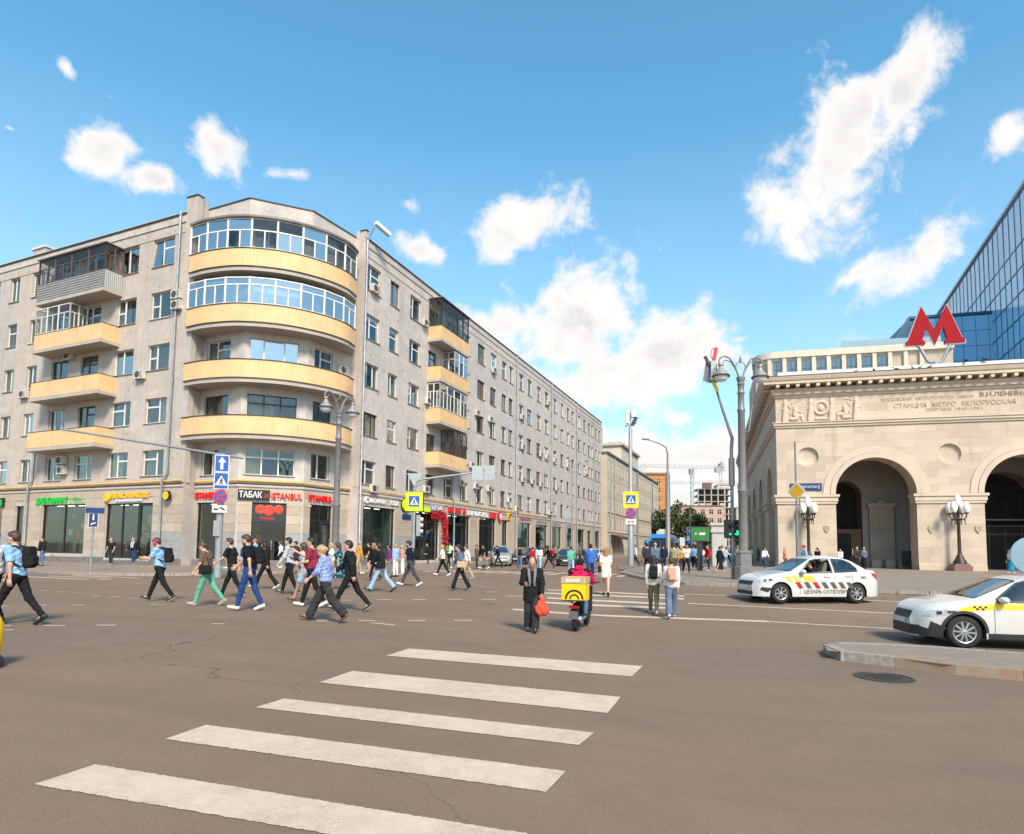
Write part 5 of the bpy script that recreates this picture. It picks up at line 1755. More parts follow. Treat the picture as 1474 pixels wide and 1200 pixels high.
# small cartouches on the piers
for u in (3.75, 11.35, 14.6):
 mb = MB().prism([(-.2, .28), (.2, .28), (.22, .05), (.12, -.18), (0, -.3), (-.12, -.18), (-.22, .05)], 0, .08, tr=lambda p: (p[0], -p[2], p[1]))
 obj('cartouche', mb.mesh('cartouche', 'letter_engraved'), METRO, FM.loc(u, 0, 3.25), FM.ang)

# ---- red letter M on the roof
ML = thing('metro_emblem', 'large red letter M on a forked white post above the station roof', 'sign', (*FM.w(12.3, .6), 16.1), FM.ang)
poly = [(-2.15, 0), (-2.15, .28), (-1.95, .42), (-.92, 3.25), (0.0, 1.15), (.92, 3.25), (1.95, .42), (2.15, .28), (2.15, 0), (.72, 0), (.72, .28), (.90, .42), (.62, 1.45), (0, -.05), (-.62, 1.45), (-.90, .42), (-.72, .28), (-.72, 0)]
mb = MB().prism(poly, -.18, .18, tr=lambda p: (p[0], -p[2], p[1] + 2.4))
obj('letter', mb.mesh('letter', 'metro_red'), ML)
big_ = [(x * 1.025, (z - 1.4) * 1.03 + 1.4) for x, z in poly]
obj('letter_edge', MB().prism(big_, -.14, .14, tr=lambda p: (p[0], -p[2], p[1] + 2.4)).mesh('letter_edge', 'sign_white'), ML)
obj('fork', MB().tube([(0, 0, -.1), (0, 0, .95)], .28, 14).tube([(0, 0, .75), (-.55, 0, 1.05), (-1.1, 0, 2.3), (-1.3, 0, 2.38)], .13, 10).tube([(0, 0, .75), (.55, 0, 1.05), (1.1, 0, 2.3), (1.3, 0, 2.38)], .13, 10).mesh('fork', 'pole_light', 50), ML)
for k, (u, y) in enumerate(((6.1, -.7), (7.4, -.9), (9.0, -.9), (10.2, -.85), (10.7, -.8), (11.4, -.88), (14.3, .1), (15.6, .1))):
 b = FM.w(u, y)
 zz = 16.155 if y < 0 else 16.8
 mb = MB().ball((0, 0, .1), .11, 10, 0, (1.5, .8, .85)).ball((.17, 0, .24), .055, 8).tube([(-.1, 0, .1), (-.32, 0, .05)], [.05, .02], 6).tube([(0, .03, .08), (0, .03, 0)], .01, 5)
 o = obj('pigeon', mb.mesh('pigeon', 'c_charcoal', 60), None, (b.x, b.y, zz), k * 1.3)
 tag(o, 'small dark pigeon perched on the edge of the station roof', 'bird', 'pigeons on the station roof')

# ---- candelabra lamps before the piers
def candelabra(u, z0, label):
 q = FM.w(u, -.85)
 t = thing('candelabra_lamp', label, 'street lamp', (q.x, q.y, .13), FM.ang, 'bronze candelabra lamps')
 obj('base', MB().box(-.62, .62, -.62, .62, 0, .42).box(-.5, .5, -.5, .5, .421, .55).mesh('base', 'granite_red'), t)
 mb = MB().lathe([(.48, .55), (.46, .7), (.30, .95), (.26, 1.1), (.16, 1.25), (.13, 1.5), (.11, 3.6), (.16, 3.7), (.12, 3.85), (.22, 4.0), (.10, 4.15), (.09, 4.9), (.14, 5.0)], n=16)
 obj('post', mb.mesh('post', 'bronze_dark', 45), t)
 for k in range(4):
  a = k * PI / 2 + PI / 4
  c, s = math.cos(a), math.sin(a)
  mb = MB().tube([(0.08 * c, .08 * s, 4.05), (.35 * c, .35 * s, 3.95), (.58 * c, .58 * s, 4.15), (.6 * c, .6 * s, 4.4)], .045, 8).lathe([(.05, 0), (.16, .05), (.17, .12)], (.6 * c, .6 * s, 4.38), 12).tube([(.45 * c, .45 * s, 4.0), (.5 * c, .5 * s, 3.55)], [.05, .015], 6)
  ar = obj('arm', mb.mesh('arm', 'bronze_dark', 45), t)
  obj('globe', MB().lathe([(.13, 0), (.24, .2), (.26, .42), (.20, .66), (.10, .82), (.0001, .9)], (.6 * c, .6 * s, 4.50), 14).mesh('globe', 'globe_white', 60), ar)
 obj('globe', MB().lathe([(.13, 0), (.25, .22), (.27, .46), (.2, .74), (.10, .92), (.0001, 1.02)], (0, 0, 5.0), 14).mesh('globe', 'globe_white', 60), t)
 return t
candelabra(2.2, 0, 'bronze five-globe lamp standing before the corner pier of the station')
candelabra(12.95, 0, 'bronze five-globe lamp on red granite base between the two station arches')
# ---- address plate
q = FM.w(1.0, -.03)
t = thing('address_sign', 'long dark blue street plate with white lettering and house number on station corner', 'sign', (q.x, q.y, 6.55), FM.ang)
obj('plate', MB().box(0, 2.45, -.05, 0, 0, .62).mesh('plate', 'sign_navy'), t)
mb = text_mb('ПЛ. ТВЕРСКАЯ ЗАСТАВА', .26, .008, .003, 'LEFT'); mb.v = [(v[0] * .62 + .12, v[1] - .056, v[2] + .24) for v in mb.v]
obj('lettering', mb.mesh('lettering', 'sign_white'), t)
mb = text_mb('1', .46, .008, .006, 'LEFT'); mb.v = [(v[0] + 2.1, v[1] - .056, v[2] + .15) for v in mb.v]
obj('house_number', mb.mesh('house_number', 'sign_white'), t)

# ------------------------------------------------------------------ buildings beyond
def gridblock(name, label, F, w, dp, h, rows, cols, mat, wmat='far_glass', z0=.8, fh=None, ww=None, wh=None, roof='roof_metal', root_cat='building', rec=.12, side_cols=0, top=0.0, start=0):
 """a block with every window its own inset part"""
 fh = fh or (h - z0 - .6) / rows
 ww = ww or w / cols * .45; wh = wh or fh * .52
 q = F.w(0, 0)
 t = thing(name, label, root_cat, (q.x, q.y, 0), F.ang)
 hs = []
 for r in range(start, rows):
  for c in range(cols):
   u = (c + .5) * w / cols - ww / 2; z = z0 + r * fh + fh * .25
   hs.append((u, u + ww, z, z + wh))
 obj('wall', wall_mb(0, w, -.3, h, hs, rec).mesh('wall', mat), t)
 pane = MB().quad((0, rec, 0), (ww, rec, 0), (ww, rec, wh), (0, rec, wh)).mesh('window', wmat)
 sil = MB().box(-.06, ww + .06, -.07, .02, -.08, 0).mesh('sill', mat)
 for a, b, z, zz in hs:
  o = obj('window', pane, t, (a, 0, z))
  if w / cols > 2.2 and h < 27: obj('frame', cached(('fb', round(ww, 2), round(wh, 2)), lambda: MB().box(ww / 2 - .05, ww / 2 + .05, .02, .10, 0, wh).box(0, ww, .03, .09, wh * .62, wh * .62 + .08).mesh('frame', 'pvc_white')), o)
 # sides, back, roof
 sd = MB()
 sd.quad((0, dp, -.3), (0, 0, -.3), (0, 0, h), (0, dp, h)); sd.quad((w, 0, -.3), (w, dp, -.3), (w, dp, h), (w, 0, h)); sd.quad((w, dp, -.3), (0, dp, -.3), (0, dp, h), (w, dp, h))
 obj('side_wall', sd.mesh('side_wall', mat), t)
 if side_cols:
  spane = MB().quad((0, -.02, 0), (ww, -.02, 0), (ww, -.02, wh), (0, -.02, wh)).mesh('window', wmat)
  for r in range(start, rows):
   for c in range(side_cols):
    yy = (c + .5) * dp / side_cols + ww / 2
    obj('window', spane, t, (0, yy, z0 + r * fh + fh * .25), -PI / 2)
 obj('roof', MB().box(-.25, w + .25, -.3, dp + .25, h, h + .3).mesh('roof', roof), t)
 return t
# next house along the side street, with its attic block
F2 = Frame(PB + SDIR * 79 + NS * 0.2, SDIR)
t = gridblock('street_house', 'cream five-storey house next along the side street with brown awning', F2, 62, 12, 19.6, 5, 21, 'far_beige', z0=1.0, ww=1.25, wh=2.1)
for z in (4.7, 8.4):
 obj('string_course', MB().box(-.05, 62.05, -.14, .0, z, z + .22).mesh('string_course', 'far_cream'), t)
for u in (6, 29.5, 31, 52):
 obj('drain_pipe', MB().tube([(u, -.15, 19.3), (u, -.15, .4)], .11, 6).mesh('drain_pipe', 'pipe_zinc'), t)
a = obj('attic', MB().box(20, 40, 1.5, 9, 19.9, 24.2).mesh('attic', 'far_cream'), t)
obj('attic_cornice', MB().box(19.5, 40.5, 1.0, 9.5, 24.2, 24.7).mesh('attic_cornice', 'far_beige'), a)
obj('chimney', MB().box(3, 4.6, 2, 3.6, 19.9, 25.4).mesh('chimney', 'far_cream'), t)
obj('attic_turret', MB().box(26, 31, 3, 6, 24.7, 26.2).mesh('attic_turret', 'far_beige'), a)
obj('awning', MB().quad((2, -.05, 4.3), (13, -.05, 4.3), (13, -2.1, 3.7), (2, -2.1, 3.7)).quad((2, -2.1, 3.7), (13, -2.1, 3.7), (13, -2.1, 3.3), (2, -2.1, 3.3)).mesh('awning', 'wood_dark'), t)
# brick house with balconies at the end of the street
F3 = Frame((39.6, 203.0), (1.0, -.05))
t = gridblock('brick_house', 'tall orange brick house at the end of the side street', F3, 9.4, 30, 25.2, 8, 2, 'brick_orange', z0=2.0, ww=.9, wh=1.4, side_cols=0)
for k in range(7):
 b = obj('balcony', MB().box(-1.4, 0, 1, 5, 3.0 + 3.0 * k, 3.15 + 3.0 * k).mesh('balcony', 'slab_concrete'), t)
 obj('balcony_glazing', MB().box(-1.35, -.02, 1.1, 4.9, 3.16 + 3.0 * k, 5.4 + 3.0 * k).mesh('balcony_glazing', 'far_glass' if k % 2 else 'pvc_white'), b)
obj('cornice', MB().box(-.4, 9.8, -.4, 30, 25.5, 25.9).mesh('cornice', 'brick_orange'), t)
# round glass gable above the street row
t = thing('glass_gable', 'round-topped glazed gable rising over the street row before the brick house', 'building', (36.6, 183.0, 0))
n = 12
arc = [(2.6 * math.cos(PI * k / n), 2.6 * math.sin(PI * k / n)) for k in range(n + 1)]
obj('gable', MB().prism([(-2.6, -19.5)] + [(x, z) for x, z in arc[::-1]] + [(2.6, -19.5)], 0, 6, tr=lambda p: (p[0], p[2], p[1] + 19.5)).mesh('gable', 'far_cream'), t)
for k in range(4):
 obj('pane', MB().box(-2.1 + k * 1.05, -1.15 + k * 1.05, -.08, -.01, 17.9, 21.0 if k in (1, 2) else 20.2).mesh('pane', 'tower_glass'), t)
# unfinished tower block under cranes
F4 = Frame((84.5, 291.0), (1.0, -.15))
t = thing('unfinished_building', 'unfinished concrete frame building with open floors under the cranes', 'building', (84.5, 291.0, 0), F4.ang)
for k in range(10):
 obj('floor_slab', MB().box(0, 15.5, 0, 14, 3.0 + k * 2.9, 3.35 + k * 2.9).mesh('floor_slab', 'concrete_raw'), t)
 for i in range(6):
  obj('column', MB().box(.2 + i * 2.95, .75 + i * 2.95, .1, .7, .1 + k * 2.9, 3.0 + k * 2.9).mesh('column', 'concrete_raw'), t)
 obj('core_wall', MB().box(1, 14.5, 5, 6, .1 + k * 2.9, 2.99 + k * 2.9).mesh('core_wall', 'interior_mid' if k > 3 else 'concrete_raw'), t)
obj('lift_core', MB().box(3.4, 7.2, 4, 8, 29, 32.5).mesh('lift_core', 'wood_brown'), t)
for k in range(7):
 for i in range(4):
  obj('infill_panel', MB().box(1 + i * 3, 3.4 + i * 3, -.1, -.02, 3.4 + k * 2.9, 5.2 + k * 2.9).mesh('infill_panel', 'far_pink' if (k + i) % 3 else 'far_beige'), t) if k > 1 and (k * 3 + i) % 4 else None
def crane(x, y, h, jib, cj, ang, label, mat='crane_grey', rot_w=1.2):
 t = thing('tower_crane', label, 'crane', (x, y, 0), ang)
 mb = MB()
 for sx in (-1, 1):
  for sy in (-1, 1):
   mb.bar((sx * rot_w / 2, sy * rot_w / 2, 0), (sx * rot_w / 2, sy * rot_w / 2, h), .22, .22)
 k = 0
 for z in np.arange(0, h - 2, 2.0):
  s = 1 if k % 2 else -1
  mb.bar((-s * rot_w / 2, -rot_w / 2, z), (s * rot_w / 2, -rot_w / 2, z + 2), .14, .14); mb.bar((rot_w / 2, -s * rot_w / 2, z), (rot_w / 2, s * rot_w / 2, z + 2), .14, .14); k += 1
 obj('mast', mb.mesh('mast', mat), t)
 mb = MB()
 for a, b in ((-cj, 0), (0, jib)):
  mb.bar((a, -.5, h), (b, -.5, h), .2, .2); mb.bar((a, .5, h), (b, .5, h), .2, .2); mb.bar((a, 0, h + 1.2), (b, 0, h + 1.2), .2, .2)
 for i, x_ in enumerate(np.arange(-cj, jib, 2.0)):
  mb.bar((x_, -.5, h), (x_ + 1, 0, h + 1.2), .12, .12); mb.bar((x_ + 1, 0, h + 1.2), (x_ + 2, .5, h), .12, .12)
 obj('jib', mb.mesh('jib', mat), t)
 obj('cab', MB().box(-.9, .9, -1.9, -.6, h - 2.6, h - .3).mesh('cab', mat), t)
 obj('counterweight', MB().box(-cj, -cj + 2.4, -.7, .7, h - 1.6, h + .6).mesh('counterweight', 'concrete_raw'), t)
 return t
crane(79.6, 281, 37.5, 42, 13, PI + .12, 'grey tower crane with long jib left of the unfinished building')
crane(100, 305, 42, 10, 5, 1.4, 'slim tower crane rising above the roof of the unfinished building')
crane(118, 330, 36, 40, 17, PI - .1, 'reddish tower crane behind the unfinished building', 'crane_red')
# apartment blocks in the distance
gridblock('distant_block', 'pinkish brick apartment block behind the trees at the street end', Frame((63.5, 250), (1, -.1)), 19, 14, 18.5, 5, 6, 'far_pink', z0=1.2)
gridblock('distant_block', 'low beige apartment block right of the unfinished building', Frame((101, 287), (1, -.1)), 24, 14, 20.5, 6, 8, 'far_beige', z0=1.2)
gridblock('distant_block', 'pale narrow apartment tower behind the reddish crane', Frame((106.5, 330), (1, -.1)), 6, 10, 35, 10, 2, 'far_cream', z0=1.2)
gridblock('distant_block', 'grey brick house at the far bend of the side street', Frame((50.5, 232), (1, -.1)), 11, 14, 15.0, 4, 4, 'far_beige', z0=1.2)

# ------------------------------------------------------------------ modern buildings behind the station
t = thing('office_building', 'beige stone office building with rounded end and window row behind the station', 'building', (40.0, 100.6, 0), 0)
of = [Vector((1.2, 6.0)), Vector((0.2, 3.4)), Vector((.1, 1.6)), Vector((1.0, .2)), Vector((2.6, -.5)), Vector((8, -1.9)), Vector((26, -6.6))]
of = [of[0]] + catmull([tuple(p) for p in of[1:-1]], 5) + [of[-1]]
obj('wall', MB().prism([(p.x, p.y) for p in of] + [(34, 20), (6, 22)], -.2, 31.5).mesh('wall', 'stone_beige_dark'), t)
obj('cornice', MB().sweep([(p.x, p.y) for p in of][::-1][::-1], [(-.2, 32.1), (.6, 32.1), (.6, 33.1), (-.2, 33.2)]).mesh('cornice', 'stone_beige'), t)
obj('roof', MB().prism([(p.x, p.y) for p in of] + [(34, 20), (6, 22)], 31.5, 32.2).mesh('roof', 'stone_beige'), t)
rs = resample([Vector((p.x, p.y)) for p in of], 2.15)
for i, (a, b) in enumerate(zip(rs, rs[1:])):
 ang = math.atan2((b - a).y, (b - a).x)
 obj('pilaster', MB().box(-.28, .28, -.45, .05, 22, 32.1).mesh('pilaster', 'stone_beige'), t, (a.x, a.y, 0), ang)
 if i < 11:
  w = obj('window', MB().box(.55, 1.65, -.12, .02, 28.4, 31.7).mesh('window', 'office_glass'), t, (a.x, a.y, 0), ang)
  obj('frame', MB().box(1.06, 1.13, -.17, -.121, 28.4, 31.7).box(.55, 1.65, -.17, -.121, 30.2, 30.3).mesh('frame', 'tower_mullion'), w)
  obj('spandrel', MB().box(.4, 1.8, -.16, .0, 22, 28.3).mesh('spandrel', 'stone_beige'), t, (a.x, a.y, 0), ang)
obj('glass_balustrade', MB().box(12, 26, 1, 1.1, 33.2, 34.7).mesh('glass_balustrade', 'disc_blue'), t, (0, 0, 0), -.22)
vn = obj('roof_vent', MB().lathe([(.9, 30), (.9, 34.2), (1.5, 34.8), (1.3, 35.6), (.5, 36.3), (.0001, 36.5)], (20.5, 4, 0), 12).mesh('roof_vent', 'pole_light', 50), t)
obj('vent_band', MB().lathe([(1.02, 33.0), (1.02, 33.8)], (20.5, 4, 0), 12).mesh('vent_band', 'flashing_dark'), vn)
# glass office tower: long raking curtain wall
TD = Vector((32, 76)).normalized()
T0 = Vector((74.6, 80.0))
FT = Frame(T0 + TD * 108, -TD)       # u runs from the far end to the near end
t = thing('glass_tower', 'blue glass office tower with a long raking curtain wall behind the station', 'building', (FT.o.x, FT.o.y, 0), FT.ang)
TH, cw = 61.4, 3.0
rowsz = [13.0 + 4.0 * k for k in range(11)] + [TH - .4]
NCOL = 36
me_rows = [MB().box(.06, cw - .06, -.02, .06, .07, rowsz[k + 1] - rowsz[k] - .07).mesh('pane', 'tower_glass') for k in range(len(rowsz) - 1)]
far_mb = MB()
for c in range(NCOL):
 for k in range(len(rowsz) - 1):
  if c < 28 and k > 0:
   obj('pane', me_rows[k], t, (c * cw, random.uniform(-.01, .01), rowsz[k]), (random.uniform(-.004, .004), 0, random.uniform(-.006, .006)))
  else:
   far_mb.box(c * cw + .06, (c + 1) * cw - .06, -.02, .06, rowsz[k] + .07, rowsz[k + 1] - .07)
o = obj('lower_panes', far_mb.mesh('lower_panes', 'tower_glass'), t, kind='stuff')
mb = MB()
for c in range(NCOL + 1):
 mb.box(c * cw - .045, c * cw + .045, -.10, .10, 0, TH)
obj('mullions', mb.mesh('mullions', 'tower_mullion'), t)
mb = MB()
for z in rowsz:
 mb.box(0, NCOL * cw, -.12, .08, z - .08, z + .08)
obj('transoms', mb.mesh('transoms', 'tower_mullion'), t)
obj('core', MB().box(.2, NCOL * cw - .2, .12, 30, 0, TH - .3).mesh('core', 'tower_mullion'), t)
obj('roof_edge', MB().box(-.3, NCOL * cw + .3, -.35, .6, TH, TH + .55).mesh('roof_edge', 'tower_edge'), t)
# lower glass wing between the two
FG = Frame((76.0, 122.0), (1, -.26))
t = thing('glass_wing', 'low dark glass wing joining the office building and the glass tower', 'building', (76, 122, 0), FG.ang)
obj('core', MB().add([(-4, .1, 0), (20, .1, 0), (20, .1, 47), (1.2, .1, 47), (-4, .1, 38), (-4, 12, 0), (20, 12, 0), (20, 12, 47), (1.2, 12, 47), (-4, 12, 38)], [(0, 1, 2, 3, 4), (9, 8, 7, 6, 5), (4, 3, 8, 9), (3, 2, 7, 8), (0, 4, 9, 5), (2, 1, 6, 7)]).mesh('core', 'tower_mullion'), t)
for c in range(10):
 for k in range(6):
  if c < 3 and k > (3 if c < 2 else 4): continue
  obj('pane', MB().box(-3 + c * 2.2 + .05, -3 + c * 2.2 + 2.15, 0, .09, 29.1 + k * 2.95, 31.95 + k * 2.95).mesh('pane', 'tower_glass'), t)
obj('roof_edge', MB().bar((-4.1, 0, 38), (1.2, 0, 47.1), .5, .5).bar((1.2, 0, 47.1), (20, 0, 47.1), .5, .5).mesh('roof_edge', 'tower_mullion'), t)

# ------------------------------------------------------------------ trees at the street end and by the station
def tree(x, y, h, rx, label, mats=('leaf_dark',), n=2600, seed=1, ls=.42, z0=.0):
 r = np.random.default_rng(seed)
 t = thing('leafy_tree', label, 'tree', (x, y, z0), 0, 'trees at the end of the side street')
 mb = MB()
 top = h * .78
 mb.tube([(0, 0, -.2), (.1, 0, h * .25), (-.1, .1, h * .5), (0.05, 0, top)], [h * .028, h * .022, h * .015, h * .004], 8)
 tips = []
 for k in range(9):
  a = k * 2.4 + r.uniform(-.4, .4); zb = h * r.uniform(.25, .6); L = rx * r.uniform(.55, .95)
  p1 = (L * .5 * math.cos(a), L * .5 * math.sin(a), zb + h * .08); p2 = (L * math.cos(a), L * math.sin(a), zb + h * r.uniform(.12, .24))
  mb.tube([(0, 0, zb), p1, p2], [h * .010, h * .006, h * .002], 6)
  tips += [p1, p2]
 obj('trunk', mb.mesh('trunk', 'bark', 60), t)
 # clumps of small leaves round the limbs
 cl = [(*p, rx * r.uniform(.28, .46)) for p in tips]
 for k in range(16):
  a, q = r.uniform(0, 2 * PI), r.uniform(.1, .75) * rx; zz = h * r.uniform(.34, .93)
  f = math.sqrt(max(.1, 1 - ((zz / h - .6) / .42) ** 2))
  cl.append((q * f * math.cos(a), q * f * math.sin(a), zz, rx * r.uniform(.25, .45)))
 C_ = np.array(cl)
 ci = r.integers(0, len(C_), n)
 dv = r.normal(size=(n, 3)); dv /= np.linalg.norm(dv, axis=1)[:, None]
 pos = C_[ci, :3] + dv * (C_[ci, 3] * r.uniform(.45, 1.05, n))[:, None]
 u = r.normal(size=(n, 3)); u /= np.linalg.norm(u, axis=1)[:, None]
 v = np.cross(u, r.normal(size=(n, 3))); v /= np.linalg.norm(v, axis=1)[:, None]
 s = (ls * r.uniform(.5, 1.2, n))[:, None]
 V = np.stack([pos - u * s, pos - v * s * .55, pos + u * s, pos + v * s * .55], 1).reshape(-1, 3)
 Q = np.arange(n * 4).reshape(-1, 4)
 me = np_mesh('crown', V, Q, list(mats), r.integers(0, len(mats), n))
 obj('crown', me, t)
tree(42.3, 160, 13.8, 4.2, 'tall dark leafy tree at the end of the side street beyond the blue bus', ('leaf_dark', 'leaf_dark', 'leaf_yellow'), seed=2)
tree(39.0, 168, 12.0, 3.4, 'dark low tree just behind the single-arm street lamp', ('leaf_dark',), seed=3)
tree(42.6, 146, 9.6, 3.4, 'rounded green tree in front of the taller dark one', ('leaf_dark', 'leaf_yellow'), seed=7)
tree(46.0, 160, 8.0, 3.6, 'broad low tree behind the green advertising screen', ('leaf_dark',), seed=4)
tree(55, 180, 7, 4, 'spreading low tree between the kiosk and the unfinished building', ('leaf_dark', 'leaf_yellow'), seed=5)
tree(51.5, 138, 6.6, 2.6, 'yellowish tree beside the long side of the station', ('leaf_yellow', 'leaf_dark'), seed=6)

# ------------------------------------------------------------------ air conditioners on the facades
def ac_mesh():
 body = MB().box(-.42, .42, -.34, -.04, -.30, .30).mesh('air_conditioner', 'ac_white')
 gr = MB()
 gr.lathe([(.23, -.012), (.25, 0.0)], (-.12, -.345, 0), 18, 0, 'y')
 for k in range(5):
  gr.box(.17, .37, -.352, -.343, -.22 + k * .1, -.18 + k * .1)
 br = MB().box(-.35, -.30, -.36, 0.0, -.36, -.302).box(.30, .35, -.36, 0.0, -.36, -.302)
 return body, gr.mesh('fan_grille', 'ac_grille', 40), br.mesh('bracket', 'pipe_zinc')
_acb, _acg, _acr = ac_mesh()
def ac(F, u, z, label, group, y=0.0):
 q = F.w(u, y)
 t = thing('air_conditioner', label, 'air conditioner', (q.x, q.y, z), F.ang, group)
 obj('casing', _acb, t); obj('fan_grille', _acg, t); obj('bracket', _acr, t)
_lab = ['beige air conditioner beside the wooden top balcony of the square front', 'dark-set air conditioner over the balcony window of the square front', 'air conditioner right of the fourth-floor yellow balcony on the square front',
  'air conditioner under the fourth-floor window next to the long drain pipe', 'air conditioner left of the fourth-floor yellow balcony on the square front', 'upper of two air conditioners between the windows under the lowest balcony',
  'lower of two air conditioners between the windows under the lowest balcony', 'upper of two beige air conditioners on the corner beside the glazed rounded balcony', 'lower of two beige air conditioners on the corner beside the glazed rounded balcony']
for (u, z), l in zip([(24.75, 20.91), (21.25, 15.51), (25.76, 13.26), (29.31, 13.26), (15.91, 13.06), (21.15, 7.61), (21.31, 6.87), (32.59, 18.49), (32.65, 17.75)], _lab):
 ac(FL, u, z, l, 'air conditioners on the square front')
for u, z in [(1.17, 21.15), (9.02, 21.13), (9.82, 14.36), (1.73, 5.87), (9.79, 6.53), (24.37, 20.98), (20.19, 15.4), (23.61, 15.4), (33.36, 17.54), (43.42, 21.46), (33.71, 13.89), (40.52, 13.9), (43.14, 13.98), (46.56, 13.95), (33.83, 9.87), (37.35, 9.97), (40.62, 9.92), (47.61, 10.0), (53.07, 14.6), (53.08, 13.97), (64.45, 14.2), (64.44, 14.9), (19.05, 9.83), (16.75, 7.76), (20.13, 7.81), (23.5, 7.83), (29.34, 7.06), (31.81, 6.16), (44.52, 6.36)]:
 k = min(range(5), key=lambda i: abs(WZ[i][0] - z + .4))
 nm = ['first', 'second', 'third', 'fourth', 'fifth'][k]
 sg = 'near the corner' if u < 9.9 else 'by the yellow balconies' if u < 16 else 'between balconies and second drain pipe' if u < 31.6 else 'between second and third drain pipes' if u < 45 else 'beyond the third drain pipe'
 ac(FS, u, z, 'air conditioner by a %s-row window of the street front %s' % (nm, sg), 'air conditioners on the side-street front')
ac(FC, 3.2, 14.3, 'air conditioner in the recess above the second rounded balcony', 'air conditioners on the corner', 0.0)

# ------------------------------------------------------------------ shop signs
def glyphs(t, x0, x1, z, h, n, mat, y=-.06, name='lettering'):
 """a line of small marks too blurred to read"""
 rg = random.Random(int(x0 * 97 + z * 31 + n)); w = (x1 - x0) / n; mb = MB()
 for k in range(n):
  a = x0 + k * w; hh = h * rg.choice([.7, 1, 1, .85])
  mb.box(a + w * .1, a + w * .32, y - .01, y + .01, z, z + hh); mb.box(a + w * .321, a + w * rg.uniform(.6, .85), y - .01, y + .01, z + hh * rg.choice([0, .4, .7]), z + hh * rg.choice([.3, .75, 1]) + .01)
 obj(name, mb.mesh(name, mat), t)
def sign_thing(name, label, F, u, z, y=-.06):
 q = F.w(u, y)
 return thing(name, label, 'shop sign', (q.x, q.y, z), F.ang)
def letters(t, txt, x0, x1, z, h, mat, dep=.07, bold=.012, name='lettering', y=-.05):
 mb = text_mb(txt, h / .72, dep, bold, 'LEFT')
 xs = [v[0] for v in mb.v]; a = min(xs); k = (x1 - x0) / (max(xs) - a)
 mb.v = [(x0 + (v[0] - a) * k, v[1] + y, v[2] + z) for v in mb.v]
 return obj(name, mb.mesh(name, mat), t)
t = sign_thing('cafe_sign', 'green illuminated letters over the cafe window on the square front', FL, ul(15.7), 4.42)
letters(t, 'ДЖАГАННАТ', 0, 3.75, 0, .44, 'neon_green')
glyphs(t, 4.35, 5.35, .24, .19, 5, 'neon_green'); glyphs(t, 3.95, 5.7, .0, .17, 9, 'neon_green')
t = sign_thing('exchange_sign', 'black lightbox with green dollar sign at the end of the square front', FL, ul(20.9), 4.35)
obj('box', MB().box(0, 1.1, -.14, .03, -.08, .62).mesh('box', 'sign_black'), t); letters(t, '$', .62, .98, .03, .46, 'neon_green', .02, .01, y=-.15)
t = sign_thing('bakery_sign', 'yellow bakery letters with oval emblem and white line below', FL, ul(8.0), 4.42)
letters(t, 'FRENCH BAKERY', .85, 4.85, .26, .34, 'neon_yellow')
letters(t, 'СЕТЬ КОФЕЕН-ПЕКАРЕН', 1.35, 4.15, .0, .17, 'neon_white', .04, .005)
obj('emblem', MB().lathe([(.26, -.06), (.30, -.02), (.30, .06)], (.42, -.06, .3), 20, 0, 'y').mesh('emblem', 'neon_yellow', 40), t)
t = sign_thing('round_blade_sign', 'round yellow bakery blade sign beside the drain pipe', FL, ul(1.15), 4.72, -.35)
mb = MB().lathe([(.34, -.08), (.34, .08)], (0, 0, 0), 24, 0, 'y')
obj('disc', mb.mesh('disc', 'sign_black', 40), t, (0, 0, 0)); obj('face', MB().lathe([(.28, -.092), (.28, -.081)], (0, 0, 0), 24, 0, 'y').mesh('face', 'neon_yellow', 40), t)
obj('bracket', MB().bar((0, 0.08, 0), (0, .36, 0), .05, .05).mesh('bracket', 'sign_black'), t)
t = sign_thing('restaurant_sign', 'red restaurant letters over the dark window facing the square', FA, .15, 4.5)
letters(t, 'ISTANBUL', 0, 2.2, .08, .42, 'neon_red')
t = sign_thing('tobacco_sign', 'black lightbox with white tobacco lettering and red 24 over the corner door', FB, .02, 4.48)
obj('box', MB().box(0, 1.95, -.13, .0, 0, .66).mesh('box', 'sign_black'), t); letters(t, 'ТАБАК', .08, 1.48, .14, .40, 'neon_white', .02, .012, y=-.145); letters(t, '24', 1.58, 1.88, .16, .26, 'neon_red', .02, .006, y=-.145)
t = sign_thing('restaurant_sign', 'red restaurant letters right of the tobacco lightbox', FB, 2.08, 4.52)
letters(t, 'ISTANBUL', 0, 1.95, .06, .42, 'neon_red')
t = sign_thing('restaurant_sign', 'red restaurant letters on the corner face beside the side street', FC, .4, 4.52)
letters(t, 'ISTANBUL', 0, 2.2, .06, .42, 'neon_red')
t = sign_thing('food_poster', 'dark poster with red dishes above the corner entrance', FB, .98, 3.02, .12)
obj('board', MB().box(0, 2.02, -.03, .0, 0, 1.2).mesh('board', 'poster_dark'), t)
for x, zz, s in ((.45, .85, .32), (1.0, .8, .36), (1.6, .88, .3)):
 obj('dish', MB().lathe([(.0001, -.02), (s * .8, -.018), (s, -.006)], (x, -.03, zz), 18, 0, 'y').mesh('dish', 'food_red'), t)
letters(t, 'ISTANBUL', .5, 1.4, .2, .16, 'neon_red', .01, .004, y=-.04)
t = sign_thing('phone_shop_sign', 'white round logo and letters over the first shop of the side street', FS, .7, 4.78)
obj('logo', MB().lathe([(.26, -.05), (.26, .05)], (.28, -.05, .18), 20, 0, 'y').mesh('logo', 'neon_white', 40), t); obj('logo_dot', MB().lathe([(.10, -.06), (.10, -.051)], (.36, -.05, .20), 14, 0, 'y').mesh('logo_dot', 'frame_black', 40), t)
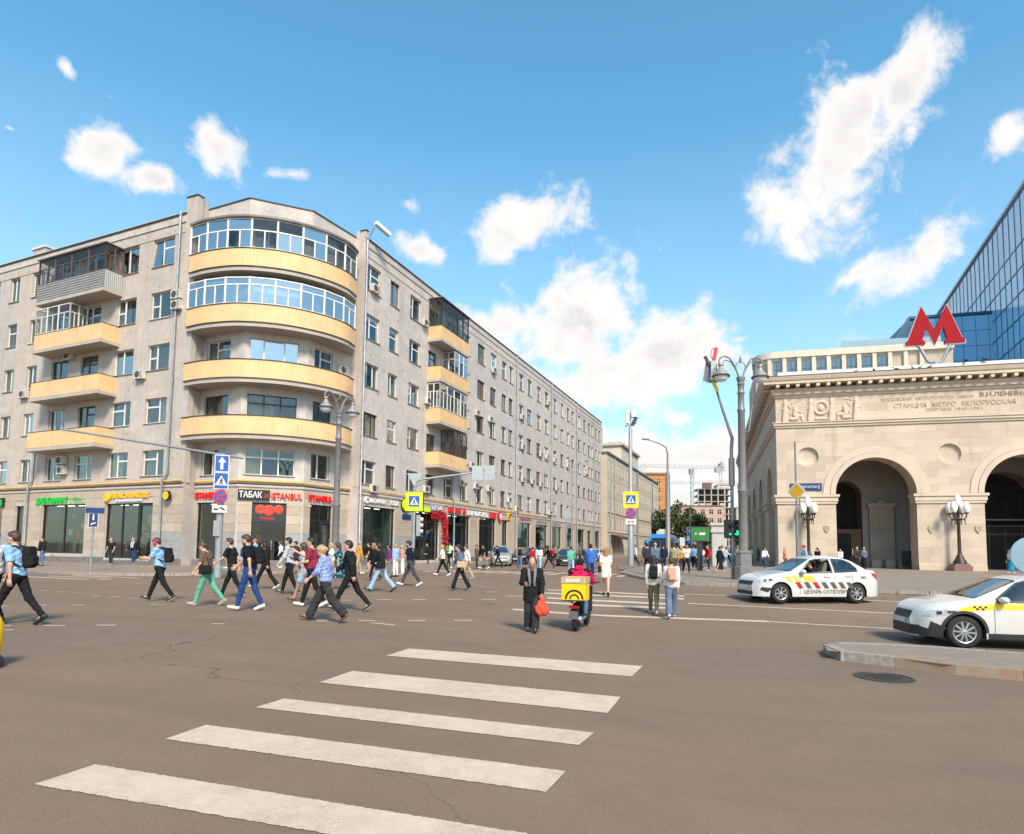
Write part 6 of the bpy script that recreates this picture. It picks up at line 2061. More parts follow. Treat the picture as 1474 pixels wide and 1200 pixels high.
letters(t, 'МЕГАФОН', .68, 2.75, .04, .28, 'neon_white', .06, .010)
t = sign_thing('phone_shop_sign', 'white letters with forked logo next to the phone shop sign', FS, 4.0, 4.78)
letters(t, 'YOTA', 0, 1.5, .02, .32, 'neon_white', .06, .012)
t = sign_thing('grocery_sign', 'lime green round sign with long green band over the grocery entrance', FS, 6.0, 4.62)
obj('band', MB().box(.5, 4.6, -.12, .0, -.05, .30).mesh('band', 'sign_lime'), t); obj('disc', MB().lathe([(.52, -.12), (.52, .02)], (.45, -.10, .3), 26, 0, 'y').mesh('disc', 'sign_lime', 40), t)
obj('disc_rim', MB().lathe([(.60, -.06), (.60, .0)], (.45, -.02, .3), 26, 0, 'y').mesh('disc_rim', 'sign_black', 40), t)
t = sign_thing('cafe_letters', 'white rounded letters on a grey strip above the flower garland', FS, 10.75, 4.85)
obj('strip', MB().box(0, 2.5, -.06, .0, -.1, .5).mesh('strip', 'sign_back'), t); glyphs(t, .2, 2.2, .02, .36, 4, 'neon_white', y=-.09)
t = sign_thing('red_lightbox', 'plain red lightbox left of the jewellery shop letters', FS, 14.2, 4.78)
obj('box', MB().box(0, 2.5, -.14, .0, 0, .42).mesh('box', 'neon_red'), t)
t = sign_thing('jewellery_sign', 'white jewellery shop letters with red flame emblem on the side street', FS, 17.3, 4.72)
obj('emblem', MB().lathe([(.0001, -.32), (.2, -.2), (.27, 0), (.2, .2), (.0001, .45)], (.3, -.1, .3), 12, 0, 'z', .4).mesh('emblem', 'neon_red', 60), t)
letters(t, 'SUNLIGHT', .8, 6.2, .02, .48, 'neon_white', .08, .012)
t = sign_thing('red_lightbox', 'small red lightbox between the jewellery letters and the round sign', FS, 23.9, 4.72)
obj('box', MB().box(0, 1.6, -.14, .0, 0, .5).mesh('box', 'neon_red'), t)
t = sign_thing('round_red_sign', 'red and white round sign on the side-street shop band', FS, 26.6, 4.98, -.2)
obj('disc', MB().lathe([(.55, -.1), (.55, .1)], (0, 0, 0), 22, 0, 'y').mesh('disc', 'neon_red', 40), t); obj('face', MB().lathe([(.36, -.12), (.36, -.101)], (0, 0, 0), 22, 0, 'y').mesh('face', 'neon_white', 40), t)
t = sign_thing('striped_sign', 'yellow and black square sign beside the second drain pipe', FS, 29.0, 4.72)
obj('board', MB().box(0, .9, -.1, 0, 0, .8).mesh('board', 'neon_yellow'), t); obj('stripe', MB().bar((.1, -.115, .1), (.8, -.115, .7), .03, .22, up=(0, 1, 0)).mesh('stripe', 'sign_black'), t)
t = sign_thing('pink_letters', 'thin pink script letters beyond the second drain pipe', FS, 33.0, 4.9)
glyphs(t, 0, 4.2, 0, .42, 9, 'neon_pink')
for u, w, l in ((39.3, 4.2, 'thin grey letters over the sixth shop of the side street'), (46.2, 3.4, 'pale brown letters over the seventh shop of the side street'), (53.2, 3.4, 'dim grey letters over the eighth shop of the side street')):
 t = sign_thing('shop_lettering', l, FS, u, 4.9)
 obj('strip', MB().box(0, w, -.05, 0, .0, .35).mesh('strip', 'sign_back'), t)
t = sign_thing('street_plate', 'small dark blue street plate on the stone pier beside the phone shop', FS, 6.1, 3.75)
obj('plate', MB().box(0, 1.35, -.05, 0, 0, .42).mesh('plate', 'sign_navy'), t)
# red flower garland climbing beside the entrance
r_ = np.random.default_rng(5)
n = 1500
path = np.array([(11.2, 4.25), (12.5, 4.45), (13.3, 4.2), (13.55, 3.3), (13.45, 2.2), (13.5, .9)])
tt = r_.uniform(0, len(path) - 1.001, n); i_ = tt.astype(int); fr_ = (tt - i_)[:, None]
c_ = path[i_] * (1 - fr_) + path[i_ + 1] * fr_
pos = np.stack([c_[:, 0] + r_.normal(0, .22, n), -.18 + r_.normal(0, .10, n), c_[:, 1] + r_.normal(0, .2, n)], 1)
u_ = r_.normal(size=(n, 3)); u_ /= np.linalg.norm(u_, axis=1)[:, None]; v_ = np.cross(u_, r_.normal(size=(n, 3))); v_ /= np.linalg.norm(v_, axis=1)[:, None]
V = np.stack([pos - u_ * .09, pos - v_ * .07, pos + u_ * .09, pos + v_ * .07], 1).reshape(-1, 3)
q = FS.w(0)
o = obj('flower_garland', np_mesh('flower_garland', V, np.arange(n * 4).reshape(-1, 4), ['flowers_red', 'leaf_dark'], (r_.uniform(size=n) < .15).astype(int)), None, (q.x, q.y, 0), FS.ang)
tag(o, 'garland of red flowers climbing round a side-street shop entrance', 'flowers')

# ------------------------------------------------------------------ street lamps, poles and signs
def lamp_head(t, x, z, s=1.0):
 h = obj('lamp_head', MB().lathe([(.05, .62), (.13, .60), (.14, .52), (.10, .46), (.16, .30), (.40, .02), (.42, -.02), (.34, -.05)], (x, 0, z), 18).mesh('lamp_head', 'lamp_cap', 35), t)
 obj('rim', MB().lathe([(.43, -.055), (.43, .0), (.425, .012), (.40, -.02)], (x, 0, z), 18).mesh('rim', 'flashing_dark'), h)
 obj('lamp_bowl', MB().lathe([(.34, -.04), (.32, -.16), (.22, -.27), (.0001, -.33)], (x, 0, z), 18).mesh('lamp_bowl', 'lamp_glass', 60), h)
def twin_lamp(x, y, z, rot, s, label, span=.97):
 t = thing('twin_street_lamp', label, 'street lamp', (x, y, z), rot, 'twin-arm lantern posts', sc=s)
 obj('base', MB().lathe([(.46, 0), (.46, .62), (.40, .66), (.38, 1.25), (.42, 1.3), (.30, 1.4)], n=8).mesh('base', 'pole_grey'), t)
 obj('post', MB().lathe([(.22, 1.35), (.20, 4.2), (.24, 4.25), (.24, 4.33), (.185, 4.38), (.165, 8.2), (.20, 8.25), (.20, 8.32), (.155, 8.4), (.15, 9.1), (.19, 9.15), (.15, 9.25), (.15, 9.55), (.19, 9.6), (.15, 9.68), (.21, 9.85), (.21, 9.95), (.1, 9.98)], n=18).mesh('post', 'pole_grey', 40), t)
 for s_ in (-1, 1):
  a = obj('arm', MB().tube([(s_ * .08, 0, 9.9), (s_ * .28, 0, 10.5), (s_ * .55, 0, 10.9), (s_ * .82, 0, 11.0), (s_ * 1.05, 0, 10.88), (s_ * 1.12, 0, 10.6)], .045, 8).tube([(s_ * .22, 0, 10.3), (s_ * .5, 0, 10.72), (s_ * .78, 0, 10.8), (s_ * .97, 0, 10.6)], .025, 6).tube([(s_ * .05, 0, 10.72), (s_ * .16, 0, 10.70), (s_ * .25, 0, 10.45)], .02, 6).mesh('arm', 'pole_grey', 60), t)
  lamp_head(t, s_ * 1.0, 10.0)
 obj('finial', MB().lathe([(.02, 10.65), (.05, 10.75), (.07, 10.85), (.03, 10.98), (.0001, 11.12)], n=10).mesh('finial', 'pole_grey', 60), t)
 return t
twin_lamp(11.26, 31.1, .13, 0.08, 1.0, 'tall grey twin-lantern lamp post on the plaza kerb')
twin_lamp(-8.42, 30.6, .0, 0.95, .81, 'shorter grey twin-lantern lamp post before the rounded corner')
obj('side_bracket', MB().tube([(-.02, 0, 5.0), (.35, -.05, 5.05), (.55, -.05, 6.4)], .04, 8).mesh('side_bracket', 'pole_grey', 60), bpy.data.objects['twin_street_lamp'], (0, 0, 2.2))

def plate(t, w, h, z, x=0.0, y=-.1, mat='sign_blue', rim='sign_white', name='sign_plate', round_=False, sy=0.0):
 if round_:
  p = obj(name, MB().lathe([(w / 2, -.02), (w / 2, .02)], (x, y, z), 24, 0, 'y').mesh(name, rim, 40), t)
  obj('face', MB().lathe([(w / 2 * .84, -.028), (w / 2 * .84, -.021)], (x, y, z), 24, 0, 'y').mesh('face', mat, 40), p)
 else:
  p = obj(name, MB().box(x - w / 2, x + w / 2, y - .02, y + .02, z - h / 2, z + h / 2).mesh(name, rim), t)
  b = min(w, h) * .06
  obj('face', MB().box(x - w / 2 + b, x + w / 2 - b, y - .027, y - .0205, z - h / 2 + b, z + h / 2 - b).mesh('face', mat), p)
 return p
def walker(p, x, y, z, s):
 """white triangle with the black walking figure"""
 obj('triangle', MB().prism([(-.42, -.34), (.42, -.34), (0, .40)], 0, .006, tr=lambda q: (x + q[0] * s, y - q[2], z + q[1] * s)).mesh('triangle', 'sign_white'), p)
 y2 = y - .012
 m = MB()
 for a, b, wd in (((.02, .10), (0, -.08), .11), ((0, -.08), (.13, -.28), .07), ((0, -.08), (-.12, -.28), .07), ((.0, .06), (-.13, -.04), .045), ((.02, .06), (.13, -.02), .045)):
  m.bar((x + a[0] * s, y2, z + a[1] * s), (x + b[0] * s, y2, z + b[1] * s), .006, wd * s, up=(0, 1, 0)) if False else m.bar((x + a[0] * s, y2, z + a[1] * s), (x + b[0] * s, y2, z + b[1] * s), wd * s, .006, up=(0, 1, 0))
 m.lathe([(.05 * s, -.004), (.05 * s, .004)], (x + .03 * s, y2, z + .17 * s), 10, 0, 'y')
 obj('figure', m.mesh('figure', 'sign_black'), p)
def no_stopping(t, z, d=.62, x=0.0, y=-.1):
 p = plate(t, d, d, z, x, y, 'sign_blue', 'sign_red', 'no_stopping_sign', True)
 for a in (PI / 4, -PI / 4):
  c, s = math.cos(a) * d * .43, math.sin(a) * d * .43
  obj('cross_bar', MB().bar((x - c, y - .033, z - s), (x + c, y - .033, z + s), d * .11, .008, up=(0, 1, 0)).mesh('cross_bar', 'sign_red'), p)
def tow_plate(t, z, x=0.0, y=-.1, w=.62, h=.34):
 p = plate(t, w, h, z, x, y, 'sign_white', 'sign_white', 'tow_plate')
 obj('pictogram', MB().box(x - .24, x - .06, y - .034, y - .029, z - .06, z + .02).bar((x - .04, y - .031, z + .0), (x + .1, y - .031, z + .09), .03, .006, up=(0, 1, 0)).bar((x + .05, y - .031, z + .05), (x + .22, y - .031, z - .04), .07, .006, up=(0, 1, 0)).mesh('pictogram', 'sign_black'), p)

# square-side sign pole with its long contact arm
t = thing('sign_pole', 'grey pole with one-way, crossing and no-stopping signs before the restaurant corner', 'sign', (-13.38, 29.3, .02), .35)
obj('post', MB().lathe([(.2, 0), (.2, .5), (.15, .55), (.14, 5.4)], n=14).mesh('post', 'pole_light', 40), t)
p = plate(t, .62, .78, 5.22, 0, -.22)
obj('arrow', MB().prism([(-.06, -.28), (.06, -.28), (.06, .05), (.17, .05), (0, .3), (-.17, .05), (-.06, .05)], 0, .008, tr=lambda q: (q[0], -.25 - q[2], 5.22 + q[1])).mesh('arrow', 'sign_white'), p)
p = plate(t, .62, .78, 4.42, 0, -.22, 'sign_blue'); walker(p, 0, -.25, 4.42, .62)
no_stopping(t, 3.68, .62, -.02, -.22); tow_plate(t, 3.13, -.02, -.22)
obj('control_box', MB().box(-.24, .02, -.24, -.141, 1.9, 2.6).mesh('control_box', 'pole_light'), t)
arm = thing('mast_arm', 'long thin grey mast arm reaching over the road from the sign pole', 'pole', (-13.38, 29.3, 5.5))
obj('tube', MB().tube([(.6, .8, .12), (0, 0, .16), (-4.35, -4.55, .48)], [.05, .06, .04], 8).mesh('tube', 'pole_light', 60), arm)
obj('clamp', MB().lathe([(.18, -.12), (.18, .2)], n=12).mesh('clamp', 'pole_light'), arm)
# crossing sign with mast arm at the side street
t = thing('crossing_sign_pole', 'pole with lime framed crossing sign and mast arm at the side-street corner', 'sign', (-5.64, 36.8, .0), .12)
obj('post', MB().tube([(0, 0, 0), (0, 0, 4.9)], .10, 12).mesh('post', 'pole_light', 60), t)
p = plate(t, .98, 1.1, 4.12, 0, -.14, 'sign_lime', 'sign_lime')
obj('panel', MB().box(-.30, .30, -.19, -.168, 3.84, 4.44).mesh('panel', 'sign_blue'), p); walker(p, 0, -.20, 4.13, .6)
obj('shadow_box', MB().box(-.5, .55, -.10, .02, 3.55, 4.7).mesh('shadow_box', 'sign_black'), p)
obj('mast_arm', MB().tube([(0, 0, 4.85), (.1, 0, 5.3), (.5, .0, 5.45), (4.4, .1, 6.05)], [.07, .065, .06, .045], 8).tube([(0, 0, 4.9), (.9, 0, 5.48)], .03, 6).mesh('mast_arm', 'pole_light', 60), t)
obj('sign_back', MB().box(3.3, 3.95, -.05, -.02, 5.45, 6.3).mesh('sign_back', 'sign_back'), t); obj('sign_back', MB().box(4.0, 4.65, -.05, -.02, 5.5, 6.35).mesh('sign_back', 'sign_back'), t)
obj('give_way_back', MB().prism([(-.45, .35), (.4, .35), (-.02, -.4)], -.08, -.05, tr=lambda q: (q[0], q[2], q[1] + 5.4)).mesh('give_way_back', 'sign_back'), t)
for k in range(3):
 l = obj('signal_lamp', MB().lathe([(.11, -.1), (.12, .12), (.10, .16)], (.38, -.02, 3.1 - k * .34), 12, 0, 'x').mesh('signal_lamp', 'ac_white', 40), t)
obj('signal_box', MB().box(.15, .38, -.16, .14, 2.15, 3.35).mesh('signal_box', 'pole_light'), t)
# camera pole on the plaza corner
t = thing('camera_pole', 'tall pole with traffic cameras on top and a yellow framed crossing sign', 'sign', (8.6, 46.2, .13), -.1)
obj('foot', MB().box(-.9, .45, -.4, .4, 0, .22).mesh('foot', 'plinth'), t)
obj('post', MB().lathe([(.22, .2), (.20, 3.4), (.15, 3.5), (.13, 10.2), (.10, 10.3)], n=14).mesh('post', 'pole_light', 40), t)
p = plate(t, 1.05, 1.15, 4.95, 0, -.24, 'sign_yellow', 'sign_yellow')
obj('panel', MB().box(-.34, .34, -.29, -.268, 4.62, 5.28).mesh('panel', 'sign_blue'), p); walker(p, 0, -.30, 4.94, .68)
no_stopping(t, 3.98, .74, 0, -.24); tow_plate(t, 3.36, 0, -.24, .78, .4)
for k, (x, z, w, h) in enumerate(((-.22, 10.9, .22, .75), (-.22, 11.35, .2, .3), (.22, 11.15, .34, .3), (.25, 11.4, .3, .2))):
 obj('camera_unit', MB().box(x - w / 2, x + w / 2, -.3, .1, z - h / 2, z + h / 2).mesh('camera_unit', 'sign_white'), t)
obj('camera_dark', MB().bar((.12, -.1, 10.4), (.42, -.1, 11.0), .26, .2, up=(0, 1, 0)).mesh('camera_dark', 'plastic_black'), t)
obj('bracket', MB().bar((-.4, 0, 10.35), (.5, 0, 10.6), .08, .08).bar((0, 0, 10.2), (0, 0, 11.4), .1, .1).mesh('bracket', 'pole_light'), t)
# single-arm lamp
t = thing('street_lamp', 'grey single-arm street lamp on a tapered pole by the bus', 'street lamp', (14.8, 60.5, .13), .0)
obj('post', MB().lathe([(.32, 0), (.32, 1.1), (.24, 1.2), (.22, 8.4), (.13, 8.8), (.10, 8.9)], n=14).mesh('post', 'pole_grey', 40), t)
obj('arm', MB().tube([(0, 0, 8.8), (0, 0, 10.6), (-.15, 0, 11.1), (-.7, 0, 11.45), (-1.9, 0, 11.85)], [.09, .08, .07, .06, .05], 8).mesh('arm', 'pole_grey', 60), t)
obj('lamp_head', MB().ball((-2.1, 0, 11.9), .3, 10, 0, (1.3, .55, .35)).mesh('lamp_head', 'pole_light', 60), t)
# signal pole with bent arm and pedestrian lights
t = thing('signal_pole', 'dark pole with bent arm carrying signal boards beside the tall lamp post', 'traffic light', (10.95, 31.7, .13), 0)
obj('post', MB().lathe([(.10, 0), (.10, 2.4), (.085, 2.5), (.085, 6.6)], n=12).mesh('post', 'pole_grey', 40), t)
obj('sleeve', MB().tube([(0, 0, 4.6), (0, 0, 6.0)], .15, 10).mesh('sleeve', 'pole_grey', 60), t)
obj('arm', MB().tube([(0, 0, 6.4), (.05, 0, 7.0), (-.12, 0, 7.55), (-.42, 0, 8.5), (-.78, 0, 9.7), (-.85, 0, 10.1)], [.09, .09, .08, .07, .055, .04], 8).mesh('arm', 'pole_grey', 60), t)
obj('signal_board', MB().add([(-.72, -.25, 9.75), (-.95, .2, 9.85), (-1.3, .3, 10.0), (-1.25, -.1, 10.9), (-1.0, .1, 10.7), (-.72, -.2, 10.75)], [(0, 1, 2, 3, 4, 5)]).box(-1.02, -.78, -.2, .25, 9.9, 10.9).mesh('signal_board', 'sign_back'), t)
obj('red_panel', MB().bar((-.86, -.1, 10.9), (-.72, -.1, 11.6), .16, .1, up=(0, 1, 0)).mesh('red_panel', 'sign_red'), t)
obj('black_panel', MB().bar((-1.1, -.1, 10.75), (-1.3, -.1, 11.15), .14, .1, up=(0, 1, 0)).mesh('black_panel', 'sign_black'), t)
obj('yellow_panel', MB().bar((-.92, -.12, 9.85), (-.68, -.12, 9.35), .14, .1, up=(0, 1, 0)).mesh('yellow_panel', 'sign_yellow'), t)
obj('hanger', MB().tube([(-.82, 0, 10.9), (-.98, 0, 11.2), (-.88, 0, 11.6), (-.76, 0, 11.6)], .02, 6).mesh('hanger', 'pole_grey'), t)
for k, (x, rz) in enumerate(((-.26, .8), (.20, -.3))):
 h = obj('signal_head', MB().box(-.16, .16, -.12, .12, 2.0, 2.9).mesh('signal_head', 'plastic_black'), t, (x, -.05, 0), rz)
 for j, m in enumerate(('plastic_grey', 'signal_green')):
  obj('lens', MB().lathe([(.115, -.135), (.115, -.121)], (0, 0, 2.68 - j * .42), 16, 0, 'y').mesh('lens', m, 40), h)
  hd = MB()
  for i in range(8):
   a0, a1 = PI * i / 8, PI * (i + 1) / 8
   hd.quad((.15 * math.cos(a0), -.12, 2.66 - j * .42 + .15 * math.sin(a0)), (.15 * math.cos(a1), -.12, 2.66 - j * .42 + .15 * math.sin(a1)), (.15 * math.cos(a1), -.40, 2.66 - j * .42 + .13 * math.sin(a1)), (.15 * math.cos(a0), -.40, 2.66 - j * .42 + .13 * math.sin(a0)))
  obj('hood', hd.mesh('hood', 'plastic_black'), h)
# blue pedestrian-zone sign on the left pavement
t = thing('pedestrian_zone_sign', 'thin pole with two blue pedestrian-way plates before the cafe window', 'sign', (-21.0, 32.1, .13), .5)
obj('post', MB().tube([(0, 0, 0), (0, 0, 3.15)], .045, 8).mesh('post', 'pole_light', 60), t)
p = plate(t, .42, .72, 2.55, 0, -.07, 'sign_navy')
obj('pictogram', MB().bar((0, -.105, 2.55), (0, -.105, 2.75), .07, .008, up=(0, 1, 0)).lathe([(.04, -.004), (.04, .004)], (0, -.105, 2.8), 10, 0, 'y').bar((-.1, -.105, 2.33), (.1, -.105, 2.42), .06, .008, up=(0, 1, 0)).mesh('pictogram', 'sign_white'), p)
p = plate(t, .8, .28, 3.03, .05, -.07, 'sign_navy', 'sign_navy')
# main-road sign before the station corner
t = thing('main_road_sign', 'yellow diamond road sign on a thin pole before the station corner', 'sign', (19.9, 44.6, .13), -.3)
obj('post', MB().tube([(0, 0, 0), (0, 0, 4.0)], .10, 10).tube([(0, 0, 3.9), (0, 0, 9.1)], .06, 8).mesh('post', 'pole_grey', 60), t)
p = obj('sign_plate', MB().box(-.5, .5, -.02, .02, -.5, .5).mesh('sign_plate', 'sign_white'), t, (.02, -.12, 5.55), (0, PI / 4, -.75))
obj('face', MB().box(-.40, .40, -.03, -.021, -.40, .40).mesh('face', 'diamond_yellow'), p)
obj('second_pipe', MB().tube([(.22, 0, 3.9), (.22, 0, 5.3)], .04, 6).bar((0, 0, 4.3), (.22, 0, 4.3), .04, .04).mesh('second_pipe', 'pole_grey', 60), t)
# plaza furniture
t = thing('advertising_screen', 'green advertising screen on a dark post in the plaza', 'billboard', (12.75, 43.2, .13), -.2)
obj('post', MB().box(-.22, .12, .0, .25, 0, 2.1).mesh('post', 'plastic_black'), t)
c = obj('casing', MB().box(-.68, .62, -.06, .2, 1.95, 2.98).mesh('casing', 'plastic_black'), t)
c.scale = (.98, 1, 1)
obj('screen', MB().box(-.62, .56, -.072, -.061, 2.02, 2.91).mesh('screen', 'screen_green'), t)
letters(t, 'Я', -.36, -.26, 2.42, .14, 'neon_white', .004, .006, y=-.078)
hm = MB(); hm.ball((-.19, -.076, 2.50), .03, 8, 0, (1, .1, 1)).ball((-.14, -.076, 2.50), .03, 8, 0, (1, .1, 1)).prism([(-.222, 2.49), (-.11, 2.49), (-.165, 2.42)], .073, .079, tr=lambda q: (q[0], -q[2], q[1]))
obj('heart', hm.mesh('heart', 'sign_red'), t)
for z, x1 in ((2.50, .32), (2.41, .28)):
 obj('text_line', MB().box(-.07, x1, -.080, -.073, z - .005, z + .06).mesh('text_line', 'neon_white'), t)
t = thing('white_kiosk', 'narrow white stone pillar kiosk behind the green screen', 'kiosk', (17.9, 55.3, .13), -.2)
obj('body', MB().box(-.6, .6, -.6, .6, 0, 2.9).mesh('body', 'curtain_white'), t); obj('cornice', MB().box(-.72, .72, -.72, .72, 2.9, 3.15).box(-.66, .66, -.66, .66, 3.151, 3.5).box(-.78, .78, -.78, .78, 3.501, 3.72).mesh('cornice', 'curtain_white'), t)
t = thing('parking_sign', 'blue parking sign on a thin pole by the plaza edge', 'sign', (21.5, 77.0, .13), -.2)
obj('post', MB().tube([(0, 0, 0), (0, 0, 6.0)], .07, 8).mesh('post', 'pole_grey'), t)
p = plate(t, .8, 1.0, 3.6, 0, -.1); letters(t, 'P', -.16, .2, 3.35, .5, 'sign_white', .004, .01, y=-.14)
plate(t, .8, .5, 2.75, 0, -.1, 'sign_white')
t = thing('route_board', 'white route board standing in the plaza beside the parking sign', 'sign', (17.6, 66.0, .13), -.2)
obj('post', MB().tube([(0, 0, 0), (0, 0, 1.9)], .05, 8).mesh('post', 'pole_grey'), t); obj('board', MB().box(-.25, .25, -.06, -.02, 1.75, 2.65).mesh('board', 'sign_white'), t)
t = thing('round_disc', 'large pale blue round board standing in the plaza beside the arch', 'sign', (27.0, 33.2, .13), -.35)
obj('disc', MB().lathe([(.95, -.05), (1.0, -.02), (1.0, .05)], (0, 0, 1.28), 40, 0, 'y').mesh('disc', 'disc_blue', 40), t); obj('foot', MB().box(-.5, .5, -.25, .25, 0, .3).mesh('foot', 'plinth'), t)
# slim far lamps in the side street
for k, (u, l) in enumerate(((40, 'slim lamp on a bent arm by the third drain pipe'), (62, 'slim lamp on a bent arm near the far end of the grey block'))):
 q = PB + SDIR * u + NS * 4.6
 t = thing('slim_street_lamp', l, 'street lamp', (q.x, q.y, .13), FS.ang)
 obj('post', MB().tube([(0, 0, 0), (0, 0, 11.5), (.2, -.3, 12.2), (.8, -1.5, 12.7)], [.13, .09, .07, .05], 8).mesh('post', 'pole_light', 60), t); obj('lamp_head', MB().ball((.9, -1.75, 12.72), .3, 8, 0, (.6, 1.2, .35)).mesh('lamp_head', 'pole_light', 60), t)
q = PB + SDIR * 39 + NS * 4.2
t = thing('road_sign_back', 'grey back of a diamond road sign on a pole along the side street', 'sign', (q.x, q.y, .13), .3)
obj('post', MB().tube([(0, 0, 0), (0, 0, 6.3)], .06, 8).mesh('post', 'pole_light'), t); obj('sign_plate', MB().box(-.5, .5, -.02, .02, -.5, .5).mesh('sign_plate', 'sign_back'), t, (0, -.1, 5.7), (0, PI / 4, 0))
# camera arm on the corner roof
q = FS.w(.2, -.3)
t = thing('security_camera', 'white camera housing on an arm at the roof corner', 'camera', (q.x, q.y, 24.6), FS.ang)
obj('arm', MB().bar((0, .2, 0), (0, -.3, .9), .08, .08).mesh('arm', 'pole_light'), t); obj('housing', MB().bar((-.1, -.5, 1.15), (1.2, -.9, .75), .32, .3).mesh('housing', 'sign_white'), t)
# chairs, board and planters in the hall
q = FM.w(11.3, 5.2)
t = thing('menu_board', 'dark folding menu board standing inside the left arch', 'sign', (q.x, q.y, .14), FM.ang - .3)
obj('leaf', MB().box(-.6, .6, -.03, .03, .25, 1.5).mesh('leaf', 'plastic_black'), t)
for s_ in (-1, 1):
 obj('leg', MB().bar((s_ * .5, 0, 0), (s_ * .5, 0, .3), .05, .05).mesh('leg', 'plastic_black'), t)
for k in range(3):
 q = FM.w(8.9 + k * 1.1, 6.1)
 t = thing('concrete_block', 'low pale concrete block in the row inside the left arch', 'block', (q.x, q.y, .13), FM.ang, 'concrete blocks inside the left arch')
 obj('block', MB().box(-.36, .36, -.25, .25, 0, .62).mesh('block', 'travertine_plain'), t); obj('cap', MB().box(-.39, .39, -.28, .28, .621, .7).mesh('cap', 'travertine_worn'), t)

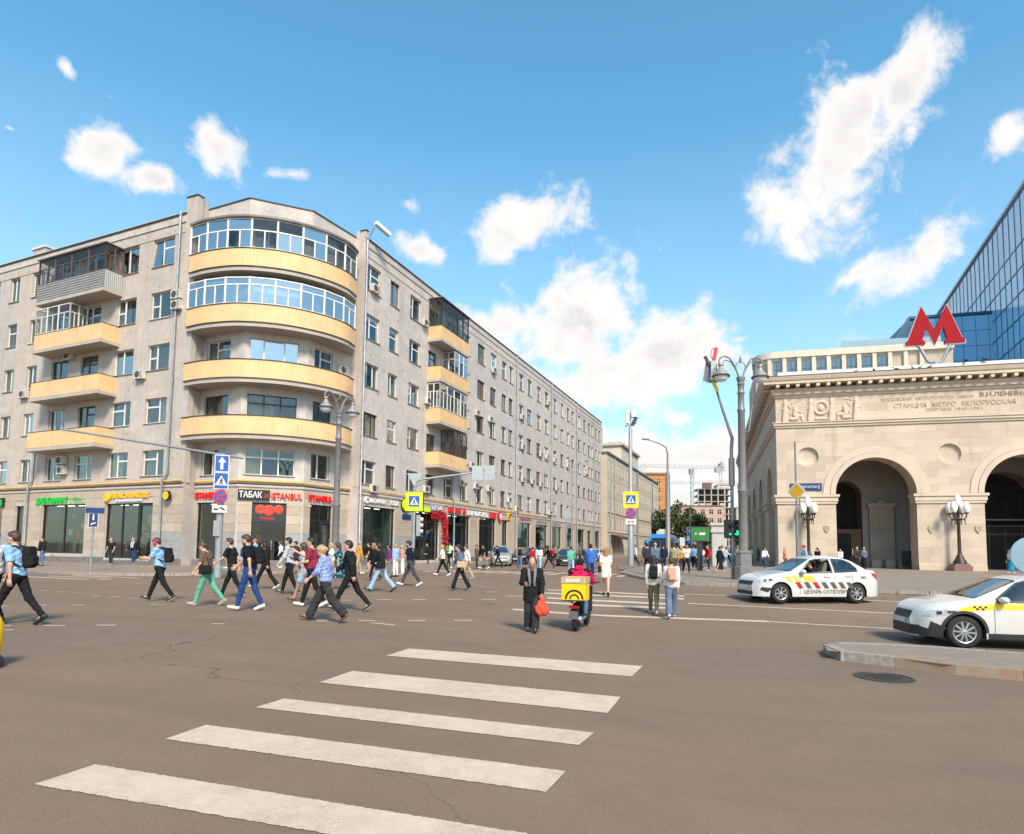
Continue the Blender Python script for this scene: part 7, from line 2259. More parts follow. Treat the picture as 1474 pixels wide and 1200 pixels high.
# ------------------------------------------------------------------ vehicles
class Loft:
 """car skin lofted from plan, profile and shoulder lines; x forward, y left, z up"""
 def __init__(s, top, sh, wid, wtop, axles, wr=.31, sill=.20, ends=None, edge=.90):
  s.X = np.linspace(top[0][0], top[-1][0], 190)
  if s.X[0] > s.X[-1]: s.X = s.X[::-1]
  def cur(pts, k=9):
   p = sorted(pts); v = np.interp(s.X, [a for a, b in p], [b for a, b in p])
   ker = np.hanning(k + 2)[1:-1]; ker /= ker.sum()
   return np.convolve(np.pad(v, k // 2, mode='edge'), ker, 'valid')
  s.zt, s.zs, s.w, s.wt = cur(top, 7), cur(sh, 9), cur(wid, 9), cur(wtop, 13)
  s.zs = np.minimum(s.zs, s.zt - .015)
  s.ax, s.wr = axles, wr
  s.zb = np.full_like(s.X, sill)
  s.arch = wr + .055
  for a in axles:
   d = np.abs(s.X - a)
   m = d < s.arch
   s.zb[m] = np.maximum(s.zb[m], wr + np.sqrt(np.maximum(0, s.arch ** 2 - d[m] ** 2)))
  s.zb = np.minimum(s.zb, s.zs - .05)
  s.sill, s.edge = sill, edge
  s.NL, s.NG, s.NT = 14, 12, 10
  S = []
  for i in range(len(s.X)):
   zb, zs, zt, w, wt = s.zb[i], s.zs[i], s.zt[i], s.w[i], s.wt[i]
   ze = zs + (zt - zs) * edge
   row = []
   for k in range(s.NL):
    z = zb + (zs - zb) * k / s.NL
    f = (z - .58)
    y = w - .10 * f * f * (1.6 if f < 0 else 1.0) - (.012 if z > zs - .03 else 0)
    row.append((y, z))
   ys = w - .10 * (zs - .58) ** 2 - .02
   for k in range(s.NG):
    t = k / s.NG
    row.append((ys + (wt - ys) * (t * .78 + .22 * t * t), zs + (ze - zs) * t))
   for k in range(s.NT + 1):
    a = PI / 2 * k / s.NT
    row.append((wt * math.cos(a) ** .8 if k < s.NT else 0.0, ze + (zt - ze) * math.sin(a)))
   S.append(row)
  s.S = np.array(S)
  s.nr = s.S.shape[1]
 def sec(s, x):
  i = np.clip((x - s.X[0]) / (s.X[-1] - s.X[0]) * (len(s.X) - 1), 0, len(s.X) - 1.001)
  k = int(i); f = i - k
  return s.S[k] * (1 - f) + s.S[k + 1] * f
 def side(s, x, z):
  r = s.sec(x)[:s.NL + s.NG + 1]
  return float(np.interp(z, r[:, 1], r[:, 0]))
 def topz(s, x, y):
  r = s.sec(x)[s.NL + s.NG:]
  return float(np.interp(abs(y), r[::-1, 0], r[::-1, 1]))
 def edge_z(s, x):
  return float(s.sec(x)[s.NL + s.NG][1])
 def front(s, y, z):
  for x in np.arange(s.X[-1], 0, -.01):
   r = s.sec(x)
   if r[0][1] <= z <= r[-1][1]:
    q = r[:s.NL + s.NG + 1]
    yy = np.interp(z, q[:, 1], q[:, 0]) if z <= q[-1][1] else np.interp(z, r[s.NL + s.NG:, 1], r[s.NL + s.NG:, 0])
    if yy >= abs(y): return float(x)
  return 0.0
 def body(s, mat, cut, low=None, lowz=.3):
  """cut(x, y, z) -> True where a window opens the skin"""
  n, m = len(s.X), s.nr
  V, F, MI = [], [], []
  for sg in (1, -1):
   o = len(V)
   for i in range(n):
    for y, z in s.S[i]: V.append((s.X[i], y * sg, z))
   for i in range(n - 1):
    for k in range(m - 1):
     a, b, c, d = o + i * m + k, o + (i + 1) * m + k, o + (i + 1) * m + k + 1, o + i * m + k + 1
     ce = (np.array(V[a]) + V[b] + V[c] + V[d]) / 4
     if cut(*ce): continue
     F.append((a, b, c, d) if sg < 0 else (d, c, b, a))
     MI.append(1 if (low and low(*ce)) else 0)
  for i in (0, n - 1):
   loop = [i * m + k for k in range(m)] + [n * m + i * m + k for k in range(m - 1, -1, -1)]
   F.append(tuple(loop) if i == 0 else tuple(loop[::-1])); MI.append(0)
  mb = MB(); mb.v, mb.f, mb.m = V, F, MI
  return mb.mesh('body', [mat, 'plastic_black'], 50)
 def patch(s, pts_lo, pts_hi, off, nx=24, nz=6, sg=1):
  """skin patch between two x,z curves laid on the flank"""
  xs = np.linspace(pts_lo[0][0], pts_lo[-1][0], nx + 1)
  def f(p, x):
   p = sorted(p); return np.interp(x, [a for a, b in p], [b for a, b in p])
  mb = MB()
  for x in xs:
   a, b = f(pts_lo, x), f(pts_hi, x)
   for k in range(nz + 1):
    z = a + (b - a) * k / nz
    mb.v.append((x, sg * (s.side(x, z) + off), z))
  for i in range(nx):
   for k in range(nz):
    q = (i * (nz + 1) + k, (i + 1) * (nz + 1) + k, (i + 1) * (nz + 1) + k + 1, i * (nz + 1) + k + 1)
    mb.f.append(q if (sg < 0) == (xs[0] < xs[-1]) else q[::-1]); mb.m.append(0)
  return mb
 def quadpatch(s, c, off, sg=1, n=4):
  """free quad given as 4 (x,z) corners laid on the flank"""
  mb = MB()
  for i in range(n + 1):
   a = (c[0][0] + (c[1][0] - c[0][0]) * i / n, c[0][1] + (c[1][1] - c[0][1]) * i / n); b = (c[3][0] + (c[2][0] - c[3][0]) * i / n, c[3][1] + (c[2][1] - c[3][1]) * i / n)
   for k in range(n + 1):
    x, z = a[0] + (b[0] - a[0]) * k / n, a[1] + (b[1] - a[1]) * k / n
    mb.v.append((x, sg * (s.side(x, z) + off), z))
  for i in range(n):
   for k in range(n):
    mb.f.append((i * (n + 1) + k, (i + 1) * (n + 1) + k, (i + 1) * (n + 1) + k + 1, i * (n + 1) + k + 1)); mb.m.append(0)
  return mb
 def text(s, txt, x0, x1, z, h, off, sg=1):
  mb = text_mb(txt, h / .72, 0, .004, 'LEFT')
  xs = [v[0] for v in mb.v]; a = min(xs); k = (x1 - x0) / (max(xs) - a)
  mb.v = [(x0 + (v[0] - a) * k, 0, z + v[2]) for v in mb.v]
  mb.v = [(v[0], sg * (s.side(v[0], v[2]) + off), v[2]) for v in mb.v]
  return mb

def wheel_parts(r, wd, spokes, rimmat='rim_silver'):
 ty = MB().lathe([(r * .66, -wd / 2 + .01), (r * .80, -wd / 2 - .004), (r * .95, -wd / 2 + .012), (r, -wd / 2 + .04), (r, wd / 2 - .04), (r * .95, wd / 2 - .012), (r * .80, wd / 2 + .004), (r * .66, wd / 2 - .01)], n=36, axis='y').mesh('tyre', 'tyre', 50)
 mb = MB()
 mb.lathe([(r * .60, wd / 2 - .06), (r * .62, wd / 2 - .01), (r * .67, wd / 2 - .004), (r * .68, wd / 2 - .02), (r * .68, -wd / 2 + .02)], n=36, axis='y')
 mb.lathe([(r * .16, wd / 2 - .04), (r * .15, wd / 2 - .008), (.0001, wd / 2 - .004)], n=16, axis='y')
 for k in range(spokes):
  a = 2 * PI * k / spokes
  for da in ((-.10, .10) if spokes <= 6 else (0,)):
   c, q = math.cos(a + da * .3), math.sin(a + da * .3)
   c2, q2 = math.cos(a + da), math.sin(a + da)
   mb.bar((r * .14 * c, wd / 2 - .02, r * .14 * q), (r * .63 * c2, wd / 2 - .022, r * .63 * q2), r * (.12 if spokes <= 6 else .10), .025, up=(0, 1, 0))
 rim = mb.mesh('rim', rimmat, 35)
 disc = MB().lathe([(.0001, wd / 2 - .07), (r * .62, wd / 2 - .065)], n=24, axis='y').mesh('brake_disc', 'plastic_black')
 return ty, rim, disc

def build_car(name, label, loc, ang, sp):
 t = thing(name, label, 'car', loc, ang)
 L = Loft(sp['top'], sp['sh'], sp['w'], sp['wt'], sp['ax'], sp['wr'])
 wins = sp['wins']                  # list of (lo, hi) x,z curves
 cow, rf = sp['ws']; rr, bt = sp['rg']
 def f(p, x):
  p = sorted(p); return np.interp(x, [a for a, b in p], [b for a, b in p])
 def cut(x, y, z):
  for lo, hi in wins:
   a, b = min(p[0] for p in lo), max(p[0] for p in lo)
   if a + .02 < x < b - .02 and f(lo, x) + .012 < z < f(hi, x) - .012 and abs(y) > .45: return True
  if rf + .05 < x < cow - .04 and abs(y) < np.interp(x, L.X, L.wt) * .86 and z > np.interp(x, L.X, L.zs) + .03 + .0 and z >= L.edge_z(x) - .002: return True
  if bt + .05 < x < rr - .05 and abs(y) < np.interp(x, L.X, L.wt) * .84 and z >= L.edge_z(x) - .002: return True
  return False
 def dark(x, y, z):
  for x1, x0 in ((cow + .02, rf - .03), (rr + .03, bt - .02)):
   if x0 < x < x1 and abs(y) < np.interp(x, L.X, L.wt) * .955 and z >= L.edge_z(x) - .002: return True
  return False
 bo = obj('body', L.body(sp['paint'], cut, dark), t)
 # windscreen and rear glass
 def screen(x0, x1, fr):
  mb = MB(); nx, ny = 14, 12
  for i in range(nx + 1):
   x = x0 + (x1 - x0) * i / nx
   wt = np.interp(x, L.X, L.wt) * fr
   for k in range(ny + 1):
    y = -wt + 2 * wt * k / ny
    mb.v.append((x, y, L.topz(x, y) + .006))
  for i in range(nx):
   for k in range(ny):
    mb.f.append((i * (ny + 1) + k, (i + 1) * (ny + 1) + k, (i + 1) * (ny + 1) + k + 1, i * (ny + 1) + k + 1)); mb.m.append(0)
  return mb
 gm = sp.get('glass', 'car_glass')
 obj('windscreen', screen(cow - .01, rf + .02, .92).mesh('windscreen', gm, 180), t)
 obj('rear_window', screen(rr - .02, bt + .02, .9).mesh('rear_window', gm, 180), t)
 for sg in (1, -1):
  for wi, (lo, hi) in enumerate(wins):
   if not (sp.get('open') == wi and sg == 1):
    obj('side_window', L.patch(lo, hi, .004, 26, 5, sg).mesh('side_window', gm, 180), t)
   # rubber seals cover the edge of the opening
   e = .028
   b = MB()
   for p, q in (([(x, z - e) for x, z in lo], [(x, z + .008) for x, z in lo]), ([(x, z - .008) for x, z in hi], [(x, z + e) for x, z in hi])):
    s_ = L.patch(p, q, .006, 26, 1, sg); b.add(s_.v, s_.f)
   x0, x1 = lo[0][0], lo[-1][0]
   for xx, d in ((x0, -1), (x1, 1)):
    s_ = L.patch([(xx - .02, f(lo, xx) - .02), (xx + .02, f(lo, xx) - .02)], [(xx - .02, f(hi, xx) + .02), (xx + .02, f(hi, xx) + .02)], .0065, 1, 4, sg); b.add(s_.v, s_.f)
   obj('window_seal', b.mesh('window_seal', 'plastic_black'), t)
  for x in sp.get('doors', []):
   z0, z1 = L.sill + .06, np.interp(x, L.X, L.zs) - .01
   obj('door_gap', L.patch([(x - .006, z0), (x + .006, z0)], [(x - .006, z1), (x + .006, z1)], .003, 1, 8, sg).mesh('door_gap', 'plastic_grey'), t)
  for x in sp.get('handles', []):
   z = np.interp(x, L.X, L.zs) - .11
   y = L.side(x, z)
   obj('door_handle', MB().box(x - .1, x + .1, (y + .004) * sg if sg > 0 else -(y + .035), (y + .035) * sg if sg > 0 else -(y + .004), z - .018, z + .018).mesh('door_handle', sp['paint']), t)
  mx, mz = sp['mirror']
  my = L.side(mx, mz)
  m_ = obj('mirror', MB().ball((mx, sg * (my + .14), mz + .02), .12, 12, 0, (.75, .95, .62)).mesh('mirror', sp['paint'], 60), t)
  obj('mirror_stalk', MB().bar((mx, sg * (my - .02), mz - .04), (mx, sg * (my + .08), mz - .02), .06, .04).mesh('mirror_stalk', 'plastic_black'), m_)
  if sp.get('head'):
   lo, hi = sp['head']
   hl = obj('headlight', L.patch(lo, hi, .006, 14, 3, sg).mesh('headlight', 'headlight', 180), t)
   x0_, x1_ = lo[0][0], lo[-1][0]
   for a_, b_ in ((.10, .34), (.50, .66)):
    xa_, xb_ = x0_ + (x1_ - x0_) * a_, x0_ + (x1_ - x0_) * b_
    l2 = lambda x: f(lo, x) + (f(hi, x) - f(lo, x)) * .22; h2 = lambda x: f(lo, x) + (f(hi, x) - f(lo, x)) * .8
    obj('bezel', L.patch([(xa_, l2(xa_)), (xb_, l2(xb_))], [(xa_, h2(xa_)), (xb_, h2(xb_))], .009, 6, 2, sg).mesh('bezel', 'plastic_black'), hl)
  if sp.get('tail'):
   lo, hi = sp['tail']
   obj('tail_light', L.patch(lo, hi, .006, 10, 4, sg).mesh('tail_light', 'taillight', 180), t)
  if sp.get('vent'):
   obj('bumper_vent', L.quadpatch(sp['vent'], .006, sg).mesh('bumper_vent', 'plastic_black'), t)
 # nose: grille, lower intake, plate
 def nose(z0, z1, hw, off, mat, nm, ny=14, nz=4):
  mb = MB()
  for i in range(ny + 1):
   y = -hw + 2 * hw * i / ny
   for k in range(nz + 1):
    z = z0 + (z1 - z0) * k / nz
    mb.v.append((L.front(y, z) + off, y, z))
  for i in range(ny):
   for k in range(nz):
    mb.f.append((i * (nz + 1) + k, i * (nz + 1) + k + 1, (i + 1) * (nz + 1) + k + 1, (i + 1) * (nz + 1) + k)[::-1]); mb.m.append(0)
  obj(nm, mb.mesh(nm, mat, 180), t)
 nose(*sp['grille'], .012, 'plastic_black', 'grille'); nose(*sp['intake'], .014, 'plastic_black', 'lower_intake')
 nose(.44, .54, .26, .024, 'sign_white', 'number_plate', 2, 1)
 # inside and underneath
 xa, xb = L.X[0] + .25, L.X[-1] - .25
 obj('underbody', MB().box(xa, xb, -.55, .55, .17, .42).box(bt + .1, cow + .12, -.74, .74, .22, .80).mesh('underbody', 'plastic_black'), t)
 for x in sp.get('seats', []):
  for sg in (1, -1):
   obj('seat', MB().box(x - .3, x + .25, sg * .36 - .24, sg * .36 + .24, .801, .86).bar((x - .27, sg * .36, .84), (x - .45, sg * .36, 1.28), .46, .14, up=(1, 0, 0)).mesh('seat', 'interior_mid'), t)
 obj('dashboard', MB().box(cow - .35, cow + .02, -.68, .68, .80, .93).mesh('dashboard', 'plastic_black'), t)
 ty, rim, disc = sp['wheels']
 for x in sp['ax']:
  for sg in (1, -1):
   w = thing('w', '', '') if False else obj('wheel', disc, t, (x, sg * (float(np.interp(x, L.X, L.w)) - .115), sp['wr']), (0, random.uniform(0, 1), 0 if sg > 0 else PI))
   obj('tyre', ty, w); obj('rim', rim, w)
  ln = MB()
  for k in range(14):
   a0, a1 = PI * k / 14, PI * (k + 1) / 14
   rr_ = L.arch - .004
   for sg in (1, -1):
    p_ = lambda a, y: (x + rr_ * math.cos(a), sg * y, sp['wr'] + rr_ * math.sin(a))
    yo = float(np.interp(x, L.X, L.w)) - .03
    ln.quad(p_(a0, .5), p_(a1, .5), p_(a1, yo), p_(a0, yo))
  obj('wheel_housing', ln.mesh('wheel_housing', 'plastic_black'), t)
 return t, L

SEDAN = dict(top=[(-2.175, .78), (-2.13, .98), (-2.02, 1.05), (-1.74, 1.08), (-1.22, 1.40), (-.85, 1.49), (-.4, 1.52), (0, 1.485), (.26, 1.41), (.95, 1.01), (1.25, .965), (1.7, .895), (2.0, .80), (2.11, .70), (2.175, .50)],
             sh=[(-2.175, .72), (-2.08, .95), (-1.6, .995), (-.5, .965), (.9, .93), (1.3, .89), (1.85, .79), (2.08, .66), (2.175, .45)],
             w=[(-2.175, .60), (-2.08, .72), (-1.9, .80), (-1.4, .855), (0, .865), (1.4, .85), (1.8, .80), (2.02, .71), (2.12, .60), (2.175, .48)],
             wt=[(-2.175, .5), (-2.0, .68), (-1.74, .66), (-1.2, .56), (-.4, .56), (.26, .57), (.95, .70), (1.5, .70), (1.9, .62), (2.1, .5), (2.175, .4)],
             ax=(1.365, -1.27), wr=.31, ws=(.95, .27), rg=(-1.22, -1.72), mirror=(.66, .98),
             wins=[([(-.42, .985), (.62, .965)], [(-.42, 1.40), (.0, 1.395), (.22, 1.34), (.62, 1.005)]), ([(-1.32, 1.03), (-.52, .99)], [(-1.32, 1.12), (-1.18, 1.28), (-.95, 1.375), (-.52, 1.40)])],
             doors=(.72, -.47, -1.12), handles=(-.22, -.98), head=([(1.62, .71), (1.80, .665), (2.06, .63)], [(1.62, .80), (1.82, .78), (2.06, .70)]),
             tail=([(-2.10, .72), (-1.84, .90)], [(-2.10, .93), (-1.84, .97)]), vent=[(1.80, .33), (2.02, .40), (1.98, .50), (1.66, .47)], grille=(.55, .68, .46), intake=(.24, .36, .52), seats=(.05, -.75))
t_w = wheel_parts(.31, .19, 7)
def placed(front, rear, xf, half):
 """pose from the near-side wheel contacts of a car heading left"""
 f_ = Vector((front[0] - rear[0], front[1] - rear[1])).normalized()
 l_ = Vector((-f_.y, f_.x))
 o = Vector(front) - f_ * xf - l_ * half
 return (o.x, o.y, gh(o.x, o.y)), math.atan2(f_.y, f_.x)
(loc, ang) = placed((8.636, 20.685), (11.30, 21.05), 1.365, .75)
sp = dict(SEDAN, paint='car_white', wheels=t_w, open=0)
LOG, LL = build_car('taxi_sedan', 'white taxi sedan with slanted yellow, red and grey stripes along its flank', loc, ang, sp)
zx = lambda v: 2.175 - (v - 40) / 318.0
for k, (v, m) in enumerate(((345, 'stripe_grey'), (445, 'stripe_red'), (540, 'stripe_grey'), (635, 'stripe_red'), (730, 'stripe_grey'), (825, 'stripe_grey'), (918, 'stripe_grey'), (1010, 'stripe_grey'))):
 if k == 0: continue
 obj('stripe', LL.quadpatch([(zx(v), .665), (zx(v + 50), .665), (zx(v + 92), .465), (zx(v + 42), .465)], .005).mesh('stripe', m), LOG)
for v, w in ((315, 52), (400, 50), (505, 115)):
 obj('stripe', LL.quadpatch([(zx(v), .885), (zx(v + w), .885), (zx(v + w + 62), .675), (zx(v + 62), .675)], .0045).mesh('stripe', 'stripe_amber'), LOG)
for v in (700, 800, 900):
 obj('stripe', LL.quadpatch([(zx(v), .885), (zx(v + 46), .885), (zx(v + 96), .675), (zx(v + 50), .675)], .0045).mesh('stripe', 'stripe_pale'), LOG)
obj('lettering', LL.text('ЦЕЗАРЬ САТЕЛЛИТ', zx(545), zx(1032), .305, .115, .006).mesh('lettering', 'stripe_grey'), LOG)
obj('lettering', LL.text('343', zx(1180), zx(1240), .78, .09, .006).mesh('lettering', 'stripe_grey'), LOG)
HATCH = dict(top=[(-2.12, .75), (-2.08, 1.0), (-1.95, 1.12), (-1.55, 1.40), (-1.0, 1.475), (-.4, 1.485), (-.05, 1.45), (.18, 1.385), (1.0, 1.005), (1.3, .965), (1.7, .90), (1.93, .83), (2.05, .74), (2.12, .52)],
             sh=[(-2.12, .7), (-2.0, .95), (-.5, .96), (.9, .93), (1.4, .875), (1.75, .80), (1.98, .70), (2.12, .46)],
             w=[(-2.12, .62), (-2.0, .76), (-1.4, .87), (0, .89), (1.2, .885), (1.62, .85), (1.88, .75), (2.02, .62), (2.12, .44)],
             wt=[(-2.12, .5), (-1.9, .6), (-1.0, .57), (-.4, .57), (.18, .57), (1.0, .72), (1.5, .72), (1.8, .63), (2.0, .5), (2.12, .38)],
             ax=(1.28, -1.34), wr=.325, ws=(1.0, .20), rg=(-1.62, -1.9), mirror=(.60, .965),
             wins=[([(-.34, .965), (.66, .95)], [(-.34, 1.375), (.0, 1.36), (.20, 1.30), (.66, .985)]), ([(-1.4, 1.0), (-.44, .97)], [(-1.4, 1.18), (-1.0, 1.34), (-.44, 1.378)])],
             doors=(.74, -.39), handles=(-.18,), head=([(1.38, .725), (1.60, .655), (1.96, .60)], [(1.38, .755), (1.60, .765), (1.90, .73), (1.96, .70)]),
             tail=None, vent=[(1.70, .30), (1.90, .36), (1.86, .52), (1.60, .40)], grille=(.54, .70, .40), intake=(.22, .42, .62), seats=(.0, -.8))
f_ = Vector((-.982, .185)).normalized(); l_ = Vector((-f_.y, f_.x))
o_ = Vector((9.2, 13.16)) - f_ * 1.28 - l_ * .78
sp = dict(HATCH, paint='car_white', wheels=wheel_parts(.325, .2, 10))
KIA, LK = build_car('taxi_hatchback', 'white taxi hatchback with yellow checkered band and black sills by the island', (o_.x, o_.y, gh(o_.x, o_.y) - .0), math.atan2(f_.y, f_.x), sp)
obj('stripe', LK.patch([(-1.9, .80), (.7, .80), (1.45, .715)], [(-1.9, .925), (.7, .915), (1.1, .885), (1.45, .745)], .005, 40, 3).mesh('stripe', 'taxi_yellow'), KIA)
for i in range(3):
 for j in range(2):
  if j == 0 or i < 2:
   x = 1.12 - i * .10 - (.05 if j else 0); z = .835 - j * .04
   obj('checker', LK.quadpatch([(x, z + .02), (x - .05, z + .02), (x - .05, z - .02), (x, z - .02)], .008).mesh('checker', 'sign_black'), KIA)
for sg in (1, -1):
 obj('sill_cladding', LK.patch([(-.92, .20), (.86, .20)], [(-.92, .315), (.86, .315)], .008, 20, 2, sg).mesh('sill_cladding', 'plastic_black'), KIA)
 obj('bumper_cladding', LK.patch([(1.66, .20), (2.02, .20)], [(1.66, .33), (1.8, .335), (2.02, .40)], .008, 16, 3, sg).mesh('bumper_cladding', 'plastic_black'), KIA)
for ax_ in HATCH['ax']:
 mb = MB()
 for k in range(20):
  a0, a1 = PI * k / 20, PI * (k + 1) / 20
  def pp(a, r):
   x, z = ax_ + r * math.cos(a), .325 + r * math.sin(a)
   return (x, LK.side(x, max(z, .30)) + .012, z)
  mb.quad(pp(a0, .372), pp(a0, .43), pp(a1, .43), pp(a1, .372))
 obj('arch_cladding', mb.mesh('arch_cladding', 'plastic_black', 60), KIA)
# cars further off in the side street
def far_car(name, label, loc, ang, paint, zs=1.0):
 sp = dict(SEDAN, paint=paint, wheels=t_w, doors=(), handles=(), vent=None)
 t, L_ = build_car(name, label, loc, ang, sp)
 t.scale = (1.0, 1.02, zs)
 return t
sang = math.atan2(-SDIR.y, -SDIR.x)
far_car('parked_car', 'silver parked car facing the crossing at the side-street kerb', (-1.0, 54.5, 0), sang + .5, 'car_silver', 1.12)
far_car('parked_car', 'black car waiting at the zebra of the side street', (4.9, 56.6, 0), sang + .25, 'car_black')
far_car('parked_car', 'white car standing further up the side street', (10.2, 78.0, 0), sang, 'car_white')
far_car('parked_car', 'dark car parked behind the silver one at the side-street kerb', (1.2, 60.8, 0), sang, 'car_black', 1.05)

# blue city buses
def bus(x, y, ang, label, L_=11.5):
 t = thing('city_bus', label, 'bus', (x, y, 0), ang)
 w = 1.25
 prof = [(L_ / 2, .35), (L_ / 2 + .06, 1.0), (L_ / 2, 2.5), (L_ / 2 - .25, 2.95), (-L_ / 2, 2.95), (-L_ / 2, .35)]
 obj('body', MB().prism(prof, -w, w, tr=lambda q: (q[0], q[2], q[1])).mesh('body', 'bus_blue'), t)
 obj('roof_unit', MB().box(-L_ / 2 + 1, L_ / 2 - 1.2, -.95, .95, 2.951, 3.35).mesh('roof_unit', 'bus_blue'), t)
 obj('windscreen', MB().add([(L_ / 2 + .075, -1.12, 1.15), (L_ / 2 + .075, 1.12, 1.15), (L_ / 2 + .012, 1.12, 2.5), (L_ / 2 + .012, -1.12, 2.5)], [(0, 1, 2, 3)]).mesh('windscreen', 'far_glass'), t)
 obj('wiper_bar', MB().bar((L_ / 2 + .09, .2, 1.15), (L_ / 2 + .04, .25, 2.4), .05, .03).mesh('wiper_bar', 'pole_light'), t)
 obj('route_display', MB().box(L_ / 2 - .12, L_ / 2 + .02, -.8, .8, 2.56, 2.86).mesh('route_display', 'sign_black'), t)
 for sg in (1, -1):
  for k in range(6):
   obj('side_window', MB().box(-L_ / 2 + .6 + k * 1.75, -L_ / 2 + 2.2 + k * 1.75, sg * w - .01, sg * w + .012, 1.3, 2.4).mesh('side_window', 'far_glass'), t)
  obj('headlight', MB().lathe([(.14, 0), (.13, .05)], (L_ / 2 + .03, sg * .95, .75), 12, 0, 'x').mesh('headlight', 'headlight'), t)
  obj('mirror', MB().bar((L_ / 2 - .1, sg * w, 2.6), (L_ / 2 + .35, sg * 1.5, 2.5), .05, .05).box(L_ / 2 + .3, L_ / 2 + .4, sg * 1.5 - .12, sg * 1.5 + .12, 1.95, 2.5).mesh('mirror', 'plastic_black'), t)
  for x in (L_ / 2 - 2.7, -L_ / 2 + 2.6):
   obj('wheel', MB().lathe([(.0001, -.12), (.3, -.13), (.48, -.12), (.48, .12), (.3, .13), (.0001, .12)], (x, sg * 1.13, .48), 20, 0, 'y').mesh('wheel', 'tyre', 40), t)
 return t
bus(19.2, 80.5, sang + .03, 'blue city bus coming down the side street')
obj('charge_gear', MB().box(1.2, 3.6, -.5, .4, 3.351, 3.75).box(1.3, 2.2, -.4, .3, 3.751, 4.0).mesh('charge_gear', 'ac_white'), bpy.data.objects['city_bus'])
bus(29.5, 108, sang + .03, 'second blue bus queued behind the first one')

# ------------------------------------------------------------------ delivery moped
MO = Vector((1.47, 14.72)); mf = Vector((.30, .954)).normalized()
mang = math.atan2(mf.y, mf.x)
MOPED = thing('delivery_moped', 'black delivery moped ridden away from the camera over the road', 'moped', (MO.x, MO.y, gh(MO.x, MO.y)), mang)
def small_wheel(x, r, nm='wheel'):
 w = obj(nm, MB().lathe([(r * .62, -.04), (r * .9, -.05), (r, -.02), (r, .02), (r * .9, .05), (r * .62, .04)], n=26, axis='y').mesh(nm, 'tyre', 50), MOPED, (x, 0, r))
 mb = MB().lathe([(r * .55, -.03), (r * .63, -.035), (r * .63, .035), (r * .55, .03)], n=24, axis='y')
 mb.lathe([(.05, -.06), (.05, .06)], n=12, axis='y')
 for k in range(5):
  a = 2 * PI * k / 5
  mb.bar((0, 0, 0), (r * .6 * math.cos(a), 0, r * .6 * math.sin(a)), .04, .03, up=(0, 1, 0))
 obj('rim', mb.mesh('rim', 'moped_red'), w)
small_wheel(.08, .25); small_wheel(1.38, .25)
obj('frame', MB().tube([(.1, 0, .32), (.35, 0, .62), (.62, 0, .66), (.78, 0, .34), (1.1, 0, .34), (1.22, 0, .62), (1.18, 0, .98)], .045, 8).tube([(1.16, .0, .95), (1.38, .07, .25)], .03, 6).tube([(1.16, 0, .95), (1.38, -.07, .25)], .03, 6).mesh('frame', 'moped_black', 60), MOPED)
obj('floorboard', MB().box(.68, 1.14, -.16, .16, .28, .34).mesh('floorboard', 'moped_black'), MOPED)
obj('seat', MB().ball((.55, 0, .76), .2, 12, 0, (1.7, .85, .45)).mesh('seat', 'plastic_black', 60), MOPED)
obj('front_shield', MB().bar((1.2, 0, .36), (1.24, 0, .98), .34, .05, up=(1, 0, 0)).mesh('front_shield', 'moped_black'), MOPED)
obj('handlebar', MB().tube([(1.06, -.36, 1.08), (1.16, -.2, 1.05), (1.16, .2, 1.05), (1.06, .36, 1.08)], .018, 8).mesh('handlebar', 'moped_black', 60), MOPED)
obj('rear_fender', MB().bar((-.16, 0, .45), (.2, 0, .62), .16, .04).mesh('rear_fender', 'plastic_black'), MOPED)
obj('number_plate', MB().box(-.215, -.19, -.1, .1, .30, .48).mesh('number_plate', 'plastic_grey'), MOPED)
obj('tail_light', MB().box(-.19, -.13, -.11, .11, .54, .60).mesh('tail_light', 'taillight'), MOPED)
obj('exhaust', MB().tube([(.5, -.14, .3), (.0, -.15, .3), (-.18, -.15, .33)], [.03, .05, .045], 10).mesh('exhaust', 'chrome', 60), MOPED)
obj('rear_rack', MB().bar((-.14, .12, .70), (.3, .12, .70), .03, .03).bar((-.14, -.12, .70), (.3, -.12, .70), .03, .03).bar((.1, .1, .62), (.1, .1, .7), .03, .03).bar((.1, -.1, .62), (.1, -.1, .7), .03, .03).mesh('rear_rack', 'moped_black'), MOPED)
bx = Vector((MO.x, MO.y)) + mf * .05
BOX = thing('delivery_box', 'yellow square delivery box with grey lid and black arches on the moped rack', 'box', (bx.x, bx.y, gh(MO.x, MO.y) + .72), mang)
obj('body', MB().box(-.26, .24, -.27, .27, 0, .38).mesh('body', 'box_yellow'), BOX)
ld = obj('lid', MB().box(-.275, .255, -.285, .285, .381, .52).mesh('lid', 'c_beige'), BOX)
obj('lid_stripe', MB().box(-.15, .13, -.16, .16, .521, .526).mesh('lid_stripe', 'box_yellow'), ld)
mb = MB()
for k in range(6):
 mb.box(-.281, -.2755, .13 - k * .055, .165 - k * .055, .41, .49).box(-.2805, -.276, .165 - k * .055, .175 - k * .055, .41, .44)
obj('lettering', mb.mesh('lettering', 'sign_white'), ld)
for r0, r1 in ((.17, .215), (.08, .115)):
 mb = MB()
 for k in range(14):
  a0, a1 = PI * k / 14, PI * (k + 1) / 14
  mb.quad((-.265, -.02 + r0 * math.cos(a0), .03 + r0 * math.sin(a0)), (-.265, -.02 + r0 * math.cos(a1), .03 + r0 * math.sin(a1)), (-.265, -.02 + r1 * math.cos(a1), .03 + r1 * math.sin(a1)), (-.265, -.02 + r1 * math.cos(a0), .03 + r1 * math.sin(a0)))
 obj('arch_mark', mb.mesh('arch_mark', 'sign_black'), BOX)
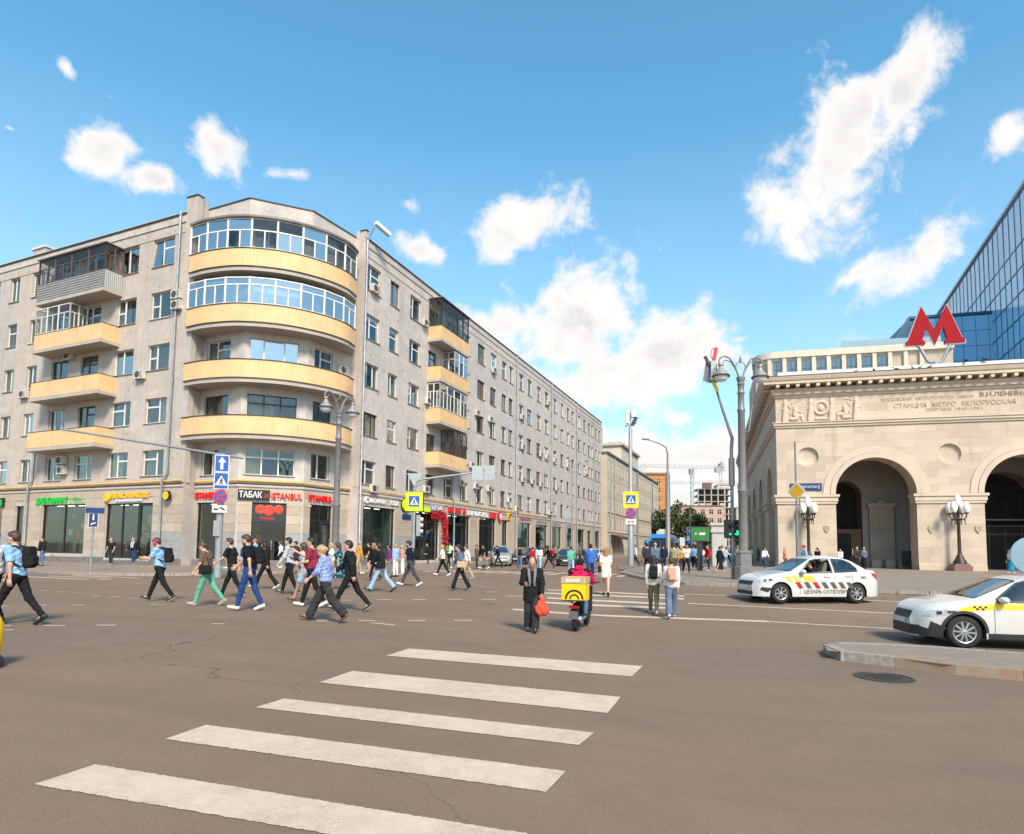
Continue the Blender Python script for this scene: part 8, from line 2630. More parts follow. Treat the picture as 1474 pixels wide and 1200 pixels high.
obj('corner_trim', MB().box(-.268, -.25, -.275, .275, -.012, .012).mesh('corner_trim', 'plastic_black'), BOX)

# ------------------------------------------------------------------ people
def sd_box(P, c, b, r):
 q = np.abs(P - np.asarray(c, float)) - np.asarray(b, float)
 return np.sqrt((np.maximum(q, 0) ** 2).sum(-1)) + np.minimum(q.max(-1), 0) - r

def mesh_sdf(fn, lo, hi, h):
 Pg, og = grid(lo, hi, h)
 return surf_net(fn(Pg), og, h)

def make_hand(curl, h=.0075):
 """right or left hand, wrist at the origin, fingers down, palm towards +y"""
 def fn(P):
  d = sd_cone(P, (0, 0, .02), (0, 0, -.085), (.017, .027), (.015, .040), side=(1, 0, 0))
  for x, l, sp in ((-.031, .060, -.10), (-.011, .074, -.03), (.010, .079, .03), (.031, .070, .08)):
   a = np.array((x, 0, -.082)); c1 = curl
   b = a + l * .52 * np.array((math.sin(sp), math.sin(c1 * .7), -math.cos(c1 * .7)))
   c = b + l * .55 * np.array((math.sin(sp), math.sin(c1 * 1.9), -math.cos(c1 * 1.9)))
   f = np.minimum(sd_cone(P, a, b, .0098, .009), sd_cone(P, b, c, .009, .0075))
   d = smin(d, f, .006)
  a, b, c = (.030, .004, -.022), (.058, .016, -.052), (.056, .034 + .02 * curl, -.082)
  d = smin(d, np.minimum(sd_cone(P, a, b, .0125, .0105), sd_cone(P, b, c, .0105, .0085)), .010)
  return d
 return mesh_sdf(fn, (-.06, -.04, -.18), (.085, .12, .05), h)
HANDS = {('relax', 0): make_hand(.35), ('grip', 0): make_hand(1.15), ('relax', 1): make_hand(.35, .011), ('grip', 1): make_hand(1.15, .011)}

def rotm(ax, a):
 c, s = math.cos(a), math.sin(a)
 return np.array({'y': [[c, 0, s], [0, 1, 0], [-s, 0, c]], 'x': [[1, 0, 0], [0, c, -s], [0, s, c]], 'z': [[c, -s, 0], [s, c, 0], [0, 0, 1]]}[ax])

POSES = {   # legs: thigh, knee, foot pitch (degrees) front/back; arms: swing, elbow, away
 'walk': dict(f=(21, 6, -12), b=(-17, 14, 26), af=(20, 22, 8), ab=(-20, 16, 8), lean=3),
 'stride': dict(f=(27, 4, -18), b=(-24, 16, 36), af=(26, 28, 8), ab=(-24, 18, 8), lean=5),
 'phone': dict(f=(24, 5, -15), b=(-21, 16, 32), af=(32, 62, 4), ab=(28, 66, 4), lean=5),
 'down': dict(f=(22, 5, -14), b=(-22, 22, 36), af=(14, 36, 10), ab=(22, 40, 6), lean=9),
 'point': dict(f=(20, 6, -12), b=(-18, 14, 26), af=(58, 62, 10), ab=(10, 72, 6), lean=2),
 'oldwalk': dict(f=(9, 12, -2), b=(-8, 12, 12), af=(6, 14, 12), ab=(12, 78, 10), lean=9),
 'stand': dict(f=(2, 2, 0), b=(-3, 2, 0), af=(6, 18, 7), ab=(-2, 24, 8), lean=1),
 'ride': dict(f=(78, 74, 0), b=(78, 78, 0), af=(46, 34, 14), ab=(46, 34, 14), lean=16)}

def limb(hip, th, k, fp, s):
 th, k, fp = R(th), R(k), R(fp)
 knee = hip + .435 * s * np.array((math.sin(th), 0, -math.cos(th)))
 ank = knee + .42 * s * np.array((math.sin(th - k), 0, -math.cos(th - k)))
 fd = np.array((math.cos(fp), 0, -math.sin(fp)))           # heel to toe
 up = np.array((math.sin(fp), 0, math.cos(fp)))
 heel = ank - fd * .055 * s - up * .055 * s
 toe = heel + fd * .235 * s
 return knee, ank, heel, toe, fd, up

def skeleton(p):
 s = p['H'] / 1.75
 fem = p['sex'] == 'f'
 po = POSES[p['pose']]
 fl = -1 if p['flip'] else 1
 J = {'s': s, 'fem': fem}
 jr = random.Random(int(abs(p['x']) * 1000 + p['y'] * 77))
 if p['pose'] in ('walk', 'stride', 'stand', 'down'):
  ff = jr.uniform(.68, 1.1); fa = jr.uniform(.5, 1.25)
  po = {k: (tuple(v * (ff if k in 'fb' else fa) + (jr.uniform(-4, 4) if i < 2 else 0) * (k not in 'fb') for i, v in enumerate(vv)) if k != 'lean' else vv + jr.uniform(-1, 3)) for k, vv in po.items()}
 hipw = (.088 if fem else .085) * s
 hips = {1: np.array((0, hipw, 0.0)), -1: np.array((0, -hipw, 0.0))}
 for sd in (1, -1):
  J['leg', sd] = (hips[sd],) + limb(hips[sd], *(po['f'] if sd == fl else po['b']), s)
 low = min(min(J['leg', sd][3][2], J['leg', sd][4][2]) for sd in (1, -1)) - .022 * s
 off = np.array((0, 0, -low))
 for sd in (1, -1):
  h, k, a, he, to, fd, up = J['leg', sd]
  J['leg', sd] = (h + off, k + off, a + off, he + off, to + off, fd, up)
 pel = off.copy()
 ln = R(po['lean'])
 ax = np.array((math.sin(ln), 0, math.cos(ln))); fw = np.array((math.cos(ln), 0, -math.sin(ln)))
 J['pel'] = pel + np.array((0, 0, .04)) * s
 J['ax'], J['fw'] = ax, fw
 J['waist'] = pel + ax * .17 * s; J['chest'] = pel + ax * .37 * s; J['neck'] = pel + ax * .545 * s
 shw = (.150 if fem else .178) * s
 J['head'] = J['neck'] + (ax * .155 + fw * .03) * s
 J['pitch'] = ln + R(p['look'])
 J['head'] = J['neck'] + rotm('y', R(p['look']) * .7) @ ((ax * .15 + fw * .028) * s)
 for sd in (1, -1):
  a1, el, aw = (po['ab'] if sd == fl else po['af'])       # arms swing against the legs
  if p['pose'] in ('phone', 'point', 'down', 'oldwalk', 'ride'): a1, el, aw = (po['af'] if sd == fl else po['ab'])
  sh = pel + ax * .495 * s + np.array((0, sd * shw, 0))
  t1 = R(a1); t2 = R(a1 + el); w = R(aw)
  e = sh + .285 * s * np.array((math.sin(t1) * math.cos(w), sd * math.sin(w), -math.cos(t1) * math.cos(w)))
  inn = -sd * (.25 if el > 50 else .02)
  v = np.array((math.sin(t2), inn, -math.cos(t2))); v /= np.linalg.norm(v)
  J['arm', sd] = (sh, e, e + .245 * s * v, v)
 return J

SLEEVE = {'short': (.82, 0), 'half': (1.0, .35), 'long': (1.0, .93), 'none': (.2, 0)}
def build_person(p):
 J = skeleton(p); s = J['s']; fem = J['fem']; v = p['vox']
 z0 = gh(p['x'], p['y']) if p['z'] == 'g' else p['z']
 root = thing('person', p['label'], 'person', (p['x'], p['y'], z0), R(p['face']))
 ax, fw, side = J['ax'], J['fw'], np.array((0, 1.0, 0))
 belly = any(e[0] == 'belly' for e in p['extra'])
 pel, waist, chest, neck, head = J['pel'], J['waist'], J['chest'], J['neck'], J['head']
 Rh = rotm('y', J['pitch'])
 allp = [head + np.array((.16, .13, .17)) * s, head - np.array((.16, .13, .17)) * s]
 for sd in (1, -1):
  allp += list(J['leg', sd][:5]) + list(J['arm', sd][:3])
 allp = np.array(allp)
 lo, hi = allp.min(0) - .12 * s, allp.max(0) + .10 * s
 lo[2] = -.02
 hipr = .168 if fem else .158
 def torso(P, g):
  d = sd_cone(P, pel, waist, (.112 * s + g, hipr * s + g), (.098 * s + g + (.05 * s if belly else 0), .132 * s + g), side=side)
  d = smin(d, sd_cone(P, waist, chest, (.098 * s + g + (.05 * s if belly else 0), .132 * s + g), (.118 * s + g, (.152 if fem else .168) * s + g), side=side), .05)
  d = smin(d, sd_cone(P, chest, neck - ax * .05 * s, (.112 * s + g, .155 * s + g), (.062 * s + g, .085 * s + g), side=side), .05)
  for sd in (1, -1):
   d = smin(d, sd_cone(P, chest + ax * .06 * s, J['arm', sd][0], .075 * s + g, .052 * s + g), .05)
  if fem:
   for sd in (1, -1): d = smin(d, sd_ell(P, chest + fw * .075 * s + np.array((0, sd * .065 * s, 0)), np.array((.06, .065, .062)) * s + g), .04)
  if belly: d = smin(d, sd_ell(P, waist + fw * .07 * s, np.array((.11, .13, .13)) * s + g), .05)
  return d
 def head_local(P):
  return (P - head) @ Rh / s            # into the head's own axes
 # ---- body: one closed surface
 def body(P):
  d = torso(P, 0.0)
  d = smin(d, sd_cone(P, neck - ax * .07 * s, head - ax * .03 * s, .056 * s, .052 * s), .03)
  q = head_local(P)
  h = sd_ell(q, (-.005, 0, .02), (.102, .078, .108))
  h = smin(h, sd_ell(q, (.028, 0, -.055), (.062, .056, .058)), .035)
  h = smin(h, sd_cone(q, (.088, 0, .012), (.108, 0, -.024), .012, .017), .016)
  h = smin(h, sd_ell(q, (.078, 0, -.088), (.022, .024, .018)), .02)
  for sd in (1, -1): h = smin(h, sd_ell(q, (-.005, sd * .079, -.008), (.022, .012, .032)), .008)
  d = smin(d, h * s, .02)
  for sd in (1, -1):
   a, e, w, _ = J['arm', sd]
   d = smin(d, smin(sd_cone(P, a, e, .050 * s, .038 * s), sd_cone(P, e, w, .039 * s, .026 * s), .02), .03)
   hp, k, an, he, to, fd, up = J['leg', sd]
   lg = smin(sd_cone(P, hp, k, .083 * s, .054 * s), sd_cone(P, k, an, .054 * s, .036 * s), .03)
   lg = smin(lg, sd_cone(P, an, he + fd * .17 * s + up * .03 * s, .036 * s, .030 * s), .03)
   d = smin(d, lg, .03)
  return d
 V, Q = mesh_sdf(body, lo, hi, v)
 fc = V[Q].mean(1)
 ql = (fc - head) @ Rh / s
 mi = np.zeros(len(Q), int)
 ey = (np.abs(np.abs(ql[:, 1]) - .032) < .013) & (np.abs(ql[:, 2] - .012) < .010) & (ql[:, 0] > .06)
 lp = (np.abs(ql[:, 1]) < .022) & (np.abs(ql[:, 2] + .058) < .008) & (ql[:, 0] > .07)
 mi[ey] = 1; mi[lp] = 2
 for sd in (1, -1):
  w, dv = J['arm', sd][2], J['arm', sd][3]
  grip = p['pose'] in ('phone', 'ride') or (p['pose'] in ('point', 'oldwalk') and sd == 1)
  HV, HQ = HANDS['grip' if grip else 'relax', 0 if v < .02 else 1]
  zc = -dv; yc = np.array((0, -sd, 0.0)); yc = yc - zc * (yc @ zc); yc /= np.linalg.norm(yc); xc = np.cross(yc, zc)
  HV = HV.copy()
  flip = False
  if xc @ np.array((1.0, 0, 0)) < 0 or (abs(xc[0]) < .3 and sd < 0):
   xc = -xc; flip = True
  Wd = (HV[:, 0:1] * xc + HV[:, 1:2] * yc + HV[:, 2:3] * zc) * s * 1.02 + w
  HQ2 = HQ[:, ::-1] if flip else HQ
  Q = np.concatenate([Q, HQ2 + len(V)]); V = np.concatenate([V, Wd]); mi = np.concatenate([mi, np.zeros(len(HQ), int)])
 obj('body', np_mesh('body', V, Q, [p['skin'], 'eye_dark', 'lip'], mi), root)
 rr = np.random.default_rng(int(p['x'] * 100) % 9973)
 ph = rr.uniform(0, 6, 4)
 def fold(P, a):
  return a * s * (np.sin(P[..., 2] * 38 + P[..., 0] * 21 + ph[0]) * np.sin(P[..., 1] * 26 + P[..., 2] * 13 + ph[1]) + .6 * np.sin(P[..., 2] * 71 + P[..., 1] * 40 + ph[2]))
 # ---- upper garment
 kind, tm, sl = p['top']
 g = {'tee': .018, 'shirt': .020, 'blouse': .028, 'jacket': .034, 'coat': .026}[kind] * s
 hem = {'tee': -.07, 'shirt': -.08, 'blouse': -.10, 'jacket': -.13, 'coat': -.27}[kind] * s
 if p['bot'][0] in ('dress', 'skirt', 'skirtlong') : hem = -.02 * s
 s1, s2 = SLEEVE[sl]
 def upper(P):
  d = torso(P, g)
  d = np.maximum(d, (P - neck) @ ax + .025 * s - .02 * s * (kind == 'jacket'))
  if kind == 'coat': d = smin(d, sd_cone(P, pel, pel - ax * .30 * s, (.15 * s, .19 * s), (.155 * s, .21 * s), side=side), .05)
  d = np.maximum(d, hem - (P - pel) @ ax)
  if kind == 'jacket' and p['pose'] != 'ride':
   pass
  for sd in (1, -1):
   a, e, w, _ = J['arm', sd]
   r1 = .054 * s + g
   x = sd_cone(P, a, a + (e - a) * s1, r1, .046 * s + g * .9)
   ee = a + (e - a) * s1
   if s2 > 0: x = smin(x, sd_cone(P, e, e + (w - e) * s2, .046 * s + g * .8, .036 * s + g * .7), .03)
   else:
    ad = (e - a) / np.linalg.norm(e - a); x = np.maximum(x, (P - ee) @ ad)
   d = smin(d, x, .03)
  return d + fold(P, .0055)
 V, Q = mesh_sdf(upper, np.maximum(lo, [-9, -9, pel[2] - .42 * s]), np.minimum(hi, [9, 9, neck[2] + .08 * s]), v)
 obj({'tee': 'tee', 'shirt': 'shirt', 'blouse': 'blouse', 'jacket': 'jacket', 'coat': 'coat'}[kind], np_mesh('top', V, Q, [tm]), root)
 # ---- lower garment
 bk, bm_ = p['bot']
 rk, ra, cutf = {'trousers': (.068, .052, .95), 'flare': (.066, .085, .98), 'wide': (.092, .098, .97), 'shorts': (.085, .085, .0), 'dress': (0, 0, 0), 'skirt': (0, 0, 0), 'skirtlong': (0, 0, 0)}[bk]
 if rk:
  def lower(P):
   d = sd_cone(P, pel - ax * .02 * s, waist - ax * .02 * s, (.126 * s, (hipr + .014) * s), (.112 * s + (.05 * s if belly else 0), .146 * s), side=side)
   d = np.maximum(d, (P - waist) @ ax - .0)
   for sd in (1, -1):
    hp, k, an, he, to, fd, up = J['leg', sd]
    if bk == 'shorts':
     kd = (k - hp) / np.linalg.norm(k - hp)
     x = np.maximum(sd_cone(P, hp, k, .100 * s, .088 * s), (P - (hp + (k - hp) * .86)) @ kd)
    else:
     e = k + (an - k) * cutf
     kd = (an - k) / np.linalg.norm(an - k)
     x = smin(sd_cone(P, hp, k, .099 * s, rk * s), sd_cone(P, k, e, rk * s, ra * s), .03)
     x = np.maximum(x, (P - e) @ kd - .02 * s)
    d = smin(d, x, .035)
   return d + fold(P, .0055)
 else:
  hl = {'dress': .55, 'skirt': .30, 'skirtlong': .74}[bk]
  wd = {'dress': .23, 'skirt': .19, 'skirtlong': .25}[bk]
  kn = (J['leg', 1][1] + J['leg', -1][1]) / 2
  end = pel + np.array((.02, 0, -hl * s))
  def lower(P):
   d = sd_cone(P, waist, pel, (.118 * s, .15 * s), (.135 * s, .18 * s), side=side)
   d = smin(d, sd_cone(P, pel, end, (.135 * s, .18 * s), (wd * s * (1 if bk != 'skirt' else .8), wd * s), side=side), .04)
   d = np.maximum(d, end[2] + .01 - P[..., 2]); d = np.maximum(d, (P - waist) @ ax - .02)
   return d + .006 * s * np.sin(np.arctan2(P[..., 1], P[..., 0] - end[0]) * 11 + ph[0]) * np.clip((waist[2] - P[..., 2]) * 3, 0, 1)
 V, Q = mesh_sdf(lower, np.maximum(lo, [-9, -9, 0.015]), np.minimum(hi, [9, 9, waist[2] + .03]), v)
 obj({'flare': 'trousers', 'wide': 'trousers', 'skirtlong': 'skirt'}.get(bk, bk), np_mesh('bottom', V, Q, [bm_]), root)
 # ---- shoes
 for sd in (1, -1):
  hp, k, an, he, to, fd, up = J['leg', sd]
  a, b = he + fd * .03 * s + up * .02 * s, to - fd * .0 * s + up * .012 * s
  def shoe(P):
   d = sd_cone(P, a, b, (.046 * s, .040 * s), (.036 * s, .046 * s), side=side)
   d = smin(d, sd_cone(P, he + fd * .045 * s + up * .03 * s, an, .044 * s, .044 * s), .03)
   d = np.maximum(d, -((P - he) @ up) - .022 * s)
   return np.maximum(d, (P - an) @ up - .015 * s)
  mn, mx = np.minimum(a, b), np.maximum(a, b)
  V, Q = mesh_sdf(shoe, mn - .09 * s, np.maximum(mx, an) + .09 * s, min(v, .018))
  cz = (V[Q].mean(1) - he) @ up
  sole = p['shoe'] in ('shoe_grey',) or (p['shoe'] == 'shoe_black' and (int(p['x'] * 10) % 3 == 0))
  obj('shoe', np_mesh('shoe', V, Q, [p['shoe'], 'sole_white'], (cz < -.004 * s).astype(int) if sole else None), root)
 # ---- hair
 st, hm = p['hair']
 def hair(P):
  q = head_local(P)
  big = .009 if st in ('short', 'bald', 'cap') else .018
  if st == 'afro': big = .06
  d = sd_ell(q, (-.010, 0, .026), (.105 + big, .080 + big, .110 + big))
  fx, fz = (.036, .062) if st != 'bald' else (-.055, .30)
  if st == 'cap': fz = .035
  face = np.maximum(fx - q[..., 0], q[..., 2] - fz)
  d = np.maximum(d, -face)
  ear = np.maximum(-.025 - q[..., 0], q[..., 2] - (.012 if st != 'bald' else -.0))
  if st in ('short', 'bald', 'cap', 'bun', 'bunlow'): d = np.maximum(d, -ear)
  d = np.maximum(d, (-.065 if st not in ('long',) else -.16) - q[..., 2])
  if st == 'long':
   d = smin(d, sd_cone(q, (-.065, 0, .02), (-.10, 0, -.25), (.055, .085), (.035, .095), side=(0, 1, 0)), .03)
  if st == 'bun': d = smin(d, sd_ell(q, (-.07, 0, .135), (.05, .05, .045)), .02)
  if st == 'bunlow': d = smin(d, sd_ell(q, (-.125, 0, .0), (.045, .05, .045)), .02)
  if st == 'cap': d = smin(d, sd_cone(q, (.06, 0, .045), (.15, 0, .035), (.012, .07), (.010, .05), side=(0, 1, 0)), .01)
  return (d + .004 * np.sin(q[..., 2] * 90 + q[..., 1] * 60)) * s
 V, Q = mesh_sdf(hair, head - np.array((.20, .17, .36 if st == 'long' else .17)) * s, head + np.array((.20, .17, .22)) * s, min(v, .018))
 obj('hair' if st != 'cap' else 'cap', np_mesh('hair', V, Q, [hm]), root)
 # ---- what they wear and carry
 M = Matrix.Translation((p['x'], p['y'], z0)) @ Matrix.Rotation(R(p['face']), 4, 'Z')
 def carried(name, label, cat, at):
  w = M @ Vector(at)
  return thing(name, label, cat, w, R(p['face']))
 for k, m, lb in p['extra']:
  if k == 'backpack':
   c = chest - fw * .235 * s - ax * .05 * s
   t = carried('backpack', lb, 'backpack', c)
   b3 = np.array((.075, .125, .20)) * s
   def pk(P):
    q = P @ rotm('y', R(POSES[p['pose']]['lean']))
    d = sd_box(q, (0, 0, 0), b3 - .05 * s, .05 * s)
    d = smin(d, sd_box(q, (-.075 * s, 0, -.07 * s), np.array((.03, .085, .08)) * s - .02 * s, .03 * s), .02)
    return d + .002 * np.sin(P[..., 2] * 60)
   V, Q = mesh_sdf(pk, -b3 - .12 * s, b3 + .08 * s, min(v, .02))
   obj('sack', np_mesh('sack', V, Q, [m]), t)
   obj('pocket_flap', MB().box(-.115 * s, -.108 * s, -.07 * s, .07 * s, .0, .012 * s).mesh('pocket_flap', 'c_charcoal' if m != 'c_charcoal' else 'c_black'), t)
   for sd in (1, -1):
    a = J['arm', sd][0]; sh = np.array((a[0], sd * .105 * s, a[2])) - c
    pts = [np.array((.06 * s, sd * .09 * s, .15 * s)), sh + np.array((-.06, 0, .055)) * s, sh + np.array((.05, 0, .06)) * s, sh + np.array((.125, 0.0, -.04)) * s, sh + np.array((.125, sd * .015, -.17)) * s, np.array((.14 * s, sd * .165 * s, -.12 * s)), np.array((.05 * s, sd * .15 * s, -.17 * s))]
    obj('strap', MB().tube([tuple(q) for q in pts], .017 * s, 6).mesh('strap', m, 60), t)
  elif k == 'bag':
   sd = -1 if p['flip'] else 1
   c = pel + np.array((-.02, sd * .22, .02)) * s
   t = carried('shoulder_bag', lb, 'bag', c)
   V, Q = mesh_sdf(lambda P: sd_box(P, (0, 0, 0), np.array((.12, .03, .09)) * s, .03 * s), (-.2, -.1, -.17), (.2, .1, .17), min(v, .02))
   obj('pouch', np_mesh('pouch', V, Q, [m]), t)
   sh = J['arm', sd][0] - c
   obj('strap', MB().tube([(-.1 * s, 0, .1 * s), tuple(sh * .6 + np.array((-.09, 0, 0)) * s), tuple(sh + np.array((-.03, -sd * .06, .075)) * s), tuple(sh * .6 + np.array((.1, 0, 0)) * s), (.1 * s, 0, .1 * s)], .011 * s, 6).mesh('strap', m, 60), t)
  elif k == 'phones':
   q = [head + Rh @ (np.array((-.01 + .0 * math.cos(a), .105 * math.cos(a), .02 + .12 * math.sin(a))) * s) for a in np.linspace(0, PI, 9)]
   o = obj('headphones', MB().tube([tuple(x) for x in q], .012 * s, 6).ball(tuple(q[0] - np.array((0, 0, .03)) * s), .045 * s, 10, 0, (.8, .5, 1)).ball(tuple(q[-1] - np.array((0, 0, .03)) * s), .045 * s, 10, 0, (.8, .5, 1)).mesh('headphones', m, 60), root)
  elif k in ('phone', 'paper'):
   w, dv = J['arm', 1 if k == 'phone' else -1][2:4] if k == 'phone' else J['arm', -1 if not p['flip'] else 1][2:4]
   c = w + dv * .09 * s
   t = carried('smartphone' if k == 'phone' else 'paper_sheet', 'dark smartphone in the hands of the young man with headphones' if k == 'phone' else 'folded white paper held by the man in maroon tee', 'phone' if k == 'phone' else 'paper', c)
   sz = (.075, .035, .005) if k == 'phone' else (.13, .07, .004)
   o = obj('slab', MB().box(-sz[0], sz[0], -sz[1], sz[1], 0, sz[2] * 2).mesh('slab', m), t, (0, 0, .01), (0, -.5, 0))
  elif k == 'beard':
   V, Q = mesh_sdf(lambda P: s * np.maximum(np.maximum(sd_ell(head_local(P), (.026, 0, -.062), (.072, .066, .062)), head_local(P)[..., 2] + .045), -.02 - head_local(P)[..., 0]), head - .2 * s, head + .2 * s, min(v, .016))
   obj('beard', np_mesh('beard', V, Q, [m]), root)
  elif k == 'scarf':
   for sd in (1, -1):
    pts = [neck + np.array((-.05, sd * .06, .02)) * s, neck + np.array((.05, sd * .075, .0)) * s, chest + fw * .150 * s + np.array((0, sd * .07, .06)) * s, chest + fw * .158 * s + np.array((0, sd * .05, -.10)) * s, waist + fw * .155 * s + np.array((0, sd * .06, .0)) * s]
    obj('scarf', MB().tube([tuple(q) for q in pts], [.03 * s, .035 * s, .035 * s, .03 * s, .025 * s], 8).mesh('scarf', m, 60), root)
  elif k == 'redbag':
   w, dv = J['arm', 1][2:4]
   c = w + dv * .08 * s
   t = carried('carrier_bag', lb, 'bag', c)
   V, Q = mesh_sdf(lambda P: smin(sd_cone(P, (0, 0, 0), (0, 0, -.20), (.02, .03), (.07, .13), side=(0, 1, 0)), sd_ell(P, (0, 0, -.30), (.085, .155, .12)), .05) + .006 * np.sin(P[..., 1] * 50 + P[..., 2] * 30), (-.15, -.25, -.5), (.15, .25, .06), .014)
   obj('sack', np_mesh('sack', V, Q, [m]), t)
   obj('handle', MB().tube([(0, -.03, -.03), (0, -.02, .05), (0, .02, .05), (0, .03, -.03)], .012, 6).mesh('handle', m), t)
 return root, J

